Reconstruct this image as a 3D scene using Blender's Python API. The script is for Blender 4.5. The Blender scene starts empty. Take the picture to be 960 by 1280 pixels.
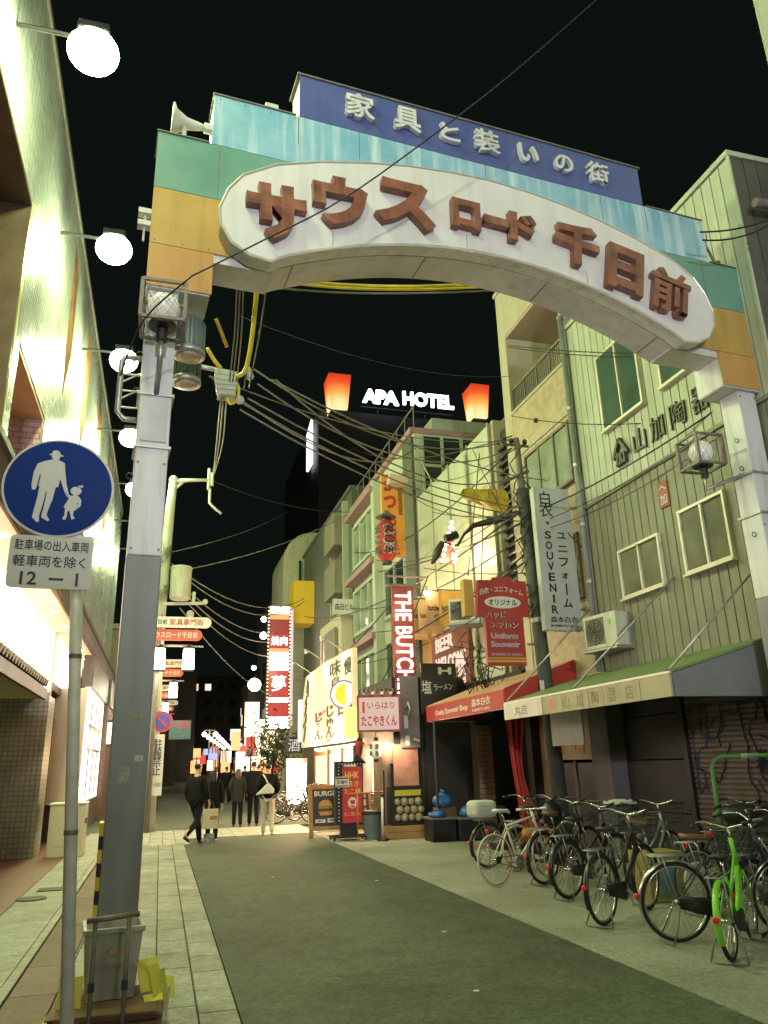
import bpy, bmesh, math, random
from math import radians as RAD, sin, cos, pi
from mathutils import Vector as V, Matrix
random.seed(7)
C = bpy.context.scene.collection
SC = bpy.context.scene

# ------------------------------------------------------------------ camera
H0 = 1.65                                   # eye height
FPX = 955.706                               # focal length in photo pixels (960 x 1280)
RT = V((0.96318824, 0.05936032, 0.26219222))      # rows: world x,y,z in lens axes (right, down, forward)
FWR = V((-0.26752241, 0.30765077, 0.91311706))
UPR = V((-0.02646072, -0.94964591, 0.31220582))
cam = bpy.data.cameras.new('camera')
camo = bpy.data.objects.new('camera', cam); C.objects.link(camo)
cam.sensor_fit = 'VERTICAL'; cam.sensor_height = 36; cam.lens = FPX / 1280 * 36
cam.clip_start = .05; cam.clip_end = 2000
cr = V((RT[0], FWR[0], UPR[0])); cd = V((RT[1], FWR[1], UPR[1])); cf = V((RT[2], FWR[2], UPR[2]))
m = Matrix(((cr[0], -cd[0], -cf[0]), (cr[1], -cd[1], -cf[1]), (cr[2], -cd[2], -cf[2]))).to_4x4()
m.translation = V((0, 0, H0)); camo.matrix_world = m
SC.camera = camo

# ------------------------------------------------------------------ night sky, faint moon, exposure
W = bpy.data.worlds.new('World'); SC.world = W; W.use_nodes = True
bg = W.node_tree.nodes['Background']; bg.inputs[0].default_value = (.0036, .0058, .0046, 1); bg.inputs[1].default_value = 1.0
sl = bpy.data.lights.new('moon', 'SUN'); sl.energy = .012; sl.angle = RAD(.5); sl.color = (.9, 1, .9)
so = bpy.data.objects.new('moon', sl); C.objects.link(so); so.rotation_euler = (RAD(35), 0, RAD(-50))
SC.view_settings.view_transform = 'Standard'; SC.view_settings.look = 'None'
SC.view_settings.exposure = 0; SC.view_settings.gamma = 1
SC.cycles.use_denoising = True
SC.cycles.max_bounces = 6
SC.cycles.sample_clamp_indirect = 4

def spot(loc, aim, power, col, size=.25, angle=150, name='flood_beam'):
    l = bpy.data.lights.new(name, 'SPOT'); l.energy = power; l.color = col; l.shadow_soft_size = size
    l.spot_size = RAD(angle); l.spot_blend = .6
    o = bpy.data.objects.new(name, l); C.objects.link(o); o.location = loc
    o.rotation_euler = (V(aim) - V(loc)).to_track_quat('-Z', 'Y').to_euler()
    return o
def point(loc, power, col, size=.1, name='lamp_light'):
    l = bpy.data.lights.new(name, 'POINT'); l.energy = power; l.color = col; l.shadow_soft_size = size
    o = bpy.data.objects.new(name, l); C.objects.link(o); o.location = loc
    return o
GREEN = (.84, 1.0, .43); WHITE = (1.0, .97, .80); WARM = (1, .62, .32)
FLOODS = [(-9.8, GREEN, 450), (-4.8, GREEN, 550), (.2, GREEN, 650), (4.9, GREEN, 800), (9.2, GREEN, 1150), (14.2, GREEN, 1150),
          (18.9, GREEN, 1450), (24.0, GREEN, 1450), (29.0, GREEN, 1000), (33.8, GREEN, 900), (38.5, GREEN, 800)]
for y, c, p in FLOODS:
    point((-1.50, y, 11.2 if y == 9.2 else 11.5), p, c, .22, 'flood_light')
spot((.4, -14.0, 6.4), (3.9, 7.1, 8.6), 7600, (.97, .93, 1), .3, 46, 'arch_fill_light')  # unseen lamp added behind the viewer to whiten the arch front

point((1.8, -5.5, 4.3), 520, (1, .94, .98), .25, 'lamp_or_fill_light')  # unseen lamp added to light the near pole and pillar from the front

# ------------------------------------------------------------------ pixel -> place helpers (photo pixels on a known plane)
def ray(px, py):
    d = V((px - 480, py - 640, FPX)); return V((RT.dot(d), FWR.dot(d), UPR.dot(d)))
def onX(px, py, X): d = ray(px, py); t = X / d[0]; return V((X, d[1] * t, d[2] * t + H0))
def onY(px, py, Y): d = ray(px, py); t = Y / d[1]; return V((d[0] * t, Y, d[2] * t + H0))
def onZ(px, py, Z=0): d = ray(px, py); t = (Z - H0) / d[2]; return V((d[0] * t, d[1] * t, Z))

# ------------------------------------------------------------------ materials
MATS = {}
def mat(name, col, rough=.6, metal=0., var=.15, scale=3., bump=0., bscale=60., streak=0., emit=0., ecol=None, rnd=0., aniso=0., spec=.5, dirt_or_shade=(.06, .055, .045), blot=0., bsc=.9, speck=0.):
    if name in MATS: return MATS[name]
    mt = bpy.data.materials.new(name); mt.use_nodes = True; nt = mt.node_tree; N = nt.nodes; L = nt.links
    b = N['Principled BSDF']; b.inputs['Roughness'].default_value = rough; b.inputs['Metallic'].default_value = metal
    b.inputs['Specular IOR Level'].default_value = spec
    c4 = lambda c: (c[0], c[1], c[2], 1)
    if emit:
        b.inputs['Emission Color'].default_value = c4(ecol or col); b.inputs['Emission Strength'].default_value = emit
    geo = N.new('ShaderNodeNewGeometry')
    out = None
    if var > 0:
        no = N.new('ShaderNodeTexNoise'); no.inputs['Scale'].default_value = scale; no.inputs['Detail'].default_value = 6; no.inputs['Roughness'].default_value = .65
        L.new(geo.outputs['Position'], no.inputs['Vector'])
        mr = N.new('ShaderNodeMapRange'); mr.inputs[1].default_value = .3; mr.inputs[2].default_value = .7
        L.new(no.outputs[0], mr.inputs[0])
        mx = N.new('ShaderNodeMix'); mx.data_type = 'RGBA'
        mx.inputs[6].default_value = c4([k * (1 - var) for k in col]); mx.inputs[7].default_value = c4([min(1, k * (1 + var)) for k in col])
        L.new(mr.outputs[0], mx.inputs[0]); out = mx.outputs[2]
        ra = N.new('ShaderNodeMapRange'); ra.inputs[3].default_value = max(.02, rough - .12); ra.inputs[4].default_value = min(1, rough + .12)
        L.new(no.outputs[0], ra.inputs[0]); L.new(ra.outputs[0], b.inputs['Roughness'])
    else:
        b.inputs['Base Color'].default_value = c4(col)
    if streak > 0:
        mp = N.new('ShaderNodeMapping'); mp.inputs['Scale'].default_value = (5, 5, .35); L.new(geo.outputs['Position'], mp.inputs[0])
        n2 = N.new('ShaderNodeTexNoise'); n2.inputs['Scale'].default_value = 1.6; n2.inputs['Detail'].default_value = 5
        L.new(mp.outputs[0], n2.inputs['Vector'])
        r2 = N.new('ShaderNodeMapRange'); r2.inputs[1].default_value = .48; r2.inputs[2].default_value = .75; r2.inputs[4].default_value = streak
        L.new(n2.outputs[0], r2.inputs[0])
        m2 = N.new('ShaderNodeMix'); m2.data_type = 'RGBA'; m2.inputs[7].default_value = c4(dirt_or_shade)
        if out: L.new(out, m2.inputs[6])
        else: m2.inputs[6].default_value = c4(col)
        L.new(r2.outputs[0], m2.inputs[0]); out = m2.outputs[2]
    if blot > 0:
        n5 = N.new('ShaderNodeTexNoise'); n5.inputs['Scale'].default_value = bsc; n5.inputs['Detail'].default_value = 8; n5.inputs['Roughness'].default_value = .7; L.new(geo.outputs['Position'], n5.inputs['Vector'])
        r5 = N.new('ShaderNodeMapRange'); r5.inputs[1].default_value = .42; r5.inputs[2].default_value = .68; r5.inputs[4].default_value = blot; L.new(n5.outputs[0], r5.inputs[0])
        m5 = N.new('ShaderNodeMix'); m5.data_type = 'RGBA'; m5.inputs[7].default_value = c4(dirt_or_shade)
        if out: L.new(out, m5.inputs[6])
        else: m5.inputs[6].default_value = c4(col)
        L.new(r5.outputs[0], m5.inputs[0]); out = m5.outputs[2]
    if speck > 0:
        n6 = N.new('ShaderNodeTexVoronoi'); n6.inputs['Scale'].default_value = 38; L.new(geo.outputs['Position'], n6.inputs['Vector'])
        n7 = N.new('ShaderNodeTexNoise'); n7.inputs['Scale'].default_value = 3.2; n7.inputs['Detail'].default_value = 9; n7.inputs['Roughness'].default_value = .8; L.new(geo.outputs['Position'], n7.inputs['Vector'])
        r6 = N.new('ShaderNodeMapRange'); r6.inputs[1].default_value = .3; r6.inputs[2].default_value = .7; r6.inputs[3].default_value = 1 - speck; r6.inputs[4].default_value = 1 + speck; L.new(n7.outputs[0], r6.inputs[0])
        sx6 = N.new('ShaderNodeSeparateColor'); L.new(n6.outputs['Color'], sx6.inputs[0]); r7 = N.new('ShaderNodeMapRange'); r7.inputs[3].default_value = 1 - speck * .8; r7.inputs[4].default_value = 1 + speck * .8; L.new(sx6.outputs[0], r7.inputs[0])
        mm = N.new('ShaderNodeMath'); mm.operation = 'MULTIPLY'; L.new(r6.outputs[0], mm.inputs[0]); L.new(r7.outputs[0], mm.inputs[1])
        h6 = N.new('ShaderNodeHueSaturation'); L.new(out, h6.inputs['Color']); L.new(mm.outputs[0], h6.inputs['Value']); out = h6.outputs[0]
    if rnd > 0:
        oi = N.new('ShaderNodeObjectInfo'); r3 = N.new('ShaderNodeMapRange'); r3.inputs[3].default_value = 1 - rnd; r3.inputs[4].default_value = 1 + rnd
        L.new(oi.outputs['Random'], r3.inputs[0])
        hs = N.new('ShaderNodeHueSaturation'); L.new(r3.outputs[0], hs.inputs['Value'])
        if out: L.new(out, hs.inputs['Color'])
        else: hs.inputs['Color'].default_value = c4(col)
        out = hs.outputs[0]
    if out: L.new(out, b.inputs['Base Color'])
    if bump > 0:
        n3 = N.new('ShaderNodeTexNoise'); n3.inputs['Scale'].default_value = bscale; n3.inputs['Detail'].default_value = 4
        L.new(geo.outputs['Position'], n3.inputs['Vector'])
        bp = N.new('ShaderNodeBump'); bp.inputs['Strength'].default_value = bump; bp.inputs['Distance'].default_value = .01
        L.new(n3.outputs[0], bp.inputs['Height']); L.new(bp.outputs[0], b.inputs['Normal'])
    MATS[name] = mt
    return mt
def brickmat(name, c1, c2, mortar, bw, bh, rough=.5, axes='yz', bump=.6, msize=.012, offset=.5, emit=0):
    mt = mat(name, c1, rough, var=0); nt = mt.node_tree; N = nt.nodes; L = nt.links; b = N['Principled BSDF']
    geo = N.new('ShaderNodeNewGeometry'); sp = N.new('ShaderNodeSeparateXYZ'); cb = N.new('ShaderNodeCombineXYZ')
    L.new(geo.outputs['Position'], sp.inputs[0])
    if axes == 'diag':
        ad = N.new('ShaderNodeMath'); ad.operation = 'ADD'; L.new(sp.outputs[0], ad.inputs[0]); L.new(sp.outputs[1], ad.inputs[1]); L.new(ad.outputs[0], cb.inputs[0]); L.new(sp.outputs[2], cb.inputs[1])
    else:
        L.new(sp.outputs['xyz'.index(axes[0])], cb.inputs[0]); L.new(sp.outputs['xyz'.index(axes[1])], cb.inputs[1])
    br = N.new('ShaderNodeTexBrick'); br.inputs['Scale'].default_value = 1; br.offset = offset
    br.inputs['Brick Width'].default_value = bw; br.inputs['Row Height'].default_value = bh; br.inputs['Mortar Size'].default_value = msize; br.inputs['Mortar Smooth'].default_value = .2
    for k, c in zip((1, 2, 3), (c1, c2, mortar)): br.inputs[k].default_value = (*c, 1)
    L.new(cb.outputs[0], br.inputs[0]); no = N.new('ShaderNodeTexNoise'); no.inputs['Scale'].default_value = 2.2; no.inputs['Detail'].default_value = 5
    L.new(geo.outputs['Position'], no.inputs['Vector'])
    mr = N.new('ShaderNodeMapRange'); mr.inputs[3].default_value = .7; mr.inputs[4].default_value = 1.3; L.new(no.outputs[0], mr.inputs[0])
    hs = N.new('ShaderNodeHueSaturation'); L.new(br.outputs[0], hs.inputs['Color']); L.new(mr.outputs[0], hs.inputs['Value'])
    L.new(hs.outputs[0], b.inputs['Base Color'])
    bp = N.new('ShaderNodeBump'); bp.inputs['Strength'].default_value = bump; bp.inputs['Distance'].default_value = .01; bp.invert = True
    L.new(br.outputs[1], bp.inputs['Height']); L.new(bp.outputs[0], b.inputs['Normal'])
    return mt
def glow(name, col, s): return mat(name, (0.02, .02, .02), .4, var=0, emit=s, ecol=col)

ASPHALT = mat('asphalt', (.060, .078, .052), .85, var=.45, scale=90, bump=.5, bscale=140, blot=.85, bsc=.33, dirt_or_shade=(.030, .034, .025), speck=.42)  # dark blotches stand for wear and for shadow bands on the road
SLAB = mat('paving_slab', (.25, .255, .22), .75, var=.3, scale=40, bump=.22, bscale=90, rnd=.16, blot=.6, bsc=1.3, dirt_or_shade=(.11, .11, .085), speck=.25)
SLABR = mat('concrete_slab', (.25, .26, .22), .8, var=.25, scale=40, bump=.25, bscale=70, rnd=.05, blot=.7, bsc=.8, dirt_or_shade=(.11, .115, .09), speck=.25)
JOINT = mat('joint_sand', (.05, .05, .042), .95, var=.2)
GUTTER = mat('gutter_stone', (.17, .125, .10), .8, var=.3, scale=20, bump=.2, rnd=.14, blot=.5, dirt_or_shade=(.09, .07, .06))
KERB = mat('kerb_stone', (.30, .31, .27), .7, var=.25, scale=30, rnd=.08, blot=.5, bsc=1.2, dirt_or_shade=(.15, .15, .12), speck=.2)
WHITEP = mat('white_paint', (.62, .62, .66), .45, var=.08, scale=2, streak=.5, dirt_or_shade=(.22, .2, .17))
GREYP = mat('grey_paint', (.225, .23, .25), .5, var=.1, scale=2, streak=.4, dirt_or_shade=(.10, .095, .09), blot=.2, bsc=3)
DARK = mat('black_metal', (.018, .018, .018), .45, var=.2, scale=8)
BLACK = mat('black_plastic', (.012, .012, .013), .5, var=.2)
STEEL = mat('galvanised_steel', (.42, .43, .42), .45, metal=.7, var=.2, scale=8, streak=.3)
CHROME = mat('chrome', (.62, .62, .6), .22, metal=1, var=.1, scale=20)
RUSTY = mat('rusty_grey_metal', (.20, .18, .16), .6, metal=.3, var=.3, scale=14, streak=.4, dirt_or_shade=(.12, .05, .02))
GLASS = mat('dark_glass', (.03, .045, .04), .06, var=0, spec=.8)
GLASSM = mat('mirror_film_glass', (.10, .17, .14), .12, metal=.35, var=.25, scale=.8, spec=.8)
ALU = mat('pale_aluminium', (.62, .60, .54), .4, metal=.3, var=.08, scale=5)
WIRE = mat('black_cable', (.012, .012, .012), .55, var=0)
WIREY = mat('lamplit_pale_cable', (.17, .17, .12), .5, var=.3, scale=2)  # dark cables, paled to carry the lamplight that falls on them
YEL = mat('yellow_sleeve', (.75, .62, .05), .45, var=.2, scale=5)
RUBBER = mat('black_rubber', (.016, .016, .016), .75, var=.2, scale=20)
RED_L = mat('brown_red_letter', (.23, .088, .060), .38, var=.5, scale=4, streak=.4, dirt_or_shade=(.46, .28, .20))

# ------------------------------------------------------------------ objects
def root_of(o):
    while o.parent: o = o.parent
    return o
def tagp(o, label=None, cat=None, group=None, kind=None):
    for k, v in (('label', label), ('category', cat), ('group', group), ('kind', kind)):
        if v: o[k] = v
    return o
def thing(name, label, cat, loc=(0, 0, 0), group=None, rz=0):
    o = bpy.data.objects.new(name, None); C.objects.link(o); o.empty_display_size = .1
    o.location = loc; o.rotation_euler = (0, 0, rz); return tagp(o, label, cat, group)
class Fr:                                    # a wall frame: u along, v up, n out of the wall; r = reading direction along u
    def __init__(s, o, u, n, r=1, v=(0, 0, 1)):
        s.o = V(o); s.u = V(u); s.v = V(v); s.n = V(n); s.r = r
    def p(s, u, v, n=0): return s.o + s.u * u + s.v * v + s.n * n
def FE(X): return Fr((X, 0, 0), (0, 1, 0), (-1, 0, 0), -1)       # faces the street from the right, u = world y
def FWf(X): return Fr((X, 0, 0), (0, 1, 0), (1, 0, 0), 1)        # faces the street from the left
def FC(Y): return Fr((0, Y, 0), (1, 0, 0), (0, -1, 0), 1)        # faces up the street to the viewer, u = world x
class MB:
    def __init__(s): s.v = []; s.f = []
    def add(s, vs, fs):
        k = len(s.v); s.v += [V(p) for p in vs]; s.f += [tuple(i + k for i in f) for f in fs]; return s
    def hexa(s, p): return s.add(p, [(0, 3, 2, 1), (4, 5, 6, 7), (0, 1, 5, 4), (1, 2, 6, 5), (2, 3, 7, 6), (3, 0, 4, 7)])
    def box(s, x0, x1, y0, y1, z0, z1):
        return s.hexa([(x0, y0, z0), (x1, y0, z0), (x1, y1, z0), (x0, y1, z0), (x0, y0, z1), (x1, y0, z1), (x1, y1, z1), (x0, y1, z1)])
    def fbox(s, f, u0, u1, v0, v1, n0, n1):
        P = [f.p(u0, v0, n0), f.p(u1, v0, n0), f.p(u1, v0, n1), f.p(u0, v0, n1), f.p(u0, v1, n0), f.p(u1, v1, n0), f.p(u1, v1, n1), f.p(u0, v1, n1)]
        return s.hexa(P)
    def prism(s, f, pts, n0, n1):
        k = len(pts); vs = [f.p(a, b, n0) for a, b in pts] + [f.p(a, b, n1) for a, b in pts]
        fs = [tuple(range(k))[::-1], tuple(range(k, 2 * k))] + [(i, (i + 1) % k, k + (i + 1) % k, k + i) for i in range(k)]
        return s.add(vs, fs)
    def tube(s, a, b, r0, r1=None, n=8, cap=True):
        return s.path([a, b], [r0, r0 if r1 is None else r1], n, cap)
    def path(s, pts, r, n=6, cap=True):
        pts = [V(p) for p in pts]; k = len(pts); rr = r if isinstance(r, (list, tuple)) else [r] * k
        t0 = (pts[1] - pts[0]).normalized(); up = V((0, 0, 1)) if abs(t0.z) < .9 else V((1, 0, 0)); a = t0.cross(up).normalized()
        vs = []; fs = []
        for i, p in enumerate(pts):
            t = ((pts[min(i + 1, k - 1)] - pts[max(i - 1, 0)])).normalized()
            a = (a - t * a.dot(t)); a = a.normalized() if a.length > 1e-6 else t.orthogonal().normalized(); b = t.cross(a)
            vs += [p + (a * cos(2 * pi * j / n) + b * sin(2 * pi * j / n)) * rr[i] for j in range(n)]
        for i in range(k - 1):
            for j in range(n): fs.append((i * n + j, i * n + (j + 1) % n, (i + 1) * n + (j + 1) % n, (i + 1) * n + j))
        if cap: fs += [tuple(range(n))[::-1], tuple(range((k - 1) * n, k * n))]
        return s.add(vs, fs)
    def lathe(s, prof, c=(0, 0, 0), n=16, axis=(0, 0, 1)):
        ax = V(axis).normalized(); a = ax.orthogonal().normalized(); b = ax.cross(a); c = V(c); k = len(prof)
        vs = [c + ax * z + (a * cos(2 * pi * j / n) + b * sin(2 * pi * j / n)) * max(r, 1e-4) for r, z in prof for j in range(n)]
        fs = [(i * n + j, i * n + (j + 1) % n, (i + 1) * n + (j + 1) % n, (i + 1) * n + j) for i in range(k - 1) for j in range(n)]
        fs += [tuple(range(n))[::-1], tuple(range((k - 1) * n, k * n))]
        return s.add(vs, fs)
    def ball(s, c, r, n=12, sq=(1, 1, 1)):
        c = V(c); m_ = max(4, n // 2); vs = []; fs = []
        for i in range(m_ + 1):
            th = pi * i / m_
            for j in range(n): vs.append(c + V((sq[0] * r * sin(th) * cos(2 * pi * j / n), sq[1] * r * sin(th) * sin(2 * pi * j / n), sq[2] * r * cos(th) * 1.0)))
        for i in range(m_):
            for j in range(n): fs.append((i * n + j, (i + 1) * n + j, (i + 1) * n + (j + 1) % n, i * n + (j + 1) % n))
        return s.add(vs, fs)
    def ring(s, c, R, r, n=32, k=6, axis=(0, 1, 0), a0=0, a1=2 * pi):
        full = abs(a1 - a0 - 2 * pi) < 1e-3; ax = V(axis).normalized()
        e1 = V((1, 0, 0)) if abs(ax.x) < .9 else V((0, 1, 0)); e1 = (e1 - ax * e1.dot(ax)).normalized(); e2 = ax.cross(e1); c = V(c); vs = []; fs = []
        M_ = n if full else n + 1
        for i in range(M_):
            t = a0 + (a1 - a0) * i / n; d = e1 * cos(t) + e2 * sin(t)
            for j in range(k):
                q = 2 * pi * j / k; vs.append(c + d * (R + r * cos(q)) + ax * (r * sin(q)))
        for i in range(n):
            i2 = (i + 1) % M_
            for j in range(k): fs.append((i * k + j, i2 * k + j, i2 * k + (j + 1) % k, i * k + (j + 1) % k))
        return s.add(vs, fs)
    def build(s, name, mt, parent=None, smooth=False, label=None, kind=None, bevel=0, local=False):
        me = bpy.data.meshes.new(name); off = V((0, 0, 0))
        if parent is not None and not local: off = root_of(parent).location
        me.from_pydata([p - off for p in s.v], [], s.f)
        bm = bmesh.new(); bm.from_mesh(me); bmesh.ops.recalc_face_normals(bm, faces=bm.faces); bm.to_mesh(me); bm.free()
        me.materials.append(mt)
        if smooth: me.polygons.foreach_set('use_smooth', [True] * len(me.polygons))
        o = bpy.data.objects.new(name, me); C.objects.link(o)
        if parent is not None: o.parent = parent
        if bevel:
            bv = o.modifiers.new('bevel', 'BEVEL'); bv.width = bevel; bv.segments = 2; bv.limit_method = 'ANGLE'
        if label: o['label'] = label
        if kind: o['kind'] = kind
        return o
    def single(s, name, label, cat, mt, group=None, smooth=False, bevel=0, kind=None):
        n = len(s.v); zmin = min(p.z for p in s.v); c = V((sum(p.x for p in s.v) / n, sum(p.y for p in s.v) / n, zmin))
        s.v = [p - c for p in s.v]; o = s.build(name, mt, None, smooth, bevel=bevel, local=True); o.location = c
        return tagp(o, label, cat, group, kind)
def copyobj(o, parent=None):
    c = o.copy(); C.objects.link(c)
    if parent is not None: c.parent = parent
    return c
def copytree(o, parent=None):
    c = copyobj(o, parent)
    for ch in list(o.children): copytree(ch, c)
    return c
def struct(mb, name, mt): return mb.build(name, mt, kind='structure')

# text: a font outline turned into mesh, fitted into a w x h box
TEXTS = []
def text(parent, f, body, cu, cv, w, h, n, mt, depth=.006, bold=.0, name='lettering', rot=0., bevel=0., shear=0., label=None, space=1., line=1., arc=None):
    if name == 'lettering' and any(ord(c_) > 0x4E00 and ord(c_) < 0xA000 for c_ in body): bold = min(bold, .008)
    cu_ = bpy.data.curves.new(name, 'FONT'); cu_.body = body; cu_.size = 1; cu_.offset = bold; cu_.extrude = .02; cu_.align_x = 'CENTER'
    cu_.resolution_u = 3; cu_.bevel_depth = bevel; cu_.shear = shear; cu_.space_character = space; cu_.space_line = line
    o = bpy.data.objects.new(name, cu_); C.objects.link(o)
    TEXTS.append((o, parent, f, cu, cv, w, h, n, mt, depth, name, rot, label, arc))
def vtext(parent, f, body, cu, cv, w, h, n, mt, **k): text(parent, f, '\n'.join(body), cu, cv, w, h, n, mt, line=.82, **k)
def flush_text():
    bpy.context.view_layer.update(); dg = bpy.context.evaluated_depsgraph_get()
    for (o, parent, f, cu, cv, w, h, n, mt, depth, name, rot, label, arc) in TEXTS:
        me = bpy.data.meshes.new_from_object(o.evaluated_get(dg))
        if not len(me.vertices): bpy.data.objects.remove(o); continue
        co = [v.co.copy() for v in me.vertices]
        x0 = min(p.x for p in co); x1 = max(p.x for p in co); y0 = min(p.y for p in co); y1 = max(p.y for p in co); z0 = min(p.z for p in co); z1 = max(p.z for p in co)
        sx = w / max(1e-6, x1 - x0) if w else None; sy = h / max(1e-6, y1 - y0) if h else None
        sx = sx or sy; sy = sy or sx
        off = root_of(parent).location if parent is not None else V((0, 0, 0)); xd = f.u * f.r; cr_, sr_ = cos(rot), sin(rot)
        for v, p in zip(me.vertices, co):
            a = (p.x - (x0 + x1) / 2) * sx; b = (p.y - (y0 + y1) / 2) * sy; d = (p.z - z0) / max(1e-6, z1 - z0) * depth
            if arc: b += arc * (1 - (2 * a / w) ** 2) if w else 0
            a, b = a * cr_ - b * sr_, a * sr_ + b * cr_
            v.co = f.p(cu, cv, n + d) + xd * a + f.v * b - off
        me.materials.clear(); me.materials.append(mt); me.name = name
        q = bpy.data.objects.new(name, me); q.parent = parent; C.objects.link(q)
        if label: q['label'] = label
        cdat = o.data; bpy.data.objects.remove(o); bpy.data.curves.remove(cdat)

def window(parent, f, u0, u1, v0, v1, n0=.02, fw=.05, dep=.05, fm=None, gm=None, cols=2, rows=1, sill=True, name='window', pane_mats=None):
    fm = fm or ALU; gm = gm or GLASS; b = MB()
    b.fbox(f, u0, u1, v1 - fw, v1, n0, n0 + dep); b.fbox(f, u0, u1, v0, v0 + fw, n0, n0 + dep)
    b.fbox(f, u0, u0 + fw, v0 + fw, v1 - fw, n0, n0 + dep); b.fbox(f, u1 - fw, u1, v0 + fw, v1 - fw, n0, n0 + dep)
    for i in range(1, cols):
        u = u0 + (u1 - u0) * i / cols; b.fbox(f, u - fw * .4, u + fw * .4, v0 + fw, v1 - fw, n0, n0 + dep * .9)
    for i in range(1, rows):
        v = v0 + (v1 - v0) * i / rows; b.fbox(f, u0 + fw, u1 - fw, v - fw * .4, v + fw * .4, n0, n0 + dep * .85)
    if sill: b.fbox(f, u0 - .02, u1 + .02, v0 - .035, v0 - .003, n0, n0 + dep + .04)
    w = b.build(name, fm, parent)
    for i in range(cols):
        for j in range(rows):
            a0 = u0 + fw * .9 if i == 0 else u0 + (u1 - u0) * i / cols + fw * .35; a1 = u1 - fw * .9 if i == cols - 1 else u0 + (u1 - u0) * (i + 1) / cols - fw * .35
            c0 = v0 + fw * .9 if j == 0 else v0 + (v1 - v0) * j / rows + fw * .35; c1 = v1 - fw * .9 if j == rows - 1 else v0 + (v1 - v0) * (j + 1) / rows - fw * .35
            k = n0 + .008 + .012 * (i % 2)
            MB().fbox(f, a0, a1, c0, c1, k, k + .008).build('pane', (pane_mats or {}).get((i, j), gm), w)
    return w
def sagline(a, b, sag, n=14):
    a = V(a); b = V(b); return [a.lerp(b, i / n) - V((0, 0, sag * 4 * (i / n) * (1 - i / n))) for i in range(n + 1)]
def cable(a, b, sag, label, r=.012, mt=None, group='cables strung over the street', n=14, pts=None):
    return MB().path(pts or sagline(a, b, sag, n), r, 5).single('cable', label, 'cable', mt or WIRE, group, smooth=True)
# ================================================================== GROUND
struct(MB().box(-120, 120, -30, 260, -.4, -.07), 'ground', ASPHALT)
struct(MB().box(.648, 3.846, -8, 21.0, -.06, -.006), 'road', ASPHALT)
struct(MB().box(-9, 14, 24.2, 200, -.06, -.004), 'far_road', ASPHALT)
pv = struct(MB().box(-.655, .64, -8, 19.7, -.06, -.03), 'pavement', JOINT)
pr = struct(MB().box(3.855, 12, -8, 21.0, -.06, -.03), 'pavement_right', JOINT)
pl = struct(MB().box(-5.0, -1.05, -8, 24.15, -.06, -.03), 'pavement_left', JOINT)
gt = struct(MB().box(-1.045, -.665, -8, 19.7, -.06, -.045), 'gutter', JOINT)
def slabgrid(parent, name, x0, x1, y0, y1, pitch, m, gap=.008, z=0., off=0., top=.0, jit=.0012):
    w = x1 - x0 - gap; d = pitch - gap
    b = MB().box(-w / 2, w / 2, -d / 2, d / 2, -.028, 0); me = None
    y = y0 + off
    while y < y1 - .02:
        if me is None:
            o = b.build(name, m, parent, local=True, bevel=.004); me = o.data
        else:
            o = bpy.data.objects.new(name, me); C.objects.link(o); o.parent = parent
            bv = o.modifiers.new('bevel', 'BEVEL'); bv.width = .004; bv.segments = 1
        o.location = ((x0 + x1) / 2, y + pitch / 2, z + random.uniform(-jit, jit)); y += pitch
slabgrid(pv, 'paving_slab', -.655, -.3, 3.6, 19.7, .6, SLAB)
slabgrid(pv, 'paving_slab', -.3, .07, 3.3, 19.7, .6, SLAB)
slabgrid(pv, 'paving_slab', .07, .36, 3.6, 19.7, .6, SLAB, gap=.012)
slabgrid(pv, 'paving_slab', .36, .64, 3.4, 19.7, .6, SLAB, gap=.012)
slabgrid(gt, 'gutter_slab', -1.045, -.68, 4.4, 19.7, 1.0, GUTTER, z=-.012, gap=.01)
MB().box(-.678, -.668, -8, 19.7, -.05, -.025).build('drain_slot', DARK, gt)
slabgrid(pl, 'kerb_slab', -1.14, -1.05, 5.2, 24, .9, KERB, z=.004)
slabgrid(pl, 'paving_slab', -1.78, -1.14, 5.2, 24, .62, KERB, z=.0)
TILE = brickmat('red_paving_tile', (.20, .105, .075), (.17, .085, .065), (.08, .06, .05), .2, .1, .6, 'xy', .4, .006)
MB().box(-5.0, -1.785, -8, 24.15, -.03, -.002).build('tiled_footway', TILE, pl)
for x in (3.855, 4.76, 5.66, 6.57): slabgrid(pr, 'concrete_slab', x, x + .9, 3.0, 17.0, 1.5, SLABR, gap=.004, jit=.0006)
SETT = brickmat('paving_sett', (.36, .36, .32), (.30, .30, .27), (.10, .10, .09), .3, .3, .7, 'xy', .8, .016, 0)
sx = MB(); cnt = 0
x = -1.04
fc = struct(MB().box(-1.04, 3.85, 19.71, 24.15, -.06, -.03), 'far_crossing', JOINT)
while x < 3.8:
    y = 19.72
    while y < 24.1:
        if not (x > .63 and y < 20.95):
            sx.box(x + .006, x + .294, y + .006, y + .294, -.03, random.uniform(-.003, .002))
        y += .3
    x += .3
sx.build('paving_sett', mat('pale_sett', (.33, .33, .28), .7, var=.25, scale=2.2, bump=.2), fc, kind='stuff')
sx = MB(); y = 17.02
while y < 20.9:                                  # darker brick band in front of the food stalls
    x = 3.86
    while x < 7.4:
        sx.box(x + .004, x + .196, y + .004, y + .096, -.03, random.uniform(-.003, .001)); x += .2
    y += .1
sx.build('paving_brick', mat('grey_brick_paver', (.20, .19, .165), .8, var=.4, scale=5), pr, kind='stuff')
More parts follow.
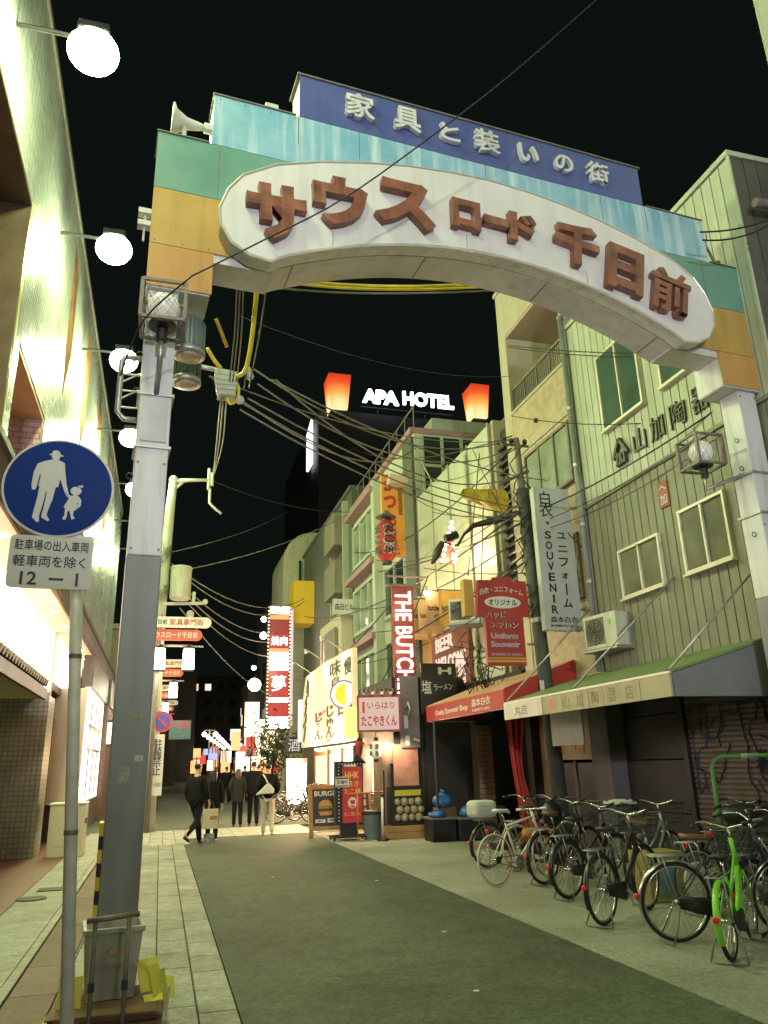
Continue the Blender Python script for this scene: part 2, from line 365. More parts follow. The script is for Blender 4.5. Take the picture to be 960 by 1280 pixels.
for (x, y, r, sh, lb) in ((-1.60, 12.55, .20, 'round', 'round dark manhole cover in the tiled footway nearest the sign pole'), (-1.46, 13.4, .17, 'square', 'square dark access cover just beyond the round manhole cover')):
    b = MB()
    if sh == 'round': b.lathe([(r, .0), (r, .012), (r * .93, .016)], (x, y, 0), 24)
    else: b.box(x - r, x + r, y - r, y + r, 0, .014)
    b.single('manhole_cover', lb, 'manhole cover', mat('iron_cover', (.05, .045, .04), .6, metal=.5, var=.3, scale=9, bump=.4, bscale=50), 'manhole covers')
for (x, y, r) in ((2.9, 8.3, .022), (2.4, 6.2, .02), (1.8, 13.2, .02), (3.2, 12.1, .02), (.45, 11.3, .02)):
    MB().box(x - r, x + r, y - r * .7, y + r * .7, -.004, .003).single('litter', 'scrap of pale paper litter lying on the road', 'litter', mat('paper', (.6, .6, .5), .8, var=0), 'scraps of litter on the road')

# ================================================================== STREET ARCH
TH = RAD(4.4); AO = V((-.228, 6.968, 0)); AU = V((cos(TH), sin(TH), 0)); AN = V((sin(TH), -cos(TH), 0))
FA = Fr(AO, AU, AN, 1)
arch = thing('street_arch', 'painted street arch with white lozenge and brown red lettering spanning the road', 'street arch', AO)
TEAL = mat('teal_enamel', (.125, .29, .25), .4, var=.15, scale=1.5, streak=.3, dirt_or_shade=(.2, .27, .25), blot=.2, bsc=2)
TAN = mat('amber_enamel', (.47, .30, .085), .4, var=.12, scale=1.5, streak=.22)
OCH = mat('orange_enamel', (.50, .27, .09), .4, var=.1, scale=1.5, streak=.22)
NAVY = mat('blue_enamel', (.08, .105, .30), .4, var=.12, scale=2, streak=.15, dirt_or_shade=(.2, .22, .35))
SKYM = mat('cloudy_sky_enamel', (.18, .40, .56), .4, var=.1, scale=1, streak=.9, dirt_or_shade=(.62, .74, .78), blot=.35, bsc=1.4)
LOZ = mat('white_enamel', (.70, .685, .70), .35, var=.05, scale=1.5, streak=.22, dirt_or_shade=(.4, .38, .38))
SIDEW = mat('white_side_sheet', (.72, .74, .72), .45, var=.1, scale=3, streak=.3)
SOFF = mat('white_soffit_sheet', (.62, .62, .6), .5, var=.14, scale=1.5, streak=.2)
D = -.42                                          # back of the body (n<0 is away from the viewer)
def apanel(nm, u0, u1, v0, v1, m, n0=D, n1=0, side=SIDEW):
    b = MB().fbox(FA, u0 + .012, u1 - .012, v0, v1, n0 + .012, n1 - .012).build(nm + '_body', side, arch)
    MB().fbox(FA, u0, u1, v0 + .002, v1, n1 - .010, n1).build(nm, m, b); return b
# stepped tiers; joints every couple of metres
apanel('blue_board', 1.36, 6.26, 8.93, 9.56, NAVY)
MB().fbox(FA, 1.33, 6.29, 9.562, 9.585, D, .02).build('cap_flashing', RUSTY, arch)
apanel('sky_board', .37, 7.27, 8.23, 8.925, SKYM)
for a, b_ in ((.36, 1.32), (6.30, 7.28)): MB().fbox(FA, a, b_, 8.928, 8.945, D, .015).build('cap_flashing', RUSTY, arch)
apanel('green_board', -.2, 7.78, 7.50, 8.225, TEAL)
for a, b_ in ((-.21, .35), (7.29, 7.79)): MB().fbox(FA, a, b_, 8.228, 8.242, D, .015).build('cap_flashing', RUSTY, arch)
apanel('amber_board', -.2, 1.15, 6.80, 7.495, TAN); apanel('amber_board', 6.43, 7.78, 6.80, 7.495, TAN)
apanel('orange_box', -.2, .45, 6.30, 6.795, OCH, n0=-.5); apanel('orange_box', 7.13, 7.78, 6.30, 6.795, OCH, n0=-.5)
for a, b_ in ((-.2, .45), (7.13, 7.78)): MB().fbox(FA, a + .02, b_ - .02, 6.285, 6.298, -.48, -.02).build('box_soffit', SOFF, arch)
# backing between the amber boards follows the lozenge's curve, its underside is the white soffit
def lower(u): t = (u - 3.71) / 2.66; return 6.70 + .68 * max(0, 1 - t * t) ** .5 * (1.0 if abs(t) < 1 else 0) if abs(t) < 1 else 6.70
CIRC = []
for i in range(41):
    u = 1.04 + (6.38 - 1.04) * i / 40; t = (u - 3.71) / 2.67; CIRC.append((u, 6.72 + .66 * (1 - t * t)))
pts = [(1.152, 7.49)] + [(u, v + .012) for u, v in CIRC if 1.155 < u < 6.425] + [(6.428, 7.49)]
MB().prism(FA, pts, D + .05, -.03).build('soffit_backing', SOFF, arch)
sb = MB()
for i in range(40):
    (u0, v0), (u1, v1) = CIRC[i], CIRC[i + 1]
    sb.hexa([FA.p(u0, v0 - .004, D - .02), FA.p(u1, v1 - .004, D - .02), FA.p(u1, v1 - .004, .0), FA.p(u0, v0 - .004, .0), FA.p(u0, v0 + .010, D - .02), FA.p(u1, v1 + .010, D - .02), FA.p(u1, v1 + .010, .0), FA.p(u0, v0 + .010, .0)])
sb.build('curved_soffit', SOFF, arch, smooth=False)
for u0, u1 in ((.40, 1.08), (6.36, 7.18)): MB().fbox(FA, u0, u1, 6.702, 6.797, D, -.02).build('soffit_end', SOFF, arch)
js = MB()
for u in (1.3, 2.9, 4.55, 6.15):
    v = 6.72 + .66 * (1 - ((u - 3.71) / 2.67) ** 2); js.fbox(FA, u - .006, u + .006, v - .009, v + .0, D, .0)
js.build('soffit_joint', RUSTY, arch)
sm_ = MB()
for (us, v0, v1) in (((2.98, 4.64), 8.935, 9.555), ((1.35, 2.1, 3.8, 5.55, 6.28), 8.50, 8.92), ((.46, 7.12), 7.50, 8.22)):
    for u in us: sm_.fbox(FA, u - .004, u + .004, v0 + .01, v1 - .005, .0005, .003)
sm_.build('board_seam', RUSTY, arch, kind='stuff')
rv = MB()
for (u0, u1, v) in ((1.42, 6.2, 9.52), (1.42, 6.2, 8.97), (.44, 1.3, 8.88), (6.34, 7.2, 8.88), (-.15, .33, 8.18), (7.32, 7.74, 8.18), (-.15, .4, 6.84), (7.18, 7.74, 6.84), (-.15, .4, 6.34), (7.18, 7.74, 6.34)):
    n = max(2, int((u1 - u0) / .24)); rr_ = [rv.fbox(FA, u0 + (u1 - u0) * i / n - .007, u0 + (u1 - u0) * i / n + .007, v - .007, v + .007, .0005, .006) for i in range(n + 1)]
rv.build('rivet', RUSTY, arch, kind='stuff')
# lozenge
def loz(inset=0.):
    top = [(.70, 7.72), (1.06, 7.96), (1.55, 8.14), (2.1, 8.29), (2.65, 8.40), (3.2, 8.465), (3.71, 8.49)]
    top = top + [(7.42 - u, v) for u, v in top[-2::-1]]
    right = [(6.87, 7.50), (6.955, 7.24), (6.93, 7.02), (6.82, 6.83), (6.63, 6.72), (6.4, 6.685)]
    bot = [(u, v) for u, v in CIRC[::-1] if 1.1 < u < 6.32][::2]
    left = [(7.42 - u, v) for u, v in right[::-1]]
    P = top + right + bot + left
    if inset:
        c = len(P); Q = []
        for i, (u, v) in enumerate(P):
            a = P[i - 1]; b = P[(i + 1) % c]; d = V((b[0] - a[0], b[1] - a[1])); d.normalize(); Q.append((u + d.y * inset, v - d.x * inset))
        return Q
    return P
LP = loz()
lzb = MB().prism(FA, LP, .012, .20).build('lozenge_body', SIDEW, arch)
MB().prism(FA, loz(.022), .2, .208).build('lozenge_face', LOZ, lzb)
rim = MB().path([FA.p(u, v, .205) for u, v in LP] + [FA.p(*LP[0], .205)], .013, 5); rim.build('lozenge_trim', ALU, lzb)
ln = MB()
for u in (1.7, 3.35, 5.0):
    tt = 6.72 + .66 * (1 - ((u - 3.71) / 2.67) ** 2); ln.fbox(FA, u - .003, u + .003, tt + .03, tt + .22, .2081, .2095)
ln.build('panel_seam', RUSTY, lzb)
# characters
BIG = [('サ', 1.06, 7.25, .65, .70, .06), ('ウ', 1.77, 7.57, .64, .65, .03), ('ス', 2.54, 7.745, .74, .62, 0), ('ロ', 3.32, 7.80, .37, .40, -.02), ('ー', 3.72, 7.80, .33, None, -.04), ('ド', 4.08, 7.79, .38, .42, -.05),
       ('千', 4.85, 7.74, .63, .62, -.12), ('日', 5.54, 7.52, .53, .67, -.18), ('前', 6.21, 7.33, .60, .66, -.22)]
for ch, u, v, w, h, r in BIG:
    text(arch, FA, ch, u, v, w, (h if h else .12), .225, RED_L, depth=.09, bold=.022 if ch == '前' else .05, name='letter', rot=r, bevel=.0)
for ch, u, v, h in (('家', 2.10, 9.27, .37), ('具', 2.72, 9.265, .36), ('と', 3.30, 9.24, .27), ('装', 3.83, 9.26, .36), ('い', 4.44, 9.24, .29), ('の', 4.98, 9.235, .28), ('街', 5.52, 9.235, .34)):
    text(arch, FA, ch, u, v, h * 1.02, h, .012, WHITEP, depth=.06, bold=.022, name='letter')
# pillars
for u0, u1 in ((-.17, .13), (7.42, 7.72)):
    p_ = MB().fbox(FA, u0, u1, 3.5, 6.284, -.40, -.07).build('pillar', WHITEP, arch, bevel=.012)
    MB().fbox(FA, u0 - .003, u1 + .003, .0, 3.497, -.403, -.067).build('pillar_base', GREYP, arch, bevel=.012)
    MB().fbox(FA, u0 - .02, u1 + .02, 5.1, 5.13, -.42, -.05).build('clamp_band', STEEL, p_)
    MB().fbox(FA, u0 - .02, u1 + .02, 4.55, 4.58, -.42, -.05).build('clamp_band', STEEL, p_)
    for z in (5.6, 5.2, 4.3):
        b = MB(); b.ring(FA.p(u0 - .03, z, -.2), .03, .006, 12, 5, axis=(0, 1, 0)); b.build('eye_bolt', DARK, p_)
MB().fbox(FA, -.14, .10, 4.62, 5.08, -.062, -.055).build('cover_plate', mat('pale_grey_plate', (.5, .5, .53), .4, var=.1), arch)
# striped guard on the left pillar
gd = thing('corner_guard', 'yellow and black striped corner guard on the left arch pillar', 'corner guard', FA.p(-.2, 0, -.2))
b = MB(); b2 = MB(); k = 0; z = .25
while z < 1.25:
    (b if k % 2 else b2).fbox(FA, -.205, -.174, z, z + .1, -.38, -.10); z += .1; k += 1
b.build('yellow_stripe', mat('safety_yellow', (.7, .5, .04), .5, var=.1), gd); b2.build('black_stripe', BLACK, gd)
stm = mat('worn_sticker', (.35, .33, .30), .6, var=.4, scale=25, rnd=.4)
for (u, z, w_, h_) in ((-.10, 1.55, .09, .13), (.02, 1.72, .07, .05), (-.06, 2.05, .12, .08), (7.5, 1.9, .1, .14), (7.6, 2.2, .07, .07)): MB().fbox(FA, u, u + w_, z, z + h_, -.067, -.0655).build('sticker', stm, arch)
for u0 in (-.17, 7.42):
    for z in (3.56, 4.4, 6.2):
        for du in (.03, .27): MB().lathe([(.012, 0), (.012, .010)], FA.p(u0 + du, z, -.07), 6, tuple(FA.n)).build('bolt', RUSTY, arch)
# loudspeaker horn and small camera on the arch, insulator on the right
PALE = mat('pale_grey_plastic', (.52, .53, .5), .5, var=.12, scale=5, streak=.2)
hs_ = thing('loudspeaker', 'pale horn loudspeaker standing on the left end of the arch', 'loudspeaker', FA.p(.05, 8.24, -.25))
MB().lathe([(.03, 0), (.05, .1), (.07, .22), (.13, .33), (.19, .36), (.19, .38)], FA.p(.32, 8.66, -.25), 16, tuple(-AU)).build('horn', PALE, hs_, smooth=True)
MB().tube(FA.p(.08, 8.24, -.25), FA.p(.08, 8.62, -.25), .03).tube(FA.p(.0, 8.25, -.25), FA.p(.16, 8.25, -.25), .05).build('post', PALE, hs_)
MB().tube(FA.p(.30, 8.66, -.25), FA.p(.40, 8.66, -.25), .06).build('driver', PALE, hs_)
sc_ = thing('security_camera', 'small pale camera on a stub beside the blue board', 'camera', FA.p(1.05, 8.95, -.2))
MB().tube(FA.p(1.02, 8.945, -.2), FA.p(1.02, 9.1, -.2), .022).build('bracket', PALE, sc_); MB().fbox(FA, .98, 1.14, 9.08, 9.17, -.26, -.14).build('camera_body', PALE, sc_, bevel=.01)
ins = thing('insulator', 'stacked brown insulator with coiled cable on the right end of the arch', 'insulator', FA.p(7.62, 8.245, -.2))
b = MB()
for i in range(6): b.lathe([(.02, 0), (.055, .015), (.055, .035), (.02, .05)], FA.p(7.40, 8.55 + i * .055, -.2), 12)
b.build('insulator_disc', mat('glazed_brown', (.16, .15, .13), .3, var=.2), ins, smooth=True)
MB().tube(FA.p(7.62, 8.245, -.2), FA.p(7.62, 8.40, -.2), .035).tube(FA.p(7.62, 8.40, -.2), FA.p(7.62, 8.44, -.2), .06).tube(FA.p(7.60, 8.42, -.2), FA.p(7.42, 8.86, -.2), .02).build('stem', RUSTY, ins)
b = MB(); b.path([FA.p(7.44 + .02 * sin(i * 1.3), 8.84 - i * .055, -.14 + .02 * cos(i)) for i in range(8)], .008, 5); b.build('tail_wire', WIRE, ins)

# caged globe lamps on the pillars
def cage_lamp(name, label, c, arm_to, group):
    t = thing(name, label, 'lamp', c - V((0, 0, .5)), group); s = .20
    b = MB()
    for sx_ in (-1, 1):
        for sy_ in (-1, 1): b.box(c.x + sx_ * s - .017, c.x + sx_ * s + .017, c.y + sy_ * s - .017, c.y + sy_ * s + .017, c.z - .2, c.z + .2)
    for z in (-.2, .2):
        for q in (-1, 1):
            b.box(c.x - s, c.x + s, c.y + q * s - .015, c.y + q * s + .015, c.z + z - .015, c.z + z + .015); b.box(c.x + q * s - .015, c.x + q * s + .015, c.y - s, c.y + s, c.z + z - .0145, c.z + z + .0145)
    b.build('cage_frame', RUSTY, t)
    b = MB()
    for q in (-1, 1):
        for i in range(-3, 4):
            for dd in (-1, 1):
                x0 = i * .105; pts_ = []
                for zz in (-.19, .19):
                    pts_.append((max(-.19, min(.19, x0 + dd * zz)), zz))
                if abs(x0) < .34:
                    b.tube(V((c.x + pts_[0][0], c.y + q * .2, c.z + pts_[0][1])), V((c.x + pts_[1][0], c.y + q * .2, c.z + pts_[1][1])), .0020, n=4)
                    b.tube(V((c.x + q * .2, c.y + pts_[0][0], c.z + pts_[0][1])), V((c.x + q * .2, c.y + pts_[1][0], c.z + pts_[1][1])), .0020, n=4)
    b.build('wire_mesh', RUSTY, t, kind='stuff')
    MB().ball(c + V((0, 0, .02)), .155, 20).build('globe', mat('opal_glass', (.82, .83, .76), .3, var=.05, emit=.12, ecol=(1, 1, .9)), t, smooth=True)  # a faint glow is put into the glass of the globe
    MB().lathe([(.05, -.34), (.055, -.2), (.13, -.19), (.13, -.15), (.07, -.14), (.07, -.1)], c, 16).build('lamp_base', BLACK, t)
    MB().path([c + V((0, 0, -.33)), c + V((0, 0, -.5)), arm_to + V((0, 0, .0))], .026, 8).build('arm', STEEL, t, smooth=True)
    return t
cage_lamp('globe_lamp', 'white globe lamp in a wire cage on the left arch pillar', FA.p(-.02, 5.88, .22), FA.p(-.02, 5.12, -.06), 'caged globe lamps')
cR = onY(876, 567, 7.9); cage_lamp('globe_lamp', 'globe lamp in a wire cage beside the right arch pillar', cR, FA.p(7.41, 5.12, -.2), 'caged globe lamps')
MB().tube(FA.p(7.73, 5.12, -.2), FA.p(8.3, 5.2, .1), .03).build('arm_right', STEEL, arch)
# ribbed floodlights behind the left pillar, ladder bracket on its left side
def can_light(c, label, k=1.):
    t = thing('floodlight', label, 'floodlight', c, 'dark ribbed floodlights behind the pillar'); b = MB(); r = .17 * k
    b.lathe([(r * .8, .42 * k), (r * .88, .4 * k), (r * .88, .06 * k)], c, 20)
    for i in range(20):
        a = 2 * pi * i / 20; d = V((cos(a), sin(a), 0)); b.tube(c + d * r * .9 + V((0, 0, .08 * k)), c + d * r * .9 + V((0, 0, .38 * k)), .012, n=4)
    b.build('ribbed_housing', mat('blue_grey_metal', (.17, .22, .21), .5, metal=.3, var=.2, scale=8), t)
    MB().lathe([(r * .9, .06 * k), (r * 1.02, .05 * k), (r * 1.02, .0), (r * .8, -.01)], c, 20).build('bezel', STEEL, t, smooth=True)
    MB().lathe([(r * .78, -.012), (r * .5, -.03), (.002, -.035)], c, 20).build('lens', mat('tan_lens', (.42, .34, .22), .3, var=.1), t, smooth=True)
can_light(onY(236, 440, 7.45) + V((0, 0, -.05)), 'upper ribbed floodlight hanging behind the left arch pillar')
can_light(onY(233, 468, 7.95) + V((0, 0, -.12)), 'lower ribbed floodlight hanging behind the left arch pillar', .95)
lb_ = thing('bracket_frame', 'latticed steel bracket on the left side of the left arch pillar', 'bracket', FA.p(-.3, 4.9, -.2))
b = MB().path([FA.p(-.18, 5.55, -.2), FA.p(-.33, 5.55, -.2), FA.p(-.36, 5.5, -.2), FA.p(-.36, 4.95, -.2), FA.p(-.30, 4.88, -.2), FA.p(-.18, 4.88, -.2)], .028, 8); b.build('tube_frame', STEEL, lb_, smooth=True)
b = MB()
for i in range(6): b.tube(FA.p(-.34, 5.0 + i * .09, -.2), FA.p(-.18, 5.0 + (i + (1 if i % 2 else -1) * .6) * .09 + .06, -.2), .009, n=5)
b.build('lattice', STEEL, lb_)
b = MB()
for z in (7.25, 7.10): b.fbox(FA, -.33, -.2, z - .03, z + .03, -.2, -.1)
b.tube(FA.p(-.26, 6.9, -.15), FA.p(-.26, 7.25, -.15), .012); b.single('cable_clamp', 'small pale cable clamps on the left edge of the arch', 'clamp', PALE)
# ================================================================== PEDESTRIAN SIGN
FS = Fr((-.66, 4.5, 3.215), (1, .06, 0), (.06, -1, 0), 1)
ps = thing('pedestrian_sign', 'round blue pedestrians only sign with a man and child on a white pole', 'road sign', (-.585, 4.55, 0))
SIGNW = mat('sign_white', (.62, .61, .56), .4, var=.05, scale=6, streak=.1)
SIGNB = mat('sign_blue', (.002, .030, .21), .5, var=.1, scale=5, spec=.12)
INK = mat('sign_black', (.015, .015, .015), .5, var=0)
b = MB(); b.prism(FS, [(.30 * cos(2 * pi * i / 64), .30 * sin(2 * pi * i / 64)) for i in range(64)], -.012, 0); disc = b.build('disc', SIGNW, ps, label='white rimmed round sign plate')
MB().prism(FS, [(.287 * cos(2 * pi * i / 64), .287 * sin(2 * pi * i / 64)) for i in range(64)], .0005, .003).build('blue_field', SIGNB, disc)
def zp(P): return [((x - 265) / 267 * .30, -(y - 272) / 267 * .30) for x, y in P]
man = [(222, 122), (250, 122), (280, 137), (288, 190), (300, 255), (314, 300), (318, 316), (306, 318), (296, 300), (266, 225), (262, 270), (250, 273), (241, 340), (226, 400), (222, 425), (238, 450), (230, 457), (200, 440), (198, 428), (206, 370), (211, 300), (206, 300), (200, 360), (188, 430), (190, 463), (180, 466), (155, 440), (157, 430), (170, 330), (173, 275), (168, 268), (174, 215), (169, 205), (160, 280), (152, 296), (140, 292), (135, 268), (139, 200), (152, 152), (185, 134)]
kid = [(296, 296), (312, 308), (330, 312), (362, 310), (378, 332), (378, 362), (366, 378), (357, 372), (364, 350), (358, 345), (360, 385), (347, 392), (345, 418), (356, 432), (340, 440), (331, 408), (326, 392), (318, 396), (316, 428), (309, 445), (297, 440), (305, 415), (305, 382), (297, 374), (313, 340), (318, 324), (302, 314)]
b = MB(); b.prism(FS, zp(man)[::-1], .003, .005); b.prism(FS, zp([(235 + 21 * cos(i * pi / 8), 99 + 27 * sin(i * pi / 8)) for i in range(16)]), .003, .005); b.prism(FS, zp([(202, 94), (215, 90), (217, 76), (235, 68), (252, 77), (255, 90), (271, 97), (270, 101), (203, 98)]), .0031, .0052)
b.prism(FS, zp([(226, 118), (246, 118), (248, 126), (222, 126)]), .0031, .0051)
b.build('man_figure', SIGNW, disc)
b = MB(); b.prism(FS, zp(kid)[::-1], .003, .005); b.prism(FS, zp([(348 + 27 * cos(i * pi / 8), 284 + 23 * sin(i * pi / 8)) for i in range(16)]), .003, .005); b.prism(FS, zp([(360, 262), (356, 250), (366, 256), (372, 246), (373, 254), (384, 252), (376, 264)]), .0031, .0052)
b.prism(FS, zp([(336, 300), (356, 300), (356, 314), (336, 314)]), .0031, .0051)
b.build('child_figure', SIGNW, disc)
# rounded plate below
def rrect(w, h, r, n=5, cx=0, cy=0):
    P = []
    for (sx_, sy_, a0) in ((1, 1, 0), (-1, 1, pi / 2), (-1, -1, pi), (1, -1, 3 * pi / 2)):
        for i in range(n + 1):
            a = a0 + pi / 2 * i / n; P.append((cx + sx_ * (w / 2 - r) + r * cos(a), cy + sy_ * (h / 2 - r) + r * sin(a)))
    return P
pc = (.0, -.445)
MB().prism(FS, rrect(.435, .30, .03, 5, *pc), -.012, 0).build('plate', SIGNW, ps)
text(ps, FS, '駐車場の出入車両', pc[0], pc[1] + .095, .385, .062, .0005, INK, depth=.002, bold=.02)
text(ps, FS, '軽車両を除く', pc[0] - .005, pc[1] + .004, .375, .066, .0005, INK, depth=.002, bold=.02)
text(ps, FS, '12', pc[0] - .105, pc[1] - .095, .085, .075, .0005, INK, depth=.002, bold=.018)
text(ps, FS, '1', pc[0] + .145, pc[1] - .095, None, .075, .0005, INK, depth=.002, bold=.018)
MB().fbox(FS, pc[0] + .0, pc[0] + .075, pc[1] - .102, pc[1] - .09, .0005, .0025).build('dash', INK, ps)
pt_ = onY(97, 690, 4.56); pb_ = onY(83, 1290, 4.56); pb_ = pt_.lerp(pb_, 1.35)
k = (0 - pt_.z) / (pb_.z - pt_.z); pb_ = pt_.lerp(pb_, k); pt2 = pb_.lerp(pt_, 1.13)
POLEM = mat('scuffed_white_pole', (.60, .56, .56), .45, var=.16, scale=9, streak=.5, dirt_or_shade=(.22, .18, .16))
MB().tube(pb_, pt2, .033, n=14).build('pole', POLEM, ps, smooth=True)
b = MB()
for t in (.70, .42): q = pb_.lerp(pt2, t); b.tube(q - V((0, 0, .012)), q + V((0, 0, .012)), .036, n=14)
b.build('pole_band', RUSTY, ps)
b = MB().fbox(FS, -.06, .22, -.30, -.275, -.03, -.013).fbox(FS, -.06, .22, .02, .045, -.03, -.013).fbox(FS, -.06, .22, -.5, -.475, -.03, -.013); b.build('mount_strap', STEEL, ps)

# ================================================================== CART, CARDBOARD, BIN
CX, CY = -.235, 6.12
cart = thing('hand_cart', 'rusty grey push cart with tall handle parked in front of the left arch pillar', 'cart', (CX, CY, 0))
MB().box(CX - .33, CX + .34, CY - .32, CY + .36, .075, .10).build('deck', DARK, cart)
b = MB()
for u in (-.10, .10): b.path([(CX + u, CY - .33, .09), (CX + u * 1.02, CY - .36, .75)], .015, 8)
b.path([(CX - .155, CY - .37, .745), (CX + .165, CY - .35, .765)], .017, 8); b.build('handle', RUSTY, cart, smooth=True)
for u in (-.10, .10): MB().box(CX + u - .02, CX + u + .02, CY - .365, CY - .33, .34, .39).build('hinge', DARK, cart)
for u in (-.26, .27):
    for w_ in (-.24, .27): MB().lathe([(.035, -.02), (.042, -.015), (.042, .015), (.035, .02)], (CX + u, CY + w_, .042), 14, (1, 0, 0)).build('caster', RUBBER, cart)
cb_m = mat('brown_cardboard', (.13, .075, .04), .8, var=.3, scale=6, rnd=.2)
stk = thing('cardboard_stack', 'stack of flattened brown cardboard lying on the cart under the bin', 'cardboard', (CX, CY, .1))
for i in range(8):
    a = random.uniform(-.08, .08); w = random.uniform(.60, .70); d = random.uniform(.58, .68); dx = random.uniform(-.03, .03); z = .102 + i * .0125
    f = Fr((CX + dx, CY + .02, z), (cos(a), sin(a), 0), (-sin(a), cos(a), 0)); MB().fbox(f, -w / 2, w / 2, 0, .011, -d / 2, d / 2).build('sheet', cb_m, stk)
BINM = mat('pale_blue_grey_plastic', (.36, .36, .32), .55, var=.12, scale=3, streak=.55, dirt_or_shade=(.12, .11, .09))
bn = thing('waste_bin', 'tall grey plastic bin with grimy front standing on the cardboard stack', 'bin', (-.25, 6.28, .205))
fb = Fr((-.25, 6.28, .205), (cos(.10), sin(.10), 0), (sin(.10), -cos(.10), 0))
def frust(b, f, w0, d0, w1, d1, v0, v1):
    P = [f.p(-w0 / 2, v0, -d0 / 2), f.p(w0 / 2, v0, -d0 / 2), f.p(w0 / 2, v0, d0 / 2), f.p(-w0 / 2, v0, d0 / 2), f.p(-w1 / 2, v1, -d1 / 2), f.p(w1 / 2, v1, -d1 / 2), f.p(w1 / 2, v1, d1 / 2), f.p(-w1 / 2, v1, d1 / 2)]
    return P
b = MB(); P = frust(b, fb, .31, .30, .375, .38, 0, .43); Q = frust(b, fb, .29, .28, .35, .355, .02, .43)
b.add(P + Q, [(0, 1, 2, 3), (0, 1, 5, 4), (1, 2, 6, 5), (2, 3, 7, 6), (3, 0, 4, 7), (8, 9, 10, 11), (8, 9, 13, 12), (9, 10, 14, 13), (10, 11, 15, 14), (11, 8, 12, 15), (4, 5, 13, 12), (5, 6, 14, 13), (6, 7, 15, 14), (7, 4, 12, 15)])
b.build('bin_body', BINM, bn)
b = MB(); P = frust(b, fb, .40, .405, .405, .41, .40, .435); Q = frust(b, fb, .352, .357, .352, .357, .40, .435)
b.add(P + Q, [(0, 1, 5, 4), (1, 2, 6, 5), (2, 3, 7, 6), (3, 0, 4, 7), (4, 5, 13, 12), (5, 6, 14, 13), (6, 7, 15, 14), (7, 4, 12, 15), (0, 1, 9, 8), (1, 2, 10, 9), (2, 3, 11, 10), (3, 0, 8, 11)]); b.build('rim', BINM, bn, bevel=.006)
MB().fbox(fb, -.03, .035, .275, .305, .181, .187).build('sticker', mat('faded_orange_sticker', (.38, .22, .07), .6, var=.3, scale=20), bn)
MB().fbox(fb, -.15, .15, .20, .206, .176, .186).build('rib', BINM, bn)
MB().ball(fb.p(.03, .37, .02), .075, 12, (1, .9, .5)).single('plastic_bag', 'crumpled white bag lying inside the grey bin', 'bag', mat('white_bag', (.65, .66, .6), .4, var=.1))
ym = mat('yellow_card', (.66, .60, .10), .7, var=.1, scale=8, rnd=.1)
i = 0
for (x, y, z, w, h, lean, rz, lb) in ((.03, 6.10, .24, .15, .20, -.45, .5, 'yellow card leaning on the right side of the bin, largest of the pile'), (.08, 6.06, .22, .11, .19, -.35, .9, 'yellow card behind the narrow upright card right of the bin'), (.125, 6.0, .20, .06, .19, -.2, 1.1, 'narrow upright yellow card at the right edge of the cart'),
                                       (.15, 6.08, .19, .08, .13, -.4, .3, 'small yellow card at the outer right of the pile'), (-.48, 6.02, .17, .15, .21, -.15, -.15, 'upright yellow card beside the sign pole, left of the bin'), (-.57, 5.95, .07, .19, .16, -1.1, -.3, 'yellow card lying low on the ground left of the cart'), (.06, 6.0, .20, .14, .07, -1.2, .2, 'yellow card lying flat at the foot of the right pile')):
    f = Fr((x, y, z), (cos(rz), sin(rz), 0), (sin(rz) * cos(lean), -cos(rz) * cos(lean), -sin(lean)), 1, (-sin(rz) * sin(lean) * -1, cos(rz) * sin(lean) * -1, cos(lean)))
    MB().fbox(f, -w / 2, w / 2, 0, h, 0, .006).single('yellow_card', lb, 'card', ym, 'yellow cards around the bin')
MB().tube((.13, 5.93, .13), (.145, 5.92, .30), .008, n=8).single('plastic_stick', 'pale plastic stick standing against the right side of the cart', 'stick', PALE)

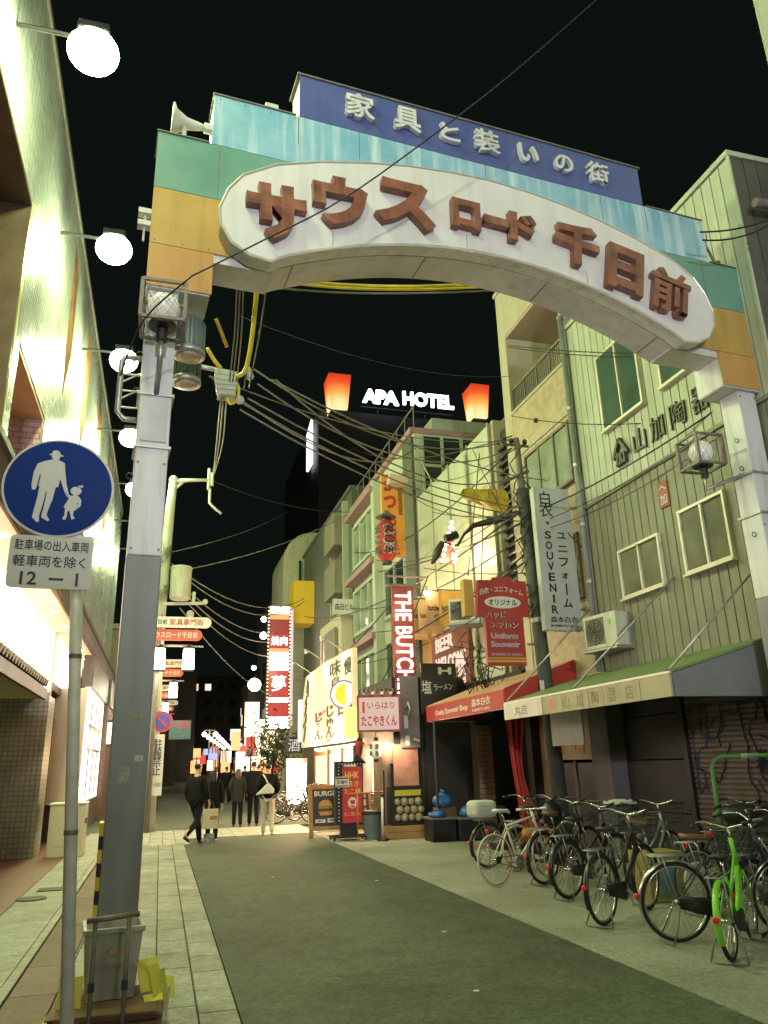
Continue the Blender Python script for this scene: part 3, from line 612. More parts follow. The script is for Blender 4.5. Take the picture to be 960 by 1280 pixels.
# ================================================================== LEFT BUILDING, CLAD IN BRUSHED METAL
XW = -2.6; FL = FWf(XW)
def metalmat():
    mt = mat('glossy_metal_tile', (.27, .275, .235), .3, var=0); nt = mt.node_tree; N = nt.nodes; L = nt.links; b = N['Principled BSDF']
    b.inputs['Roughness'].default_value = .27; b.inputs['Metallic'].default_value = .25; b.inputs['Specular IOR Level'].default_value = .6
    geo = N.new('ShaderNodeNewGeometry'); dv = N.new('ShaderNodeVectorMath'); dv.operation = 'DIVIDE'; dv.inputs[1].default_value = (1, .20, .10); L.new(geo.outputs['Position'], dv.inputs[0])
    fl = N.new('ShaderNodeVectorMath'); fl.operation = 'FLOOR'; L.new(dv.outputs[0], fl.inputs[0]); wn = N.new('ShaderNodeTexWhiteNoise'); L.new(fl.outputs[0], wn.inputs['Vector'])
    sb = N.new('ShaderNodeVectorMath'); sb.operation = 'SUBTRACT'; sb.inputs[1].default_value = (.5, .5, .5); L.new(wn.outputs['Color'], sb.inputs[0])
    ml = N.new('ShaderNodeVectorMath'); ml.operation = 'MULTIPLY'; ml.inputs[1].default_value = (0, .10, .10); L.new(sb.outputs[0], ml.inputs[0])
    sp = N.new('ShaderNodeSeparateXYZ'); L.new(geo.outputs['Position'], sp.inputs[0]); cb = N.new('ShaderNodeCombineXYZ'); L.new(sp.outputs[1], cb.inputs[0]); L.new(sp.outputs[2], cb.inputs[1])
    br = N.new('ShaderNodeTexBrick'); br.offset = 0; br.inputs['Scale'].default_value = 1; br.inputs['Brick Width'].default_value = .20; br.inputs['Row Height'].default_value = .10; br.inputs['Mortar Size'].default_value = .010; br.inputs['Mortar Smooth'].default_value = .6; L.new(cb.outputs[0], br.inputs[0])
    br.inputs[1].default_value = (.40, .44, .45, 1); br.inputs[2].default_value = (.33, .365, .375, 1); br.inputs[3].default_value = (.16, .16, .14, 1)
    no = N.new('ShaderNodeTexNoise'); no.inputs['Scale'].default_value = .7; no.inputs['Detail'].default_value = 8; L.new(geo.outputs['Position'], no.inputs['Vector']); mr = N.new('ShaderNodeMapRange'); mr.inputs[1].default_value = .3; mr.inputs[2].default_value = .7; mr.inputs[3].default_value = .8; mr.inputs[4].default_value = 1.12; L.new(no.outputs[0], mr.inputs[0])
    hs = N.new('ShaderNodeHueSaturation'); L.new(br.outputs[0], hs.inputs['Color']); L.new(mr.outputs[0], hs.inputs['Value']); L.new(hs.outputs[0], b.inputs['Base Color'])
    bp = N.new('ShaderNodeBump'); bp.inputs['Strength'].default_value = .5; bp.inputs['Distance'].default_value = .008; bp.invert = True; L.new(br.outputs[1], bp.inputs['Height'])
    ad = N.new('ShaderNodeVectorMath'); ad.operation = 'ADD'; L.new(bp.outputs[0], ad.inputs[0]); L.new(ml.outputs[0], ad.inputs[1]); nm = N.new('ShaderNodeVectorMath'); nm.operation = 'NORMALIZE'; L.new(ad.outputs[0], nm.inputs[0]); L.new(nm.outputs[0], b.inputs['Normal'])
    return mt
MET = metalmat()
lbld = thing('metal_building', 'tall building clad in glossy greyish tile panels with a row of floodlights', 'building', (XW, 10, 0))
CONC = mat('dim_concrete', (.20, .19, .17), .8, var=.2, scale=2, streak=.3)
BROWN = mat('dark_brown_panel', (.055, .042, .034), .45, var=.25, scale=3, streak=.2)
PINKT = brickmat('pink_wall_tile', (.52, .32, .33), (.46, .28, .29), (.28, .16, .17), .24, .12, .3, 'yz', .6, .012)
PINKC = brickmat('pink_reveal_tile', (.52, .32, .33), (.46, .28, .29), (.28, .16, .17), .24, .12, .3, 'xz', .6, .012)
MB().box(-12, XW - 1.1, -14, 39, 0, 14.0).build('core', CONC, lbld)
MB().box(XW - 1.1, XW - .06, 15.0, 39, 5.7, 14.0).box(XW - 1.1, XW - .06, -14, 15.0, 10.6, 14.0).box(XW - 1.1, XW - .06, 11.55, 12.0, 5.7, 10.6).box(XW - 1.1, XW - .06, 12.0, 15.0, 8.3, 10.6).build('wall', CONC, lbld)
MB().box(-12, XW + .03, -14, 39.02, 14.0, 14.14).build('roof_edge', RUSTY, lbld)
def mp_(y0, y1, z0, z1): MB().fbox(FL, y0 + .008, y1 - .008, z0 + .006, z1 - .006, -.055, random.uniform(0, .008)).build('facade_panel', MET, lbld)
for y in [(-14, -4.8), (-4.8, 0), (0, 3)] + [(3 + i * 2.4, 5.4 + i * 2.4) for i in range(15)]:
    for z0, z1 in ((10.55, 12.3), (12.3, 14.0)): mp_(y[0], y[1], z0, z1)
mp_(11.5, 12.05, 5.7, 10.55)
for y0, y1 in ((12.05, 13.5), (13.5, 15.0)): mp_(y0, y1, 8.28, 10.55)
for i in range(10):
    for z0, z1 in ((5.7, 8.1), (8.1, 10.55)): mp_(15.0 + i * 2.4, 17.4 + i * 2.4, z0, z1)
for y in (16.2, 19.8, 24.0, 28.5):
    fn = MB(); fn.add([(XW, y, 13.4), (XW, y + .9, 12.9), (XW, y + .5, 9.6), (XW + .10, y + .25, 12.6), (XW + .10, y + .45, 10.6)], [(0, 1, 4, 3), (0, 3, 4, 2), (1, 2, 4), (0, 2, 1)])
    fn.build('facade_fin', mat('copper_fin', (.30, .16, .09), .4, metal=.6, var=.2), lbld)
# dark glazed recess nearest the viewer, pink tiled recess behind it
rc = MB(); rc.box(XW - 1.08, XW - 1.0, -14, 11.5, 5.7, 10.55).build('recess_back', BROWN, lbld)
MB().box(XW - .98, XW - .9, 8.0, 10.6, 5.7, 10.3).build('recess_panel', mat('dusky_pink_panel', (.34, .20, .19), .5, var=.2), lbld)
MB().box(XW - 1.0, XW + .03, 11.42, 11.5, 5.7, 10.54).box(XW - 1.0, XW + .03, -14, 11.42, 10.46, 10.54).build('recess_frame', mat('bronze_frame', (.10, .07, .05), .35, metal=.5, var=.2), lbld)
MB().box(XW + .0, XW + .04, 11.5, 11.56, 5.7, 10.6).build('edge_trim', mat('brass_trim', (.5, .45, .2), .35, metal=.6, var=.1), lbld)
MB().box(XW - .85, XW - .82, 12.05, 15.0, 5.7, 8.28).build('tiled_recess', mat('pink_grout', (.2, .12, .12), .8, var=.1), lbld)
me = None; ptm = mat('pink_tile', (.50, .31, .32), .3, var=.1, scale=6, rnd=.08)
for j in range(17):
    for i in range(12):
        y = 12.06 + i * .245 - (.12 if j % 2 else 0)
        if y < 12.0: continue
        if me is None: o = MB().box(-.02, 0, .004, .237, .004, .116).build('wall_tile', ptm, lbld, local=True); me = o.data
        else: o = bpy.data.objects.new('wall_tile', me); C.objects.link(o); o.parent = lbld
        o.location = V((XW - .80, y, 6.22 + j * .12)) - lbld.location
MB().box(XW - .8, XW - .01, 14.9, 14.99, 5.7, 8.27).build('tiled_reveal', PINKC, lbld)
MB().box(XW - .8, XW - .01, 12.05, 14.9, 8.2, 8.275).build('recess_soffit', mat('orange_soffit', (.45, .24, .12), .5, var=.15), lbld)
point((XW - .35, 13.6, 6.1), 16, (1, .72, .62), .1, 'recess_lamp')
point((XW - .5, 9.6, 6.1), 5, (1, .6, .55), .1, 'recess_lamp')
# cornice, soffit with downlights, lit wall
XC = -2.1
MB().box(XW - .9, XC, -14, 39, 4.93, 5.52).build('cornice', BROWN, lbld)
for i in range(16):
    y = 10 + i * 1.8; MB().box(XC, XC + .02, y, y + 1.77, 5.0, 5.40).build('cornice_panel', mat('dark_bronze_sheet', (.075, .06, .05), .4, var=.2, rnd=.15), lbld)
MB().box(XC, XC + .08, -14, 39, 5.43, 5.53).build('cornice_cap', BROWN, lbld)
MB().box(XW - .9, XC - .04, -14, 38, 4.86, 4.93).build('soffit', mat('pink_cream_soffit', (.60, .40, .30), .6, var=.1), lbld)
LIT = glow('white_wall_glow', (1, .80, .58), 5.5)  # the downlit wall's light is put in as its own glow
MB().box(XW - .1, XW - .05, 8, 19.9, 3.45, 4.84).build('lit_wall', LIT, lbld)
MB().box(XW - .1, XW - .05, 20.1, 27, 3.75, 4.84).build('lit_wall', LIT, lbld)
MB().box(XW - .12, XW - .0, 19.9, 20.08, .0, 4.86).build('post', mat('cream_tile_post', (.55, .42, .3), .5, var=.1), lbld)
MB().box(XW - .9, XW - .02, 8, 20, 3.25, 3.44).build('beam', BROWN, lbld)
MB().box(XW - .9, XW - .02, 20.1, 39, 3.55, 3.74).build('beam', BROWN, lbld)
for i in range(8):
    y = 11.4 + i * 1.9; MB().lathe([(.07, 0), (.07, -.02), (.05, -.025)], (-2.33, y, 4.86), 12).build('downlight', glow('downlight_glow', (1, .8, .6), 12), lbld)
    if i % 2 == 0: spot((-2.33, y, 4.80), (-2.25, y, 0), 60, WARM, .06, 130, 'downlight_beam')
# tiled pillar, doors
TILEG = brickmat('grey_green_wall_tile', (.30, .29, .23), (.25, .245, .20), (.14, .14, .12), .10, .10, .3, 'diag', .8, .010, 0.)
MB().box(-4.6, -2.40, 18.3, 19.3, 0, 3.24).build('tiled_pillar', TILEG, lbld)
MB().box(XW - .9, XW - .3, 19.35, 22, 0, 3.24).build('dark_doorway', BLACK, lbld)
b = MB()
for y in (19.7, 20.4, 21.1): b.box(XW - .31, XW - .24, y, y + .06, .05, 3.2)
b.box(XW - .31, XW - .25, 19.4, 21.9, 1.05, 1.12); b.build('door_frame', BROWN, lbld)
MB().box(-2.72, -1.98, 22.0, 22.25, .88, 3.75).build('cream_pier', mat('cream_board', (.60, .50, .40), .5, var=.06, scale=2), lbld)
MB().box(XW - .6, -2.13, 22.3, 23.8, 0, 3.5).build('dark_pier', BROWN, lbld)
MB().box(-2.2, -2.1, 23.9, 30.2, .85, 3.95).build('lit_window', glow('lit_window_panel', (1, .84, .66), 3.6), lbld)
MB().box(-2.3, -2.06, 23.8, 30.3, 0, .83).build('plinth', BROWN, lbld)
MB().box(-2.3, -2.0, 23.8, 31, 3.97, 4.85).build('window_head', BROWN, lbld)
b = MB()
for y in (25.2, 26.8, 28.4): b.box(-2.09, -2.06, y, y + .08, 1.0, 3.9)
for z in (2.25, 2.9): b.box(-2.09, -2.055, 24.6, 29.4, z, z + .07)
b.build('window_bar', BROWN, lbld)
BRK = brickmat('dark_red_brick', (.15, .075, .05), (.11, .055, .04), (.06, .05, .045), .24, .08, .6, 'diag', .8, .012)
MB().box(-5, -1.95, 30.4, 39, 0, 3.9).build('brick_wall', BRK, lbld)
MB().box(-5, -1.9, 30.4, 39, 3.9, 4.85).build('brick_head', BROWN, lbld)
point((-1.75, 27, 2.6), 60, WARM, .3, 'window_glow'); point((-2.0, 16, 4.3), 55, WARM, .2, 'panel_glow')
# small tiled eave
ev = thing('tiled_eave', 'small dark tiled eave projecting over the left doorway', 'eave', (-2.6, 12.3, 3.0))
RT_ = mat('dark_roof_tile', (.075, .065, .055), .5, var=.25, scale=7, rnd=.15)
MB().hexa([(-2.98, 9.8, 3.25), (-1.98, 9.8, 2.97), (-1.98, 14.55, 2.97), (-2.98, 14.55, 3.25), (-2.98, 9.8, 3.32), (-1.98, 9.8, 3.04), (-1.98, 14.55, 3.04), (-2.98, 14.55, 3.32)]).build('deck', BROWN, ev)
tm = None
for i in range(21):
    y = 9.95 + i * .22
    if tm is None:
        b = MB(); b.tube((-1.0, 0, .28), (.02, 0, .0), .062, n=8); o = b.build('roof_tile', RT_, ev, local=True); tm = o.data
    else:
        o = bpy.data.objects.new('roof_tile', tm); C.objects.link(o); o.parent = ev
    o.location = V((-1.95, y, 3.10)) - ev.location
MB().box(-2.95, -2.0, 9.8, 14.5, 2.86, 2.95).build('underside', mat('olive_board', (.30, .29, .12), .6, var=.1), ev)
MB().box(-2.02, -1.95, 9.8, 14.58, 2.84, 3.02).build('fascia', BROWN, ev)
# white cabinet, lantern
wb = thing('white_cabinet', 'white boxy cabinet standing on the left footway by the tiled pillar', 'cabinet', (-1.8, 18.5, 0))
MB().box(-2.14, -1.45, 18.15, 18.9, .0, 1.0).build('cabinet_body', mat('cream_cabinet', (.62, .58, .48), .45, var=.06, scale=3, streak=.12), wb, bevel=.015)
MB().box(-2.16, -1.43, 18.13, 18.92, 1.003, 1.04).build('cabinet_top', mat('cream_cabinet_top', (.68, .66, .56), .4, var=.05), wb, bevel=.008)
MB().box(-1.449, -1.43, 18.3, 18.6, .62, .72).build('grip', BLACK, wb); MB().box(-2.0, -1.6, 18.146, 18.149, .2, .205).build('seam', BROWN, wb)
ln_ = thing('wall_lantern', 'square lit wall lantern on a bracket at the far brick wall', 'lantern', (-1.75, 31.2, 2.7))
MB().box(-1.95, -1.45, 31.0, 31.4, 2.6, 3.35).build('lantern_glass', glow('lantern_glow', (1, .78, .5), 6), ln_)
MB().box(-2.0, -1.4, 30.95, 31.45, 3.35, 3.45).box(-2.0, -1.4, 30.95, 31.45, 2.52, 2.6).tube((-1.7, 31.2, 3.45), (-1.7, 31.2, 3.7), .03).build('lantern_frame', DARK, ln_)
point((-1.3, 30.8, 2.9), 25, WARM, .2, 'lantern_light')
# floodlights along the top
NM = ['nearest', 'second', 'third', 'fourth', 'fifth', 'sixth', 'seventh']
FG = glow('flood_glow', (.93, 1, .72), 26)
vis = [f for f in FLOODS]
proto = None; k = 0
for y, c, p in FLOODS:
    if proto is None:
        t = thing('facade_floodlight', 'x', 'floodlight', (0, 0, 0), 'floodlights along the top of the metal building')
        b = MB().tube((-1.1, 0, .12), (-.15, 0, .12), .035); b.build('arm', DARK, t)
        b = MB().box(-.22, .22, -.22, .22, .10, .26); b.build('housing', DARK, t, bevel=.03)
        b = MB().ball((0, 0, -.10), .36, 20, (1, .9, .85)); b.build('lens', FG, t, smooth=True)  # oversized ball, its shape takes in the glare around the lamp
        proto = t
    else: t = copytree(proto)
    t.location = (-1.55, y, 11.66 if y == 9.2 else 11.95)
    n = None
    if y > 9: t['label'] = '%s floodlight from the viewer, glaring on the top of the metal building' % NM[k]; k += 1
    else: t['label'] = ['rearmost floodlight on the metal building behind the viewer', 'floodlight next to the rearmost one behind the viewer', 'floodlight on the metal building straight above the viewer', 'floodlight just before the nearest visible one on the metal building'][[-9.8, -4.8, .2, 4.9].index(y)]
# ================================================================== RIGHT SIDE BUILDINGS
F = 7.5; FF = FE(F)
MINT = mat('pale_mint_siding', (.46, .51, .41), .5, var=.12, scale=1.5, streak=.34, dirt_or_shade=(.2, .19, .12), rnd=.06, blot=.25, bsc=.8)
OLIV = mat('grey_green_siding', (.21, .215, .155), .5, var=.15, scale=1.5, streak=.5, dirt_or_shade=(.11, .085, .05), rnd=.07, blot=.3, bsc=.7)
DKSD = mat('shaded_end_siding', (.085, .085, .075), .55, var=.2, scale=2, streak=.3, rnd=.08)  # end wall coloured darker to carry the shade on it
JDARK = mat('dark_joint', (.04, .042, .035), .8, var=.1)
FRAMEL = mat('cream_window_frame', (.66, .62, .52), .4, metal=.2, var=.08)
sb_ = thing('siding_building', 'three storey building with pale mint siding above grey green siding', 'building', (F, 9.8, 0))
MB().box(F + .02, 13, 7.32, 12.2, 2.95, 10.0).box(F + .6, 13, 7.32, 12.2, 0, 2.95).build('core', JDARK, sb_)
def strips(f, u0, u1, pitch, v0, v1, m, parent, nm, d=.016, gap=.02):
    n = round((u1 - u0) / pitch); me = None
    for i in range(n):
        if me is None:
            o = MB().fbox(f, u0 + gap / 2, u0 + pitch - gap / 2, v0, v1, 0, d).build(nm, m, parent); me = o.data
        else:
            o = bpy.data.objects.new(nm, me); C.objects.link(o); o.parent = parent; o.location = f.u * (i * pitch)
strips(Fr((F + .02, 0, 0), (0, 1, 0), (-1, 0, 0)), 7.32, 12.2, .2033, 6.19, 9.98, MINT, sb_, 'siding_panel')
strips(Fr((F + .02, 0, 0), (0, 1, 0), (-1, 0, 0)), 7.32, 12.2, .2033, 3.0, 6.12, OLIV, sb_, 'siding_panel')
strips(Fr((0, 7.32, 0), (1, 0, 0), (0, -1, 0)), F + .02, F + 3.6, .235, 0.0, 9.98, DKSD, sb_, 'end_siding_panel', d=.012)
MB().fbox(FF, 7.30, 12.22, 6.125, 6.185, -.02, .03).build('band_flashing', OLIV, sb_)
MB().box(F - .03, 13, 7.28, 12.2, 10.003, 10.09).build('roof_coping', mat('pale_coping', (.45, .47, .38), .5, var=.1), sb_)
MB().box(F - .012, F + .02, 7.29, 7.33, 0, 10.0).build('corner_trim', MINT, sb_)
for (a, b_, c, d, gm) in ((10.0, 11.25, 7.30, 8.80, GLASSM), (8.25, 9.50, 7.30, 8.80, GLASSM)):
    window(sb_, FF, a, b_, c, d, -.004, .045, .06, FRAMEL, gm, 2, 1)
CURT = mat('dusty_window_glass', (.13, .13, .085), .10, var=.45, scale=.9, spec=.7)
for (a, b_, c, d) in ((10.12, 11.3, 4.2, 5.05), (8.53, 9.58, 4.22, 5.22)):
    window(sb_, FF, a, b_, c, d, -.004, .045, .06, FRAMEL, CURT, 2, 1)
LET = mat('dark_bronze_letter', (.05, .045, .035), .5, var=.1)
for ch, u, w in (('山', 10.28, .36), ('加', 9.78, .36), ('陶', 9.24, .38), ('器', 8.7, .38), ('店', 8.2, .38)):
    text(sb_, FF, ch, u, 6.74, w, .42, .005, LET, depth=.025, bold=.0, name='letter')
b = MB()
for (u0, v0, u1, v1) in ((11.05, 6.66, 10.83, 6.98), (10.83, 6.98, 10.61, 6.66)): b.fbox(Fr(FF.p(u0, v0), (FF.p(u1, v1) - FF.p(u0, v0)).normalized(), (-1, 0, 0), 1, (FF.p(u1, v1) - FF.p(u0, v0)).normalized().cross(V((-1, 0, 0)))), 0, .39, -.03, .03, .003, .07)
b.build('roof_mark', LET, sb_); text(sb_, FF, '加', 10.83, 6.62, .3, .26, .005, LET, depth=.07, bold=.03, name='letter')
em = MB().fbox(FF, 9.75, 10.0, 5.40, 5.82, .0, .02).build('red_emblem', mat('faded_red_plate', (.30, .045, .03), .5, var=.2, scale=8), sb_)
text(sb_, FF, '加', 9.875, 5.53, .17, .17, .021, SIGNW, depth=.004, bold=.02); text(sb_, FF, 'へ', 9.875, 5.72, .19, .08, .021, SIGNW, depth=.004, bold=.03)
MB().tube((F + .1, 7.1, 9.02), (F + 1.2, 7.05, 9.02), .07, n=12).build('vent_pipe', RUSTY, sb_)
for i, (a, b_) in enumerate((((F - .02, 7.16, 8.1), (F + 3, 7.2, 8.25)), ((F - .02, 7.16, 7.9), (F + 3, 7.2, 7.8)))): pass
# ground floor: rolling shutter, dark panels, pillar
SHUT = mat('rolling_shutter', (.15, .125, .11), .5, metal=.2, var=.25, scale=2, streak=.3)
sh = MB(); z = .02
prof = []
while z < 2.9:
    prof += [(0, z), (.018, z + .012), (.018, z + .052), (0, z + .064)]; z += .072
k = len(prof)
sh.add([(F + .32 - d, 7.5, zz) for d, zz in prof] + [(F + .32 - d, 10.55, zz) for d, zz in prof], [(i, i + 1, k + i + 1, k + i) for i in range(k - 1)])
sh.build('rolling_shutter', SHUT, sb_)
GRAF = mat('blue_black_spray_paint', (.035, .045, .10), .6, var=.3, scale=10)
random.seed(21); gb = MB()
FSH = FE(F + .297)
def scrawl(u, v, r, n=18, w=.014):
    pts_ = []; a = random.uniform(0, 6); x, y = u, v
    for i in range(n):
        a += random.uniform(-.9, 1.0); x += cos(a) * r; y += sin(a) * r * 1.25; y = max(.2, min(2.35, y)); x = max(7.6, min(10.45, x)); pts_.append(FSH.p(x, y, .003))
    gb.path(pts_, w * .9, 4)
for (u, v, r, n) in ((10.2, 1.9, .10, 22), (9.9, 1.6, .13, 20), (9.6, 1.9, .09, 24), (9.3, 1.4, .14, 22), (9.8, 1.1, .11, 20), (9.1, 1.8, .10, 20), (8.9, 1.2, .12, 22), (10.2, 1.0, .1, 16), (8.6, 1.7, .1, 20), (9.4, .8, .1, 16), (8.2, 1.4, .1, 16), (10.25, 1.4, .12, 18)): scrawl(u, v, r, n)
for (u, v) in ((9.05, 1.55),):
    for i in range(6): gb.path([FSH.p(u + .13 * cos(i * pi / 6), v + .16 * sin(i * pi / 6), .003), FSH.p(u - .13 * cos(i * pi / 6), v - .16 * sin(i * pi / 6), .003)], .014, 4)
gb.build('graffiti', GRAF, sb_, label='tangled blue black graffiti on the shutter'); random.seed(11)
MB().box(F + .25, F + .6, 10.56, 10.66, 0, 2.9).build('shutter_rail', DARK, sb_)
DPAN = mat('dark_grey_panel', (.028, .027, .026), .55, var=.3, scale=2, streak=.3)
for z0, z1 in ((.0, .78), (.80, 1.58), (1.60, 2.28), (2.30, 2.94)): MB().box(F + .30, F + .6, 10.68, 12.3, z0, z1).build('wall_panel', DPAN, sb_)
MB().box(F + .02, F + .6, 7.3, 7.48, 0, 2.94).build('end_pier', DKSD, sb_)
# awning
aw = thing('green_awning', 'faded green shop awning with a cream lettered valance on three stay rods', 'awning', (6.7, 10.6, 2.35))
GRNC = mat('faded_green_canvas', (.135, .20, .075), .75, var=.2, scale=2, streak=.35, dirt_or_shade=(.2, .2, .12))
XA = 5.95
MB().hexa([(XA, 8.2, 2.61), (F - .002, 8.2, 3.05), (F - .002, 13.12, 3.05), (XA, 13.12, 2.61), (XA, 8.2, 2.64), (F - .002, 8.2, 3.09), (F - .002, 13.12, 3.09), (XA, 13.12, 2.64)]).build('canopy', GRNC, aw)
MB().hexa([(XA + .01, 8.2, 2.33), (F - .01, 8.2, 2.33), (F - .01, 8.225, 2.33), (XA + .01, 8.225, 2.33), (XA + .01, 8.2, 2.605), (F - .01, 8.2, 3.04), (F - .01, 8.225, 3.04), (XA + .01, 8.225, 2.605)]).build('end_cap', mat('blue_grey_canvas', (.165, .17, .18), .7, var=.12), aw)
VAL = mat('cream_valance', (.37, .32, .225), .6, var=.12, scale=3, streak=.3); VALW = mat('pink_white_valance', (.62, .54, .52), .6, var=.1, scale=3, streak=.2)
FA_ = FE(XA)
ys = [8.2, 8.85, 9.75, 10.15, 10.95, 11.62]
for a, b_ in zip(ys, ys[1:]): MB().fbox(FA_, a + .006, b_ - .006, 2.33, 2.60, .0, .03).build('valance_panel', VAL, aw)
MB().fbox(FA_, 11.63, 13.12, 2.33, 2.61, .0, .035).build('valance_panel', VALW, aw, label='pinkish white valance panel at the far end')
MB().fbox(FA_, 8.2, 13.12, 2.605, 2.635, -.01, .03).build('front_rail', ALU, aw)
FADED = mat('faded_brown_lettering', (.24, .20, .145), .7, var=.3, scale=12); FADR = mat('faded_red_lettering', (.50, .20, .15), .7, var=.2)
text(aw, FA_, '丸吉', 12.42, 2.46, .50, .16, .036, mat('dim_purple_lettering', (.22, .15, .2), .7, var=.2), depth=.002, bold=.02)
MB().prism(FA_, [(11.28 + .08 * cos(i * pi / 8), 2.465 + .09 * sin(i * pi / 8)) for i in range(16)], .031, .033).build('red_mark', FADR, aw)
for ch, u in (('山', 10.82), ('加', 10.42), ('陶', 9.98), ('器', 9.52), ('店', 9.10)): text(aw, FA_, ch, u, 2.463, .20, .19, .031, FADED, depth=.002, bold=.02)
for a, b_ in (((XA, 13.08, 2.64), (F - .01, 12.36, 4.30)), ((XA, 10.66, 2.63), (F - .01, 9.93, 4.27)), ((XA, 8.27, 2.63), (F - .01, 8.3, 3.95))):
    MB().tube(a, b_, .016, n=8).build('stay_rod', STEEL, aw, smooth=True)
    MB().ball(a, .03, 8).build('rod_end', DARK, aw)
# drain pipe and air conditioner
dp = thing('drain_pipe', 'grey drain pipe running down between the mint siding and the beige building', 'pipe', (F - .09, 12.24, 3.1))
b = MB().tube((F - .09, 12.24, 3.1), (F - .09, 12.24, 10.3), .055, n=12).tube((F - .09, 12.24, 10.28), (F - .09, 12.24, 10.34), .07, n=12); b.build('pipe', mat('blue_grey_pipe', (.22, .26, .25), .45, var=.15, streak=.2), dp, smooth=True)
for z in (3.6, 4.7, 5.8, 7.0, 8.2, 9.4): MB().tube((F - .09, 12.24, z), (F - .09, 12.24, z + .06), .065, n=12).build('pipe_clip', STEEL, dp)
def ac_unit(loc, label, wall=True, s=1., rz=0):
    t = thing('air_conditioner', label, 'air conditioner', loc, rz=rz); b = MB().box(-.40 * s, .40 * s, -.15 * s, .15 * s, 0, .58 * s); b.build('casing', mat('cream_ac', (.55, .57, .46), .45, var=.08, scale=4, streak=.3), t, local=True, bevel=.015)
    b = MB()
    for r in (.21, .16, .11, .06): b.ring((-.12 * s, -.158 * s, .29 * s), r * s, .006, 24, 5)
    for i in range(8): b.tube((-.12 * s, -.158 * s, .29 * s), (-.12 * s + .22 * s * cos(i * pi / 4), -.158 * s, .29 * s + .22 * s * sin(i * pi / 4)), .004, n=4)
    b.build('fan_grille', DARK, t, local=True)
    MB().box(-.36 * s, .12 * s, -.1515 * s, -.151 * s, .06 * s, .52 * s).build('grille_recess', mat('grey_grille', (.16, .15, .12), .6, var=.1), t, local=True)
    MB().box(.22 * s, .30 * s, -.153 * s, -.1505 * s, .36 * s, .46 * s).build('label_plate', mat('green_label', (.25, .5, .12), .5, var=0), t, local=True)
    if wall: MB().box(-.45 * s, .45 * s, -.22 * s, .5 * s, -.05, -.02).box(.40 * s, .45 * s, .1 * s, .55 * s, -.02, .5).build('wall_bracket', STEEL, t, local=True)
    return t
ac_unit((7.28, 11.65, 3.42), 'cream air conditioner on a wall bracket above the green awning', rz=RAD(-80), s=1.0)

# ---- beige building with balcony
BEI = mat('beige_stucco', (.44, .40, .30), .75, var=.1, scale=4, bump=.2, bscale=40, streak=.22, dirt_or_shade=(.2, .17, .1))
BTILE = brickmat('beige_mosaic_tile', (.47, .36, .24), (.36, .27, .17), (.38, .31, .22), .12, .12, .5, 'yz', .3, .006, 0)
bb = thing('beige_building', 'beige stucco building with a railed balcony high beside the mint siding', 'building', (F, 13.8, 0))
MB().box(F + 1.3, 13, 12.26, 15.35, 0, 12.8).build('core', BEI, bb)
b = MB().fbox(FF, 14.97, 15.35, 3.0, 12.8, -1.3, 0).fbox(FF, 12.26, 12.44, 3.0, 12.8, -1.3, 0).fbox(FF, 12.44, 14.97, 11.5, 12.8, -1.3, 0).fbox(FF, 12.44, 14.97, 8.25, 8.45, -1.3, 0.005)
b.build('wall', BEI, bb); MB().box(F - .05, 13, 12.24, 15.38, 12.803, 12.9).build('roof_coping', mat('beige_coping', (.44, .41, .32), .6, var=.1), bb)
MB().fbox(FF, 12.44, 14.97, 8.45, 9.36, -.14, -.01).build('balcony_parapet', BTILE, bb); MB().fbox(FF, 12.43, 14.98, 9.363, 9.42, -.16, .02).build('parapet_cap', BEI, bb)
MB().fbox(FF, 12.44, 14.97, 3.2, 8.25, -1.0, -.02).build('tiled_wall', BTILE, bb)
b = MB().fbox(FF, 12.44, 14.97, 10.0, 10.05, -.1, -.05).fbox(FF, 12.44, 14.97, 9.5, 9.53, -.1, -.05)
for i in range(5): u = 12.46 + i * .62; b.fbox(FF, u, u + .035, 9.42, 10.0, -.1, -.05)
b.build('balcony_rail', RUSTY, bb); b = MB()
for i in range(28): u = 12.5 + i * .088; b.fbox(FF, u, u + .016, 9.53, 10.0, -.085, -.065)
b.build('baluster', RUSTY, bb, kind='stuff')
MB().fbox(FF, 12.44, 14.97, 11.44, 11.5, -1.29, -.02).build('balcony_soffit', mat('pinkish_soffit', (.42, .34, .26), .7, var=.1), bb)
window(bb, FE(F + 1.28), 12.9, 14.4, 9.3, 11.1, .0, .06, .04, RUSTY, GLASS, 2)
MB().box(F + .3, F + .55, 13.0, 13.12, 11.3, 11.42).build('balcony_lamp', DARK, bb)
window(bb, FF, 12.5, 14.5, 6.85, 8.12, -.02, .06, .06, RUSTY, mat('pale_curtained_glass', (.30, .36, .28), .15, var=.3, scale=1.2), 3, 1)
MB().lathe([(.05, 0), (.06, .03), (.04, .06)], (F - .0, 13.8, 8.7), 10, (-1, 0, 0)).build('wall_vent', DARK, bb)
window(bb, FF, 12.6, 14.6, 4.55, 5.8, -.02, .06, .06, RUSTY, GLASS, 3, 1)
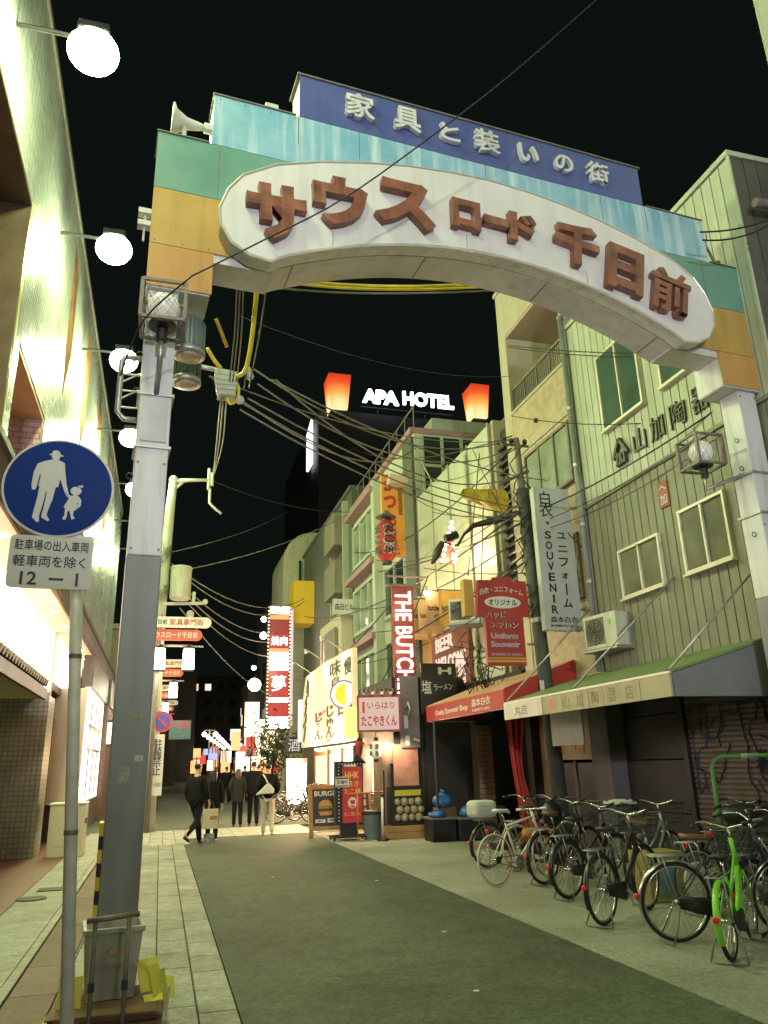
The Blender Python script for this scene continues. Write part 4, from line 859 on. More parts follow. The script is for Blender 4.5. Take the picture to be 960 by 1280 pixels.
# its ground floor
MB().box(F + .0, F + .5, 12.35, 12.96, 0, 2.99).build('grey_pier', mat('grey_render', (.14, .138, .13), .8, var=.15, streak=.3), bb)
MB().box(F + .2, F + .5, 12.97, 14.95, 0, 1.56).build('shop_door', mat('charcoal_door', (.032, .032, .035), .4, var=.2, streak=.3), bb)
b = MB().box(F + .17, F + .199, 12.97, 13.04, 0, 1.6).box(F + .17, F + .199, 13.9, 13.98, 0, 1.6).box(F + .17, F + .199, 14.88, 14.96, 0, 1.6); b.build('door_frame', mat('dull_wood_frame', (.16, .09, .05), .6, var=.2), bb)
po = MB().box(F + .12, F + .5, 12.97, 15.0, 1.62, 2.55).build('sign_panel', mat('tan_sign_panel', (.34, .26, .17), .6, var=.2, scale=4), bb)
ORG = mat('faded_orange_letter', (.52, .20, .04), .6, var=.2)
text(bb, FE(F + .12), '好', 14.35, 2.02, .55, .62, .004, ORG, depth=.01, bold=.04); text(bb, FE(F + .12), '吉', 13.6, 1.98, .48, .5, .004, ORG, depth=.01, bold=.04)
MB().box(F + .2, F + .5, 15.0, 15.35, 0, 2.95).build('brown_pier', mat('brown_pier', (.22, .125, .075), .7, var=.2), bb)
MB().box(6.68, 6.71, 11.75, 12.85, 1.86, 2.52).single('blank_board', 'blank pale board hanging under the green awning over the orange lettering', 'board', mat('blank_board', (.36, .37, .36), .6, var=.12, scale=3))
MB().box(F + .02, F + 1.3, 12.26, 15.35, 2.95, 3.2).build('floor_band', BEI, bb)

# ---- red awning shop: dark recess
rd = thing('dark_shop', 'unlit recessed shop with walls coloured near black for its shade under the red awning', 'shop', (F, 16.9, 0))
NEARB = mat('shade_black', (.007, .007, .007), .7, var=.3)  # near black carries the darkness of the unlit recess
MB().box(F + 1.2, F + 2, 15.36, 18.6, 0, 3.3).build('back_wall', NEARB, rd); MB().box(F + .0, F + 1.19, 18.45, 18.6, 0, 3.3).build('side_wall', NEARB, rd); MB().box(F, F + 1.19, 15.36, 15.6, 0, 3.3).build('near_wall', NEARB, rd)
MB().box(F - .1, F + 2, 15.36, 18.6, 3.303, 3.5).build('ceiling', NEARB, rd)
pcm = mat('poster_brick', (.20, .12, .075), .7, var=.2)
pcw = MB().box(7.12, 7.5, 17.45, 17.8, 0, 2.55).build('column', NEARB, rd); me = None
for i in range(20):
    for j in range(2):
        if me is None: o = MB().box(7.125, 7.30, 17.43, 17.449, .1, .205).build('wall_tile', pcm, rd); me = o.data
        else: o = bpy.data.objects.new('wall_tile', me); C.objects.link(o); o.parent = rd
        o.location = (j * .188, 0, i * .118)
ra = thing('red_awning', 'red shop awning with white lettering on its valance and one thin black post', 'awning', (6.8, 15.5, 2.5))
REDC = mat('red_canvas', (.40, .028, .022), .6, var=.15, scale=2, streak=.12); REDT = mat('sun_bleached_canvas', (.42, .25, .14), .7, var=.15, scale=2)
XR = 6.0; FR_ = FE(XR)
MB().hexa([(XR, 13.25, 2.89), (F - .01, 13.25, 3.42), (F - .01, 17.7, 3.42), (XR, 17.7, 2.89), (XR, 13.25, 2.91), (F - .01, 13.25, 3.44), (F - .01, 17.7, 3.44), (XR, 17.7, 2.91)]).build('canopy', REDT, ra)
MB().fbox(FR_, 13.25, 17.7, 2.55, 2.885, -.005, .015).build('valance', REDC, ra)
MB().hexa([(XR + .0, 13.22, 2.55), (F - .02, 13.22, 2.55), (F - .02, 13.245, 2.55), (XR, 13.245, 2.55), (XR, 13.22, 2.90), (F - .02, 13.22, 3.43), (F - .02, 13.245, 3.43), (XR, 13.245, 2.90)]).build('end_panel', REDC, ra)
MB().hexa([(XR, 17.66, 2.55), (F - .02, 17.66, 2.55), (F - .02, 17.69, 2.55), (XR, 17.69, 2.55), (XR, 17.66, 2.88), (F - .02, 17.66, 3.40), (F - .02, 17.69, 3.40), (XR, 17.69, 2.88)]).build('end_panel', REDC, ra)
MB().tube((XR - .0, 13.3, 2.55), (F - .1, 13.3, 2.55), .02).tube((XR, 17.6, 2.55), (F - .1, 17.6, 2.55), .02).tube((XR + .02, 13.3, 2.55), (XR + .02, 17.6, 2.55), .02).build('frame', STEEL, ra)
text(ra, FR_, 'Osaka Souvenir Shop', 16.05, 2.69, 2.0, .15, .016, SIGNW, depth=.003, bold=.02)
text(ra, FR_, '森本白衣', 14.35, 2.755, .95, .16, .016, SIGNW, depth=.003, bold=.02); text(ra, FR_, 'MORIMOTO HAKUI', 14.35, 2.61, .9, .055, .016, SIGNW, depth=.003)
MB().tube((5.96, 17.1, 0), (5.96, 17.1, 2.54), .035, n=10).build('post', DARK, ra)
cu = MB(); n = 14; vs = []
for j in range(9):
    v = j / 8; z = 2.5 - v * 2.35; w = (.42 - .22 * sin(pi * min(1, v * 1.1)) ** 1.5) ; x0 = 6.45 + .22 * v
    for i in range(n): a = i / (n - 1); vs.append((x0 + w * a - (.0), 14.3 + .045 * sin(a * 19) + .02 * v, z))
cu.add(vs, [(j * n + i, j * n + i + 1, (j + 1) * n + i + 1, (j + 1) * n + i) for j in range(8) for i in range(n - 1)])
o = cu.single('red_curtain', 'dusty red curtain gathered and hanging under the red awning', 'curtain', mat('red_curtain', (.34, .022, .02), .75, var=.3, scale=6), smooth=True); so_ = o.modifiers.new('solid', 'SOLIDIFY'); so_.thickness = .01

# ---- perforated mint screen building
SCR = mat('mint_perforated_screen', (.46, .49, .37), .5, var=.12, scale=1.5, streak=.4, dirt_or_shade=(.22, .2, .12), rnd=.03)
def perf(mt):
    nt = mt.node_tree; N = nt.nodes; L = nt.links; b = N['Principled BSDF']; geo = N.new('ShaderNodeNewGeometry'); vo = N.new('ShaderNodeTexVoronoi'); vo.inputs['Scale'].default_value = 9; vo.inputs['Randomness'].default_value = 0
    L.new(geo.outputs['Position'], vo.inputs['Vector']); mr = N.new('ShaderNodeMapRange'); mr.inputs[1].default_value = .30; mr.inputs[2].default_value = .34; L.new(vo.outputs['Distance'], mr.inputs[0])
    bp = N.new('ShaderNodeBump'); bp.inputs['Strength'].default_value = .8; bp.inputs['Distance'].default_value = .02; L.new(mr.outputs[0], bp.inputs['Height']); L.new(bp.outputs[0], b.inputs['Normal'])
perf(SCR)
sc2 = thing('screen_building', 'building faced with a mint perforated screen behind many cables', 'building', (F, 19.3, 0))
MB().box(F + .25, 14, 15.4, 22.2, 3.5, 9.5).build('core', JDARK, sc2)
for i in range(4):
    y0 = 16.35 + i * 1.46
    for z0, z1 in ((3.5, 5.6), (5.61, 7.7), (7.71, 9.75)): MB().box(F, F + .06, y0 + .012, y0 + 1.448, z0 + .005, z1).build('screen_panel', SCR, sc2)
b = MB()
for i in range(4): y0 = 16.35 + i * 1.46; b.box(F - .04, F - .001, y0 - .02, y0 + .02, 3.5, 9.8)
b.tube((F - .08, 17.8, 3.6), (F - .08, 17.8, 9.5), .04).build('mullion', mat('mint_mullion', (.38, .42, .32), .5, var=.1), sc2)
MB().box(F + .06, F + 1.5, 16.2, 16.34, 3.5, 9.82).build('return_wall', BEI, sc2)
for i in range(26): z = 3.9 + i * .21; MB().box(F + .14, F + .22, 15.42, 16.18, z, z + .05).build('louvre', DARK, sc2)
MB().box(F + .02, F + .2, 15.4, 16.19, 4.5, 5.0).build('louvre_panel', mat('grey_panel', (.2, .2, .17), .6, var=.15, streak=.3), sc2)
MB().box(F + 1.6, F + 4.6, 18.4, 21.2, 9.5, 11.0).build('roof_hut', mat('pale_roof_hut', (.48, .50, .42), .6, var=.1, streak=.3), sc2)
MB().box(F + 1.5, F + 4.7, 18.3, 21.3, 11.003, 11.08).build('hut_roof', RUSTY, sc2)
ac_unit((F + 1.2, 17.4, 9.82), 'small air conditioner on the roof of the perforated screen building', wall=False, s=.9)
b = MB().tube((F - .25, 21.0, 9.6), (F + .6, 21.0, 9.6), .05).tube((F + .3, 20.9, 9.4), (F - .3, 20.95, 10.7), .02); b.build('roof_bracket', PALE, sc2)
MB().hexa([(6.4, 21.6, 10.0), (7.0, 21.5, 10.05), (7.0, 22.0, 10.05), (6.4, 22.1, 10.0), (6.45, 21.6, 10.35), (7.0, 21.5, 10.2), (7.0, 22.0, 10.2), (6.45, 22.1, 10.35)]).single('sign_lamp', 'pinkish sign floodlight on a bracket above the orange sign', 'lamp', mat('pinkish_cover', (.55, .42, .36), .5, var=.1))
# upper floors: posters, neon
ne = thing('butcher_sign', 'vertical red sign with white neon lettering THE BUTCHER', 'neon sign', (5.8, 18.75, 3.3))
MB().box(5.53, 6.10, 18.70, 18.84, 3.2, 6.02).build('sign_box', mat('dark_red_sign', (.16, .035, .025), .5, var=.2), ne)
MB().box(5.40, 6.3, 18.68, 18.86, 6.03, 6.09).build('sign_cap', RUSTY, ne)
NEON = glow('white_pink_neon', (1, .62, .5), 9)
text(ne, FC(18.70), 'THE BUTCHER', 5.81, 4.50, 2.78, .43, .004, NEON, depth=.03, bold=.0, rot=-pi / 2)
for z in (5.4, 4.4): point((5.6, 18.3, z), 16, (1, .5, .36), .2, 'neon_light')
bm_ = [mat('kraft_banner', (.46, .33, .17), .8, var=.12, scale=5), mat('mustard_banner', (.42, .27, .06), .8, var=.12, scale=5)]
for i in range(7):
    y = 18.55 + i * .68; z = 5.92 + (.10 if i % 2 else 0) + i * .02; x0 = 6.62 if i else 6.75
    t = thing('hanging_banner', ['mustard banner printed in black, nearest of the row above the dark sign'][0] if i == 0 else 'kraft coloured banner, %s in the hanging row counted from the mustard one' % ['', 'first', 'second', 'third', 'fourth', 'fifth', 'last'][i], 'banner', (7.0, y, z), 'hanging banners above the dark ramen sign')
    MB().box(x0, x0 + .72, y, y + .015, z - .95, z).build('cloth', bm_[1 if i == 0 else 0], t)
    MB().tube((x0 - .05, y + .007, z + .02), (F, y + .007, z + .02), .015).build('rod', DARK, t)
    text(t, FC(y), 'butcher', x0 + .24, z - .45, .36, .15, .001, INK, depth=.003, bold=.03)
for i, (x, y, z) in enumerate(((6.7, 19.35, 6.02), (6.72, 21.2, 5.95), (6.95, 17.75, 6.6))):
    t = thing('bare_bulb', ['glowing bare bulb between the middle hanging banners', 'glowing bare bulb over the far hanging banners', 'glowing bare bulb at the foot of the arrow sign'][i], 'bulb', (x, y, z), 'bare bulbs by the hanging banners')
    MB().ball((x, y, z), .08, 12).build('bulb_glass', glow('bulb_glow', (1, .70, .40), 45), t, smooth=True); MB().tube((x, y, z + .07), (x, y, z + .18), .03).build('socket', DARK, t)
    point((x, y - .1, z), 130, WARM, .1, 'bulb_light')
ar = thing('arrow_sign', 'tall narrow red arrow sign edged with glowing bulbs', 'sign', (7.0, 17.9, 6.5))
MB().prism(FC(17.95), [(6.62, 6.5), (7.02, 6.5), (7.02, 7.1), (7.0, 7.75), (6.82, 7.1)], -.08, 0).build('arrow_board', mat('dull_red_board', (.22, .04, .03), .5, var=.2), ar)
b = MB()
for i in range(8): b.ball(FC(17.95).p(6.66 + i * .045, 6.55 + i * .15, .05), .05, 8)
for i in range(5): b.ball(FC(17.95).p(6.98, 6.55 + i * .22, .05), .05, 8)
b.build('bulb_row', glow('small_bulb_glow', (1, .66, .5), 16), ar, smooth=True, kind='stuff'); point((6.7, 17.6, 7.0), 10, (1, .55, .35), .2)
we = thing('welcome_sign', 'dim red sign with white WELCOME lettering on the wall above the dark ramen sign', 'sign', (F - .1, 19.7, 3.5))
MB().box(F - .12, F - .02, 18.25, 21.1, 3.5, 5.1).build('board', mat('maroon_board', (.19, .06, .04), .6, var=.25, scale=3), we)
NW = glow('soft_white_tube', (1, .72, .56), 1.0); FWE = FE(F - .12)
text(we, FWE, 'WELCOME', 19.6, 4.2, 2.3, .42, .004, NW, depth=.02, bold=.03, rot=RAD(0)); text(we, FWE, '食肉', 20.5, 3.75, .7, .38, .004, NW, depth=.02, bold=.02); text(we, FWE, '鍋', 18.8, 3.78, .5, .45, .004, NW, depth=.02, bold=.02)
text(we, FWE, 'BEER', 20.0, 4.78, 1.4, .42, .004, NW, depth=.02, bold=.03)
MB().box(F - .03, F + .1, 21.2, 22.2, 3.5, 5.4).build('side_panel', mat('orange_lit_panel', (.5, .25, .1), .6, var=.15), we)
ac_unit((7.0, 17.35, 4.85), 'pale air conditioner on a bracket under the red happi sign', s=1.0, rz=RAD(-30))
# red happi shaped sign
hp = thing('happi_sign', 'red coat shaped sign with white and black lettering beside the utility pole', 'sign', (6.0, 13.1, 3.3))
REDS = mat('red_sign_enamel', (.34, .035, .028), .4, var=.1, scale=3, streak=.12)
FH = FC(13.1)
MB().prism(FH, [(5.50, 4.20), (5.56, 4.90), (5.85, 4.90), (5.86, 4.955), (6.25, 4.955), (6.26, 4.90), (6.55, 4.90), (6.58, 4.22), (6.44, 4.22), (6.44, 3.30), (5.66, 3.30), (5.66, 4.20)], -.10, 0).build('sign_board', REDS, hp, bevel=.008)
text(hp, FH, '白衣・ユニフォーム', 6.03, 4.66, .88, .12, .002, SIGNW, depth=.004, bold=.02, arc=.07)
MB().prism(FH, [(6.04 + .37 * cos(i * pi / 16), 4.475 + .115 * sin(i * pi / 16)) for i in range(32)], .001, .005).build('oval_patch', SIGNW, hp)
text(hp, FH, 'オリジナル', 6.04, 4.475, .58, .12, .006, INK, depth=.003, bold=.02)
for dx, mt_, n_ in ((.0, SIGNW, .001), (.006, INK, .005)):
    text(hp, FH, 'ハッピ', 5.90 + dx, 4.235, .40, .14, n_, mt_, depth=.003, bold=.045 if mt_ is SIGNW else .015); text(hp, FH, 'エプロン', 6.06 + dx, 4.045, .56, .13, n_, mt_, depth=.003, bold=.045 if mt_ is SIGNW else .015)
GRL = mat('blue_grey_lettering', (.36, .38, .46), .5, var=.05)
text(hp, FH, 'Uniform', 6.03, 3.845, .54, .11, .001, GRL, depth=.003, bold=.03); text(hp, FH, 'Souvenir', 6.04, 3.69, .58, .11, .001, GRL, depth=.003, bold=.03)
text(hp, FH, 'MORIMOTO HAKUI', 6.05, 3.50, .62, .05, .001, GRL, depth=.003, bold=.01)
MB().fbox(FH, 5.66, 6.44, 3.42, 3.445, .001, .004).fbox(FH, 5.66, 6.44, 3.36, 3.40, .001, .004).build('gold_stripe', mat('gold_stripe', (.52, .33, .05), .5, var=.05), hp)
MB().tube((6.5, 13.16, 4.7), (6.8, 13.2, 4.72), .02).build('bracket', STEEL, hp); MB().tube((6.5, 13.16, 3.7), (6.75, 13.2, 3.72), .02).build('bracket', STEEL, hp)
MB().box(5.36, 5.55, 13.32, 13.5, 4.25, 4.95).single('mustard_lightbox', 'small mustard box sign behind the left edge of the red happi sign', 'sign', bm_[1])
# tall white uniform sign
us = thing('uniform_sign', 'tall white projecting sign with vertical black lettering', 'sign', (7.0, 12.6, 3.85))
FU = FC(12.6); GREYW = mat('grey_white_sign', (.42, .46, .42), .45, var=.08, scale=3, streak=.15)
MB().fbox(FU, 6.63, 7.39, 3.88, 6.66, -.16, 0).build('sign_box', GREYW, us, bevel=.01)
b = MB()
for i in range(44): z = 3.93 + i * .0615; b.ball((6.62, 12.59, z), .013, 6)
for i in range(9): b.ball((6.7 + i * .085, 12.59, 3.86), .018, 6)
b.build('edge_bulb', mat('dead_bulb', (.5, .5, .4), .3, var=.1), us, kind='stuff')
vtext(us, FU, '白衣', 6.86, 6.32, None, .52, .003, INK, depth=.004, bold=.02)
text(us, FU, '・', 6.87, 5.94, .06, .06, .003, INK, depth=.004, bold=.03)
for i, ch in enumerate('SOUVENIR'): text(us, FU, ch, 6.85, 5.70 - i * .205, (.04 if ch == 'I' else .135), .155, .003, INK, depth=.004, bold=.02)
for i, ch in enumerate('ユニフォーム'):
    if ch == 'ー': text(us, FU, ch, 7.13, 5.70 - i * .262, .22, .03, .003, INK, depth=.004, bold=.02, rot=-pi / 2)
    else: text(us, FU, ch, 7.13, 5.70 - i * .262, .135 if ch == 'ォ' else .19, .13 if ch == 'ォ' else (.12 if ch in 'ユニ' else .17), .003, INK, depth=.004, bold=.02)
text(us, FU, '森本白衣', 7.02, 4.08, .56, .115, .003, INK, depth=.004, bold=.02); text(us, FU, 'MORIMOTO HAKUI', 7.02, 3.965, .56, .045, .003, INK, depth=.004, bold=.005)
for z in (4.3, 5.3, 6.3): MB().tube((7.39, 12.68, z), (F + .05, 12.68, z), .03).build('bracket', STEEL, us)
# ================================================================== FOOD STALLS
fs = thing('food_stall', 'warmly lit street food shop front with a copper coloured end wall', 'shop', (6.2, 20.5, 0))
COP = mat('copper_sheet', (.52, .30, .22), .30, metal=.55, var=.3, scale=2.5, bump=.25, bscale=5); CREAMW = mat('warm_cream_wall', (.60, .42, .30), .5, var=.1)
GRYM = mat('grey_metal_wall', (.20, .195, .18), .45, metal=.3, var=.15, streak=.3)
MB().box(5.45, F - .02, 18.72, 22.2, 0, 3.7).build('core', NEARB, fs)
MB().box(5.42, 6.05, 18.66, 18.719, 0, 2.08).build('copper_panel', COP, fs)
MB().lathe([(.28, 0), (.28, 2.1), (.30, 2.12)], (5.28, 18.95, 0), 24).build('lit_column', CREAMW, fs, smooth=True)
MB().box(5.62, 6.10, 18.60, 18.719, 2.0, 3.72).build('grey_panel', GRYM, fs)
b = MB(); b.path([(5.75, 18.58, 2.9), (5.78, 18.45, 3.05), (5.82, 18.45, 2.9), (5.80, 18.50, 2.7)], .03, 8); b.build('gooseneck_lamp', STEEL, fs, smooth=True)
b = MB().box(5.70, 5.80, 18.585, 18.599, 2.45, 2.75).box(5.72, 5.83, 18.585, 18.599, 2.05, 2.28); b.build('notice', SIGNW, fs)
MB().tube((5.9, 18.5, 2.2), (6.05, 18.5, 2.14), .03).build('tap', PALE, fs)
rs = thing('ramen_sign', 'black sign with a white bone and white lettering at the end of the red awning', 'sign', (6.5, 18.4, 2.9))
MB().prism(FC(18.36), [(6.12, 2.78), (7.04, 3.30), (7.04, 4.0), (6.12, 4.0)], -.12, 0).build('board', mat('black_board', (.02, .02, .02), .4, var=.2), rs)
text(rs, FC(18.36), '塩', 6.24, 3.42, .26, .32, .002, SIGNW, depth=.006, bold=.02); text(rs, FC(18.36), 'ラーメン', 6.68, 3.42, .5, .15, .002, SIGNW, depth=.006, bold=.01, rot=.06)
b = MB(); f = FC(18.36); b.fbox(f, 6.62, 6.86, 3.795, 3.84, .001, .01)
for u in (6.61, 6.87):
    for v in (3.775, 3.86): b.lathe([(.05, 0), (.05, .012)], f.p(u, v, .001), 12, tuple(f.n))
b.build('bone_mark', SIGNW, rs)
# takoyaki sign, facing slightly towards the street
ft = Fr((5.02, 18.42, 2.80), V((cos(.22), -sin(.22), 0)), V((-sin(.22), -cos(.22), 0)), 1)
tk = thing('takoyaki_sign', 'lit square sign with red lettering in a red frame over the food stall', 'sign', (5.0, 18.42, 2.38))
MB().fbox(ft, -.53, .53, -.43, .43, -.16, -.01).build('sign_box', mat('red_brown_frame', (.22, .04, .03), .5, var=.15), tk)
MB().fbox(ft, -.48, .48, -.38, .38, -.012, .0).build('face', glow('pink_lit_face', (1, .66, .52), .62), tk)
REDI = mat('red_ink', (.42, .03, .025), .5, var=0); text(tk, ft, 'たこやきくん', 0, -.17, .86, .26, .002, REDI, depth=.003, bold=.03)
text(tk, ft, 'いらはり', .05, .19, .66, .16, .002, mat('mixed_ink', (.35, .08, .12), .5, var=.5, scale=9), depth=.003, bold=.02)
MB().fbox(ft, -.40, -.34, .02, .28, .002, .005).build('side_mark', REDI, tk)
b = MB()
for i in range(9): b.box(4.6 + i * .11, 4.66 + i * .11, 18.3, 18.5, 3.28 + .02 * (i % 3), 3.36 + .03 * (i % 2))
b.build('roof_ornament', DARK, tk)
for i in range(4): MB().fbox(ft, -.4 + i * .22, -.33 + i * .22, .44, .50, .05, .16).build('spot_lamp', mat('copper_spot', (.5, .25, .14), .4, metal=.5, var=.1), tk)
spot(tuple(ft.p(0, .75, .6)), tuple(ft.p(0, 0, 0)), 22, WARM, .1, 110)
# yellow lit sign box
yb = MB().box(4.32, 4.62, 19.0, 19.2, 2.25, 3.0); yb.single('yellow_lightbox', 'glowing yellow box sign between the two big signs', 'sign', glow('yellow_glow', (1, .78, .16), 1.8))
# street-facing canopy board
ku = thing('skewer_board', 'huge cream board with black brush lettering and a round lamp sign over the street', 'sign board', (5.3, 26, 2.3))
FK = FE(5.3); CRB = mat('cream_board_sheet', (.62, .60, .46), .6, var=.1, scale=1.2, streak=.1)
MB().prism(FK, [(22.3, 2.3), (31.2, 2.32), (31.0, 4.0), (30.2, 4.95), (26.5, 5.05), (22.3, 4.95)], -.15, 0).build('board', CRB, ku)
b = MB()
for i in range(7): b.fbox(FK, 23.2 + i * 1.2, 23.215 + i * 1.2, 2.35, 4.9, .0, .004)
b.build('panel_joint', mat('board_joint', (.3, .27, .16), .6, var=0), ku)
text(ku, FK, '味', 24.7, 4.62, 1.7, .50, .006, INK, depth=.01, bold=.03); text(ku, FK, '自', 24.7, 4.2, 1.1, .3, .006, INK, depth=.01, bold=.0)
text(ku, FK, '慢', 22.9, 4.5, 1.0, .5, .006, INK, depth=.01, bold=.02)
vtext(ku, FK, 'じゅん', 25.6, 3.0, 1.5, 1.05, .006, INK, depth=.01, bold=.04); vtext(ku, FK, 'じゃん', 27.6, 2.95, 1.7, .95, .006, INK, depth=.01, bold=.04)
text(ku, FK, '串', 23.35, 3.35, 1.9, .70, .006, INK, depth=.01, bold=.06); vtext(ku, FK, 'かつ', 22.85, 2.72, .8, .5, .006, INK, depth=.01, bold=.02)
text(ku, FK, '串かつ・どて焼き・一品', 26.3, 2.42, 5.2, .12, .006, INK, depth=.01)
MB().prism(FK, [(26.3, 3.38), (28.4, 3.12), (28.4, 3.18), (26.3, 3.45)], .006, .012).build('red_dash', REDI, ku)
b = MB(); random.seed(5)
for i in range(26):
    u = 30.8 - i * .04 - random.uniform(0, .5); v = 2.5 + i * .085; b.prism(FK, [(u, v), (u + .25, v + .05), (u + .15, v + .22), (u - .1, v + .14)], .004, .01)
b.build('brush_spatter', INK, ku)
c0 = onY(430, 868, 22.6); MB().tube(c0 + V((0, .02, 0)), c0 + V((.5, .2, 0)), .03).build('disc_arm', DARK, ku)
MB().lathe([(.42, 0), (.42, .05), (.39, .06)], c0, 28, (-.35, -1, 0)).build('clock_rim', mat('violet_rim', (.18, .14, .3), .5, var=0), ku)
MB().lathe([(.37, .06), (.37, .075)], c0, 28, (-.35, -1, 0)).build('clock_face', glow('white_disc_glow', (1, .95, .8), 1.1), ku)
MB().prism(Fr(c0 + V((-.35, -1, 0)).normalized() * .077, V((1, -.35, 0)).normalized(), V((-.35, -1, 0)).normalized()), [(-.30 * cos(a) * 1.0 + .05, .31 * sin(a)) for a in [-pi / 2 + i * pi / 12 for i in range(13)]], .001, .006).build('yellow_half', mat('yellow_ink', (.75, .6, .03), .5, var=0), ku)
for i, y in enumerate((23.4, 26.2, 29.2)):
    bl = thing('board_lamp', 'small spot lamp on an arm over the cream brush lettered board, %s one' % ['near', 'middle', 'far'][i], 'lamp', (4.6, y, 5.3), 'spot lamps over the cream board')
    MB().tube((5.3, y, 5.0), (4.65, y, 5.42), .02).build('arm', STEEL, bl); MB().lathe([(.03, .16), (.05, .1), (.09, 0)], (4.62, y, 5.32), 12, (-.5, 0, 1)).build('shade', PALE, bl, smooth=True)
    spot((4.6, y, 5.28), (5.3, y, 3.4), 130, (1, .84, .58), .08, 140, 'board_beam')
# glowing shop interiors below
st2 = thing('lit_shop', 'brightly lit open shop under the cream board', 'shop', (6.3, 26.5, 0))
MB().box(5.9, F, 22.3, 31.2, 0, 2.28).build('core', mat('warm_wood_wall', (.35, .19, .09), .6, var=.2), st2)
SG = glow('shop_glow', (1, .74, .46), 4.0); SG2 = glow('shop_glow_orange', (1, .55, .24), 3.0)
for i, (a, b_, z0, z1, m_) in enumerate(((22.6, 24.2, .9, 2.1, SG), (24.6, 26.0, 1.3, 2.2, SG2), (26.3, 28.2, .8, 2.15, SG), (28.5, 31.0, 1.0, 2.1, SG2), (22.4, 31.2, 2.16, 2.27, SG))):
    MB().box(5.83, 5.895, a, b_, z0, z1 - (.0 if i == 4 else .12)).build('lit_opening', m_, st2)
for y in (22.4, 24.3, 26.1, 28.3, 30.9): MB().box(5.76, 5.86, y, y + .14, 0, 2.2).build('post', mat('dark_wood', (.13, .06, .03), .5, var=.2), st2)
point((4.7, 24.5, 2.0), 650, WARM, .3, 'shop_light'); point((4.7, 28.5, 2.0), 650, WARM, .3, 'shop_light'); point((4.85, 20.3, 1.95), 300, WARM, .2, 'shop_light')
spot((5.32, 18.25, 2.28), (5.45, 18.85, .8), 150, (1, .66, .42), .08, 130, 'shop_light')
# stall side openings
for a, b_, z0, z1, m_ in ((19.4, 20.6, .9, 2.0, SG), (20.8, 22.0, .9, 2.0, SG2)): MB().box(5.40, 5.449, a, b_, z0, z1).build('lit_opening', m_, fs)
MB().prism(FC(18.9), [(4.55, 1.0), (4.95, 1.0), (5.0, 2.1), (4.75, 2.1)], -.04, 0).single('leaning_banner', 'pale banner leaning in the light behind the red sign stand', 'banner', mat('pale_banner', (.7, .6, .48), .6, var=.2, scale=6))
# lanterns
def lantern(c, r, h, m, label, chars, cm, group=None, name='paper_lantern', f=None, outline=False):
    t = thing(name, label, 'lantern', V(c) - V((0, 0, h / 2)), group); pr_ = [(r * .45, -h / 2)]
    n = 15
    for i in range(n + 1):
        v = -1 + 2 * i / n; pr_.append((r * (1 - abs(v) ** 5 * .45) * (1 - .025 * (i % 2)), v * h / 2 * .92))
    pr_.append((r * .45, h / 2)); MB().lathe(pr_, c, 24).build('lantern_body', m, t, smooth=True)
    MB().lathe([(r * .5, h / 2 - .02), (r * .5, h / 2 + .07), (r * .3, h / 2 + .08)], c, 16).lathe([(r * .5, -h / 2 + .02), (r * .5, -h / 2 - .06), (r * .3, -h / 2 - .07)], c, 16).tube(V(c) + V((0, 0, h / 2)), V(c) + V((0, 0, h / 2 + .3)), .012).build('cap', BLACK, t, smooth=False)
    k = len(chars); ff = Fr((c[0], c[1] - r * .99, c[2]), (1, 0, 0), (0, -1, 0), 1)
    if outline:
        for i, ch in enumerate(chars): text(t, ff, ch, 0, h * .36 - (i + .5) * h * .72 / k, r * 1.14, h * .72 / k * .94, -.006, SIGNW, depth=.012, bold=.05, name='outline')
    for i, ch in enumerate(chars): text(t, ff, ch, 0, h * .36 - (i + .5) * h * .72 / k + .0, r * 1.0, h * .72 / k * .82, -.0, cm, depth=.012, bold=.05)
    ff2 = Fr((c[0] - r * .88, c[1] - r * .47, c[2]), (.47, -.88, 0), (-.88, -.47, 0), 1)
    for i, ch in enumerate(chars): text(t, ff2, ch, -.05, h * .36 - (i + .5) * h * .72 / k, r * .8, h * .72 / k * .8, -.005, cm, depth=.012, bold=.05)
    return t
REDLAN = mat('red_lantern_paper', (.30, .02, .018), .6, var=.15, scale=4, emit=.03, ecol=(1, .05, .03))
lantern((6.08, 21.0, 7.92), .30, 1.30, REDLAN, 'big red paper lantern with black outlined lettering high on the wall', 'たこ焼', INK, name='red_lantern', outline=True)
MB().lathe([(.32, 0), (.12, .12), (.1, .2), (.02, .22)], (6.08, 21.0, 8.66), 16).single('lantern_roof', 'dark metal hood above the big red lantern', 'hood', RUSTY, smooth=False)
lantern((4.95, 18.5, 1.96), .12, .42, mat('white_lantern_paper', (.66, .66, .54), .6, var=.08, emit=.15, ecol=(1, .9, .7)), 'small white lantern with black brush marks hanging over the stall', '鉄板', INK, name='white_lantern')
lantern((4.72, 19.2, 1.98), .14, .42, REDLAN, 'small red lantern hanging beside the white one', '酒', INK, name='red_lantern')
og = thing('orange_sign', 'tall orange projecting sign with red lettering behind the big red lantern', 'sign', (6.55, 22.0, 7.7))
MB().fbox(FC(22.0), 6.25, 7.0, 7.75, 10.45, -.15, 0).build('sign_box', mat('orange_sign_face', (.62, .27, .05), .45, var=.1, scale=3, emit=.05), og, bevel=.01)
for i, ch in enumerate('かつもと'): text(og, FC(22.0), ch, 6.52, 10.1 - i * .58, .40, .44, .002, REDI, depth=.004, bold=.05)
vtext(og, FC(22.0), '串揚居酒屋', 6.86, 9.7, .15, 1.2, .002, INK, depth=.004); text(og, FC(22.0), '元', 6.6, 7.95, .4, .3, .002, REDI, depth=.004, bold=.04)

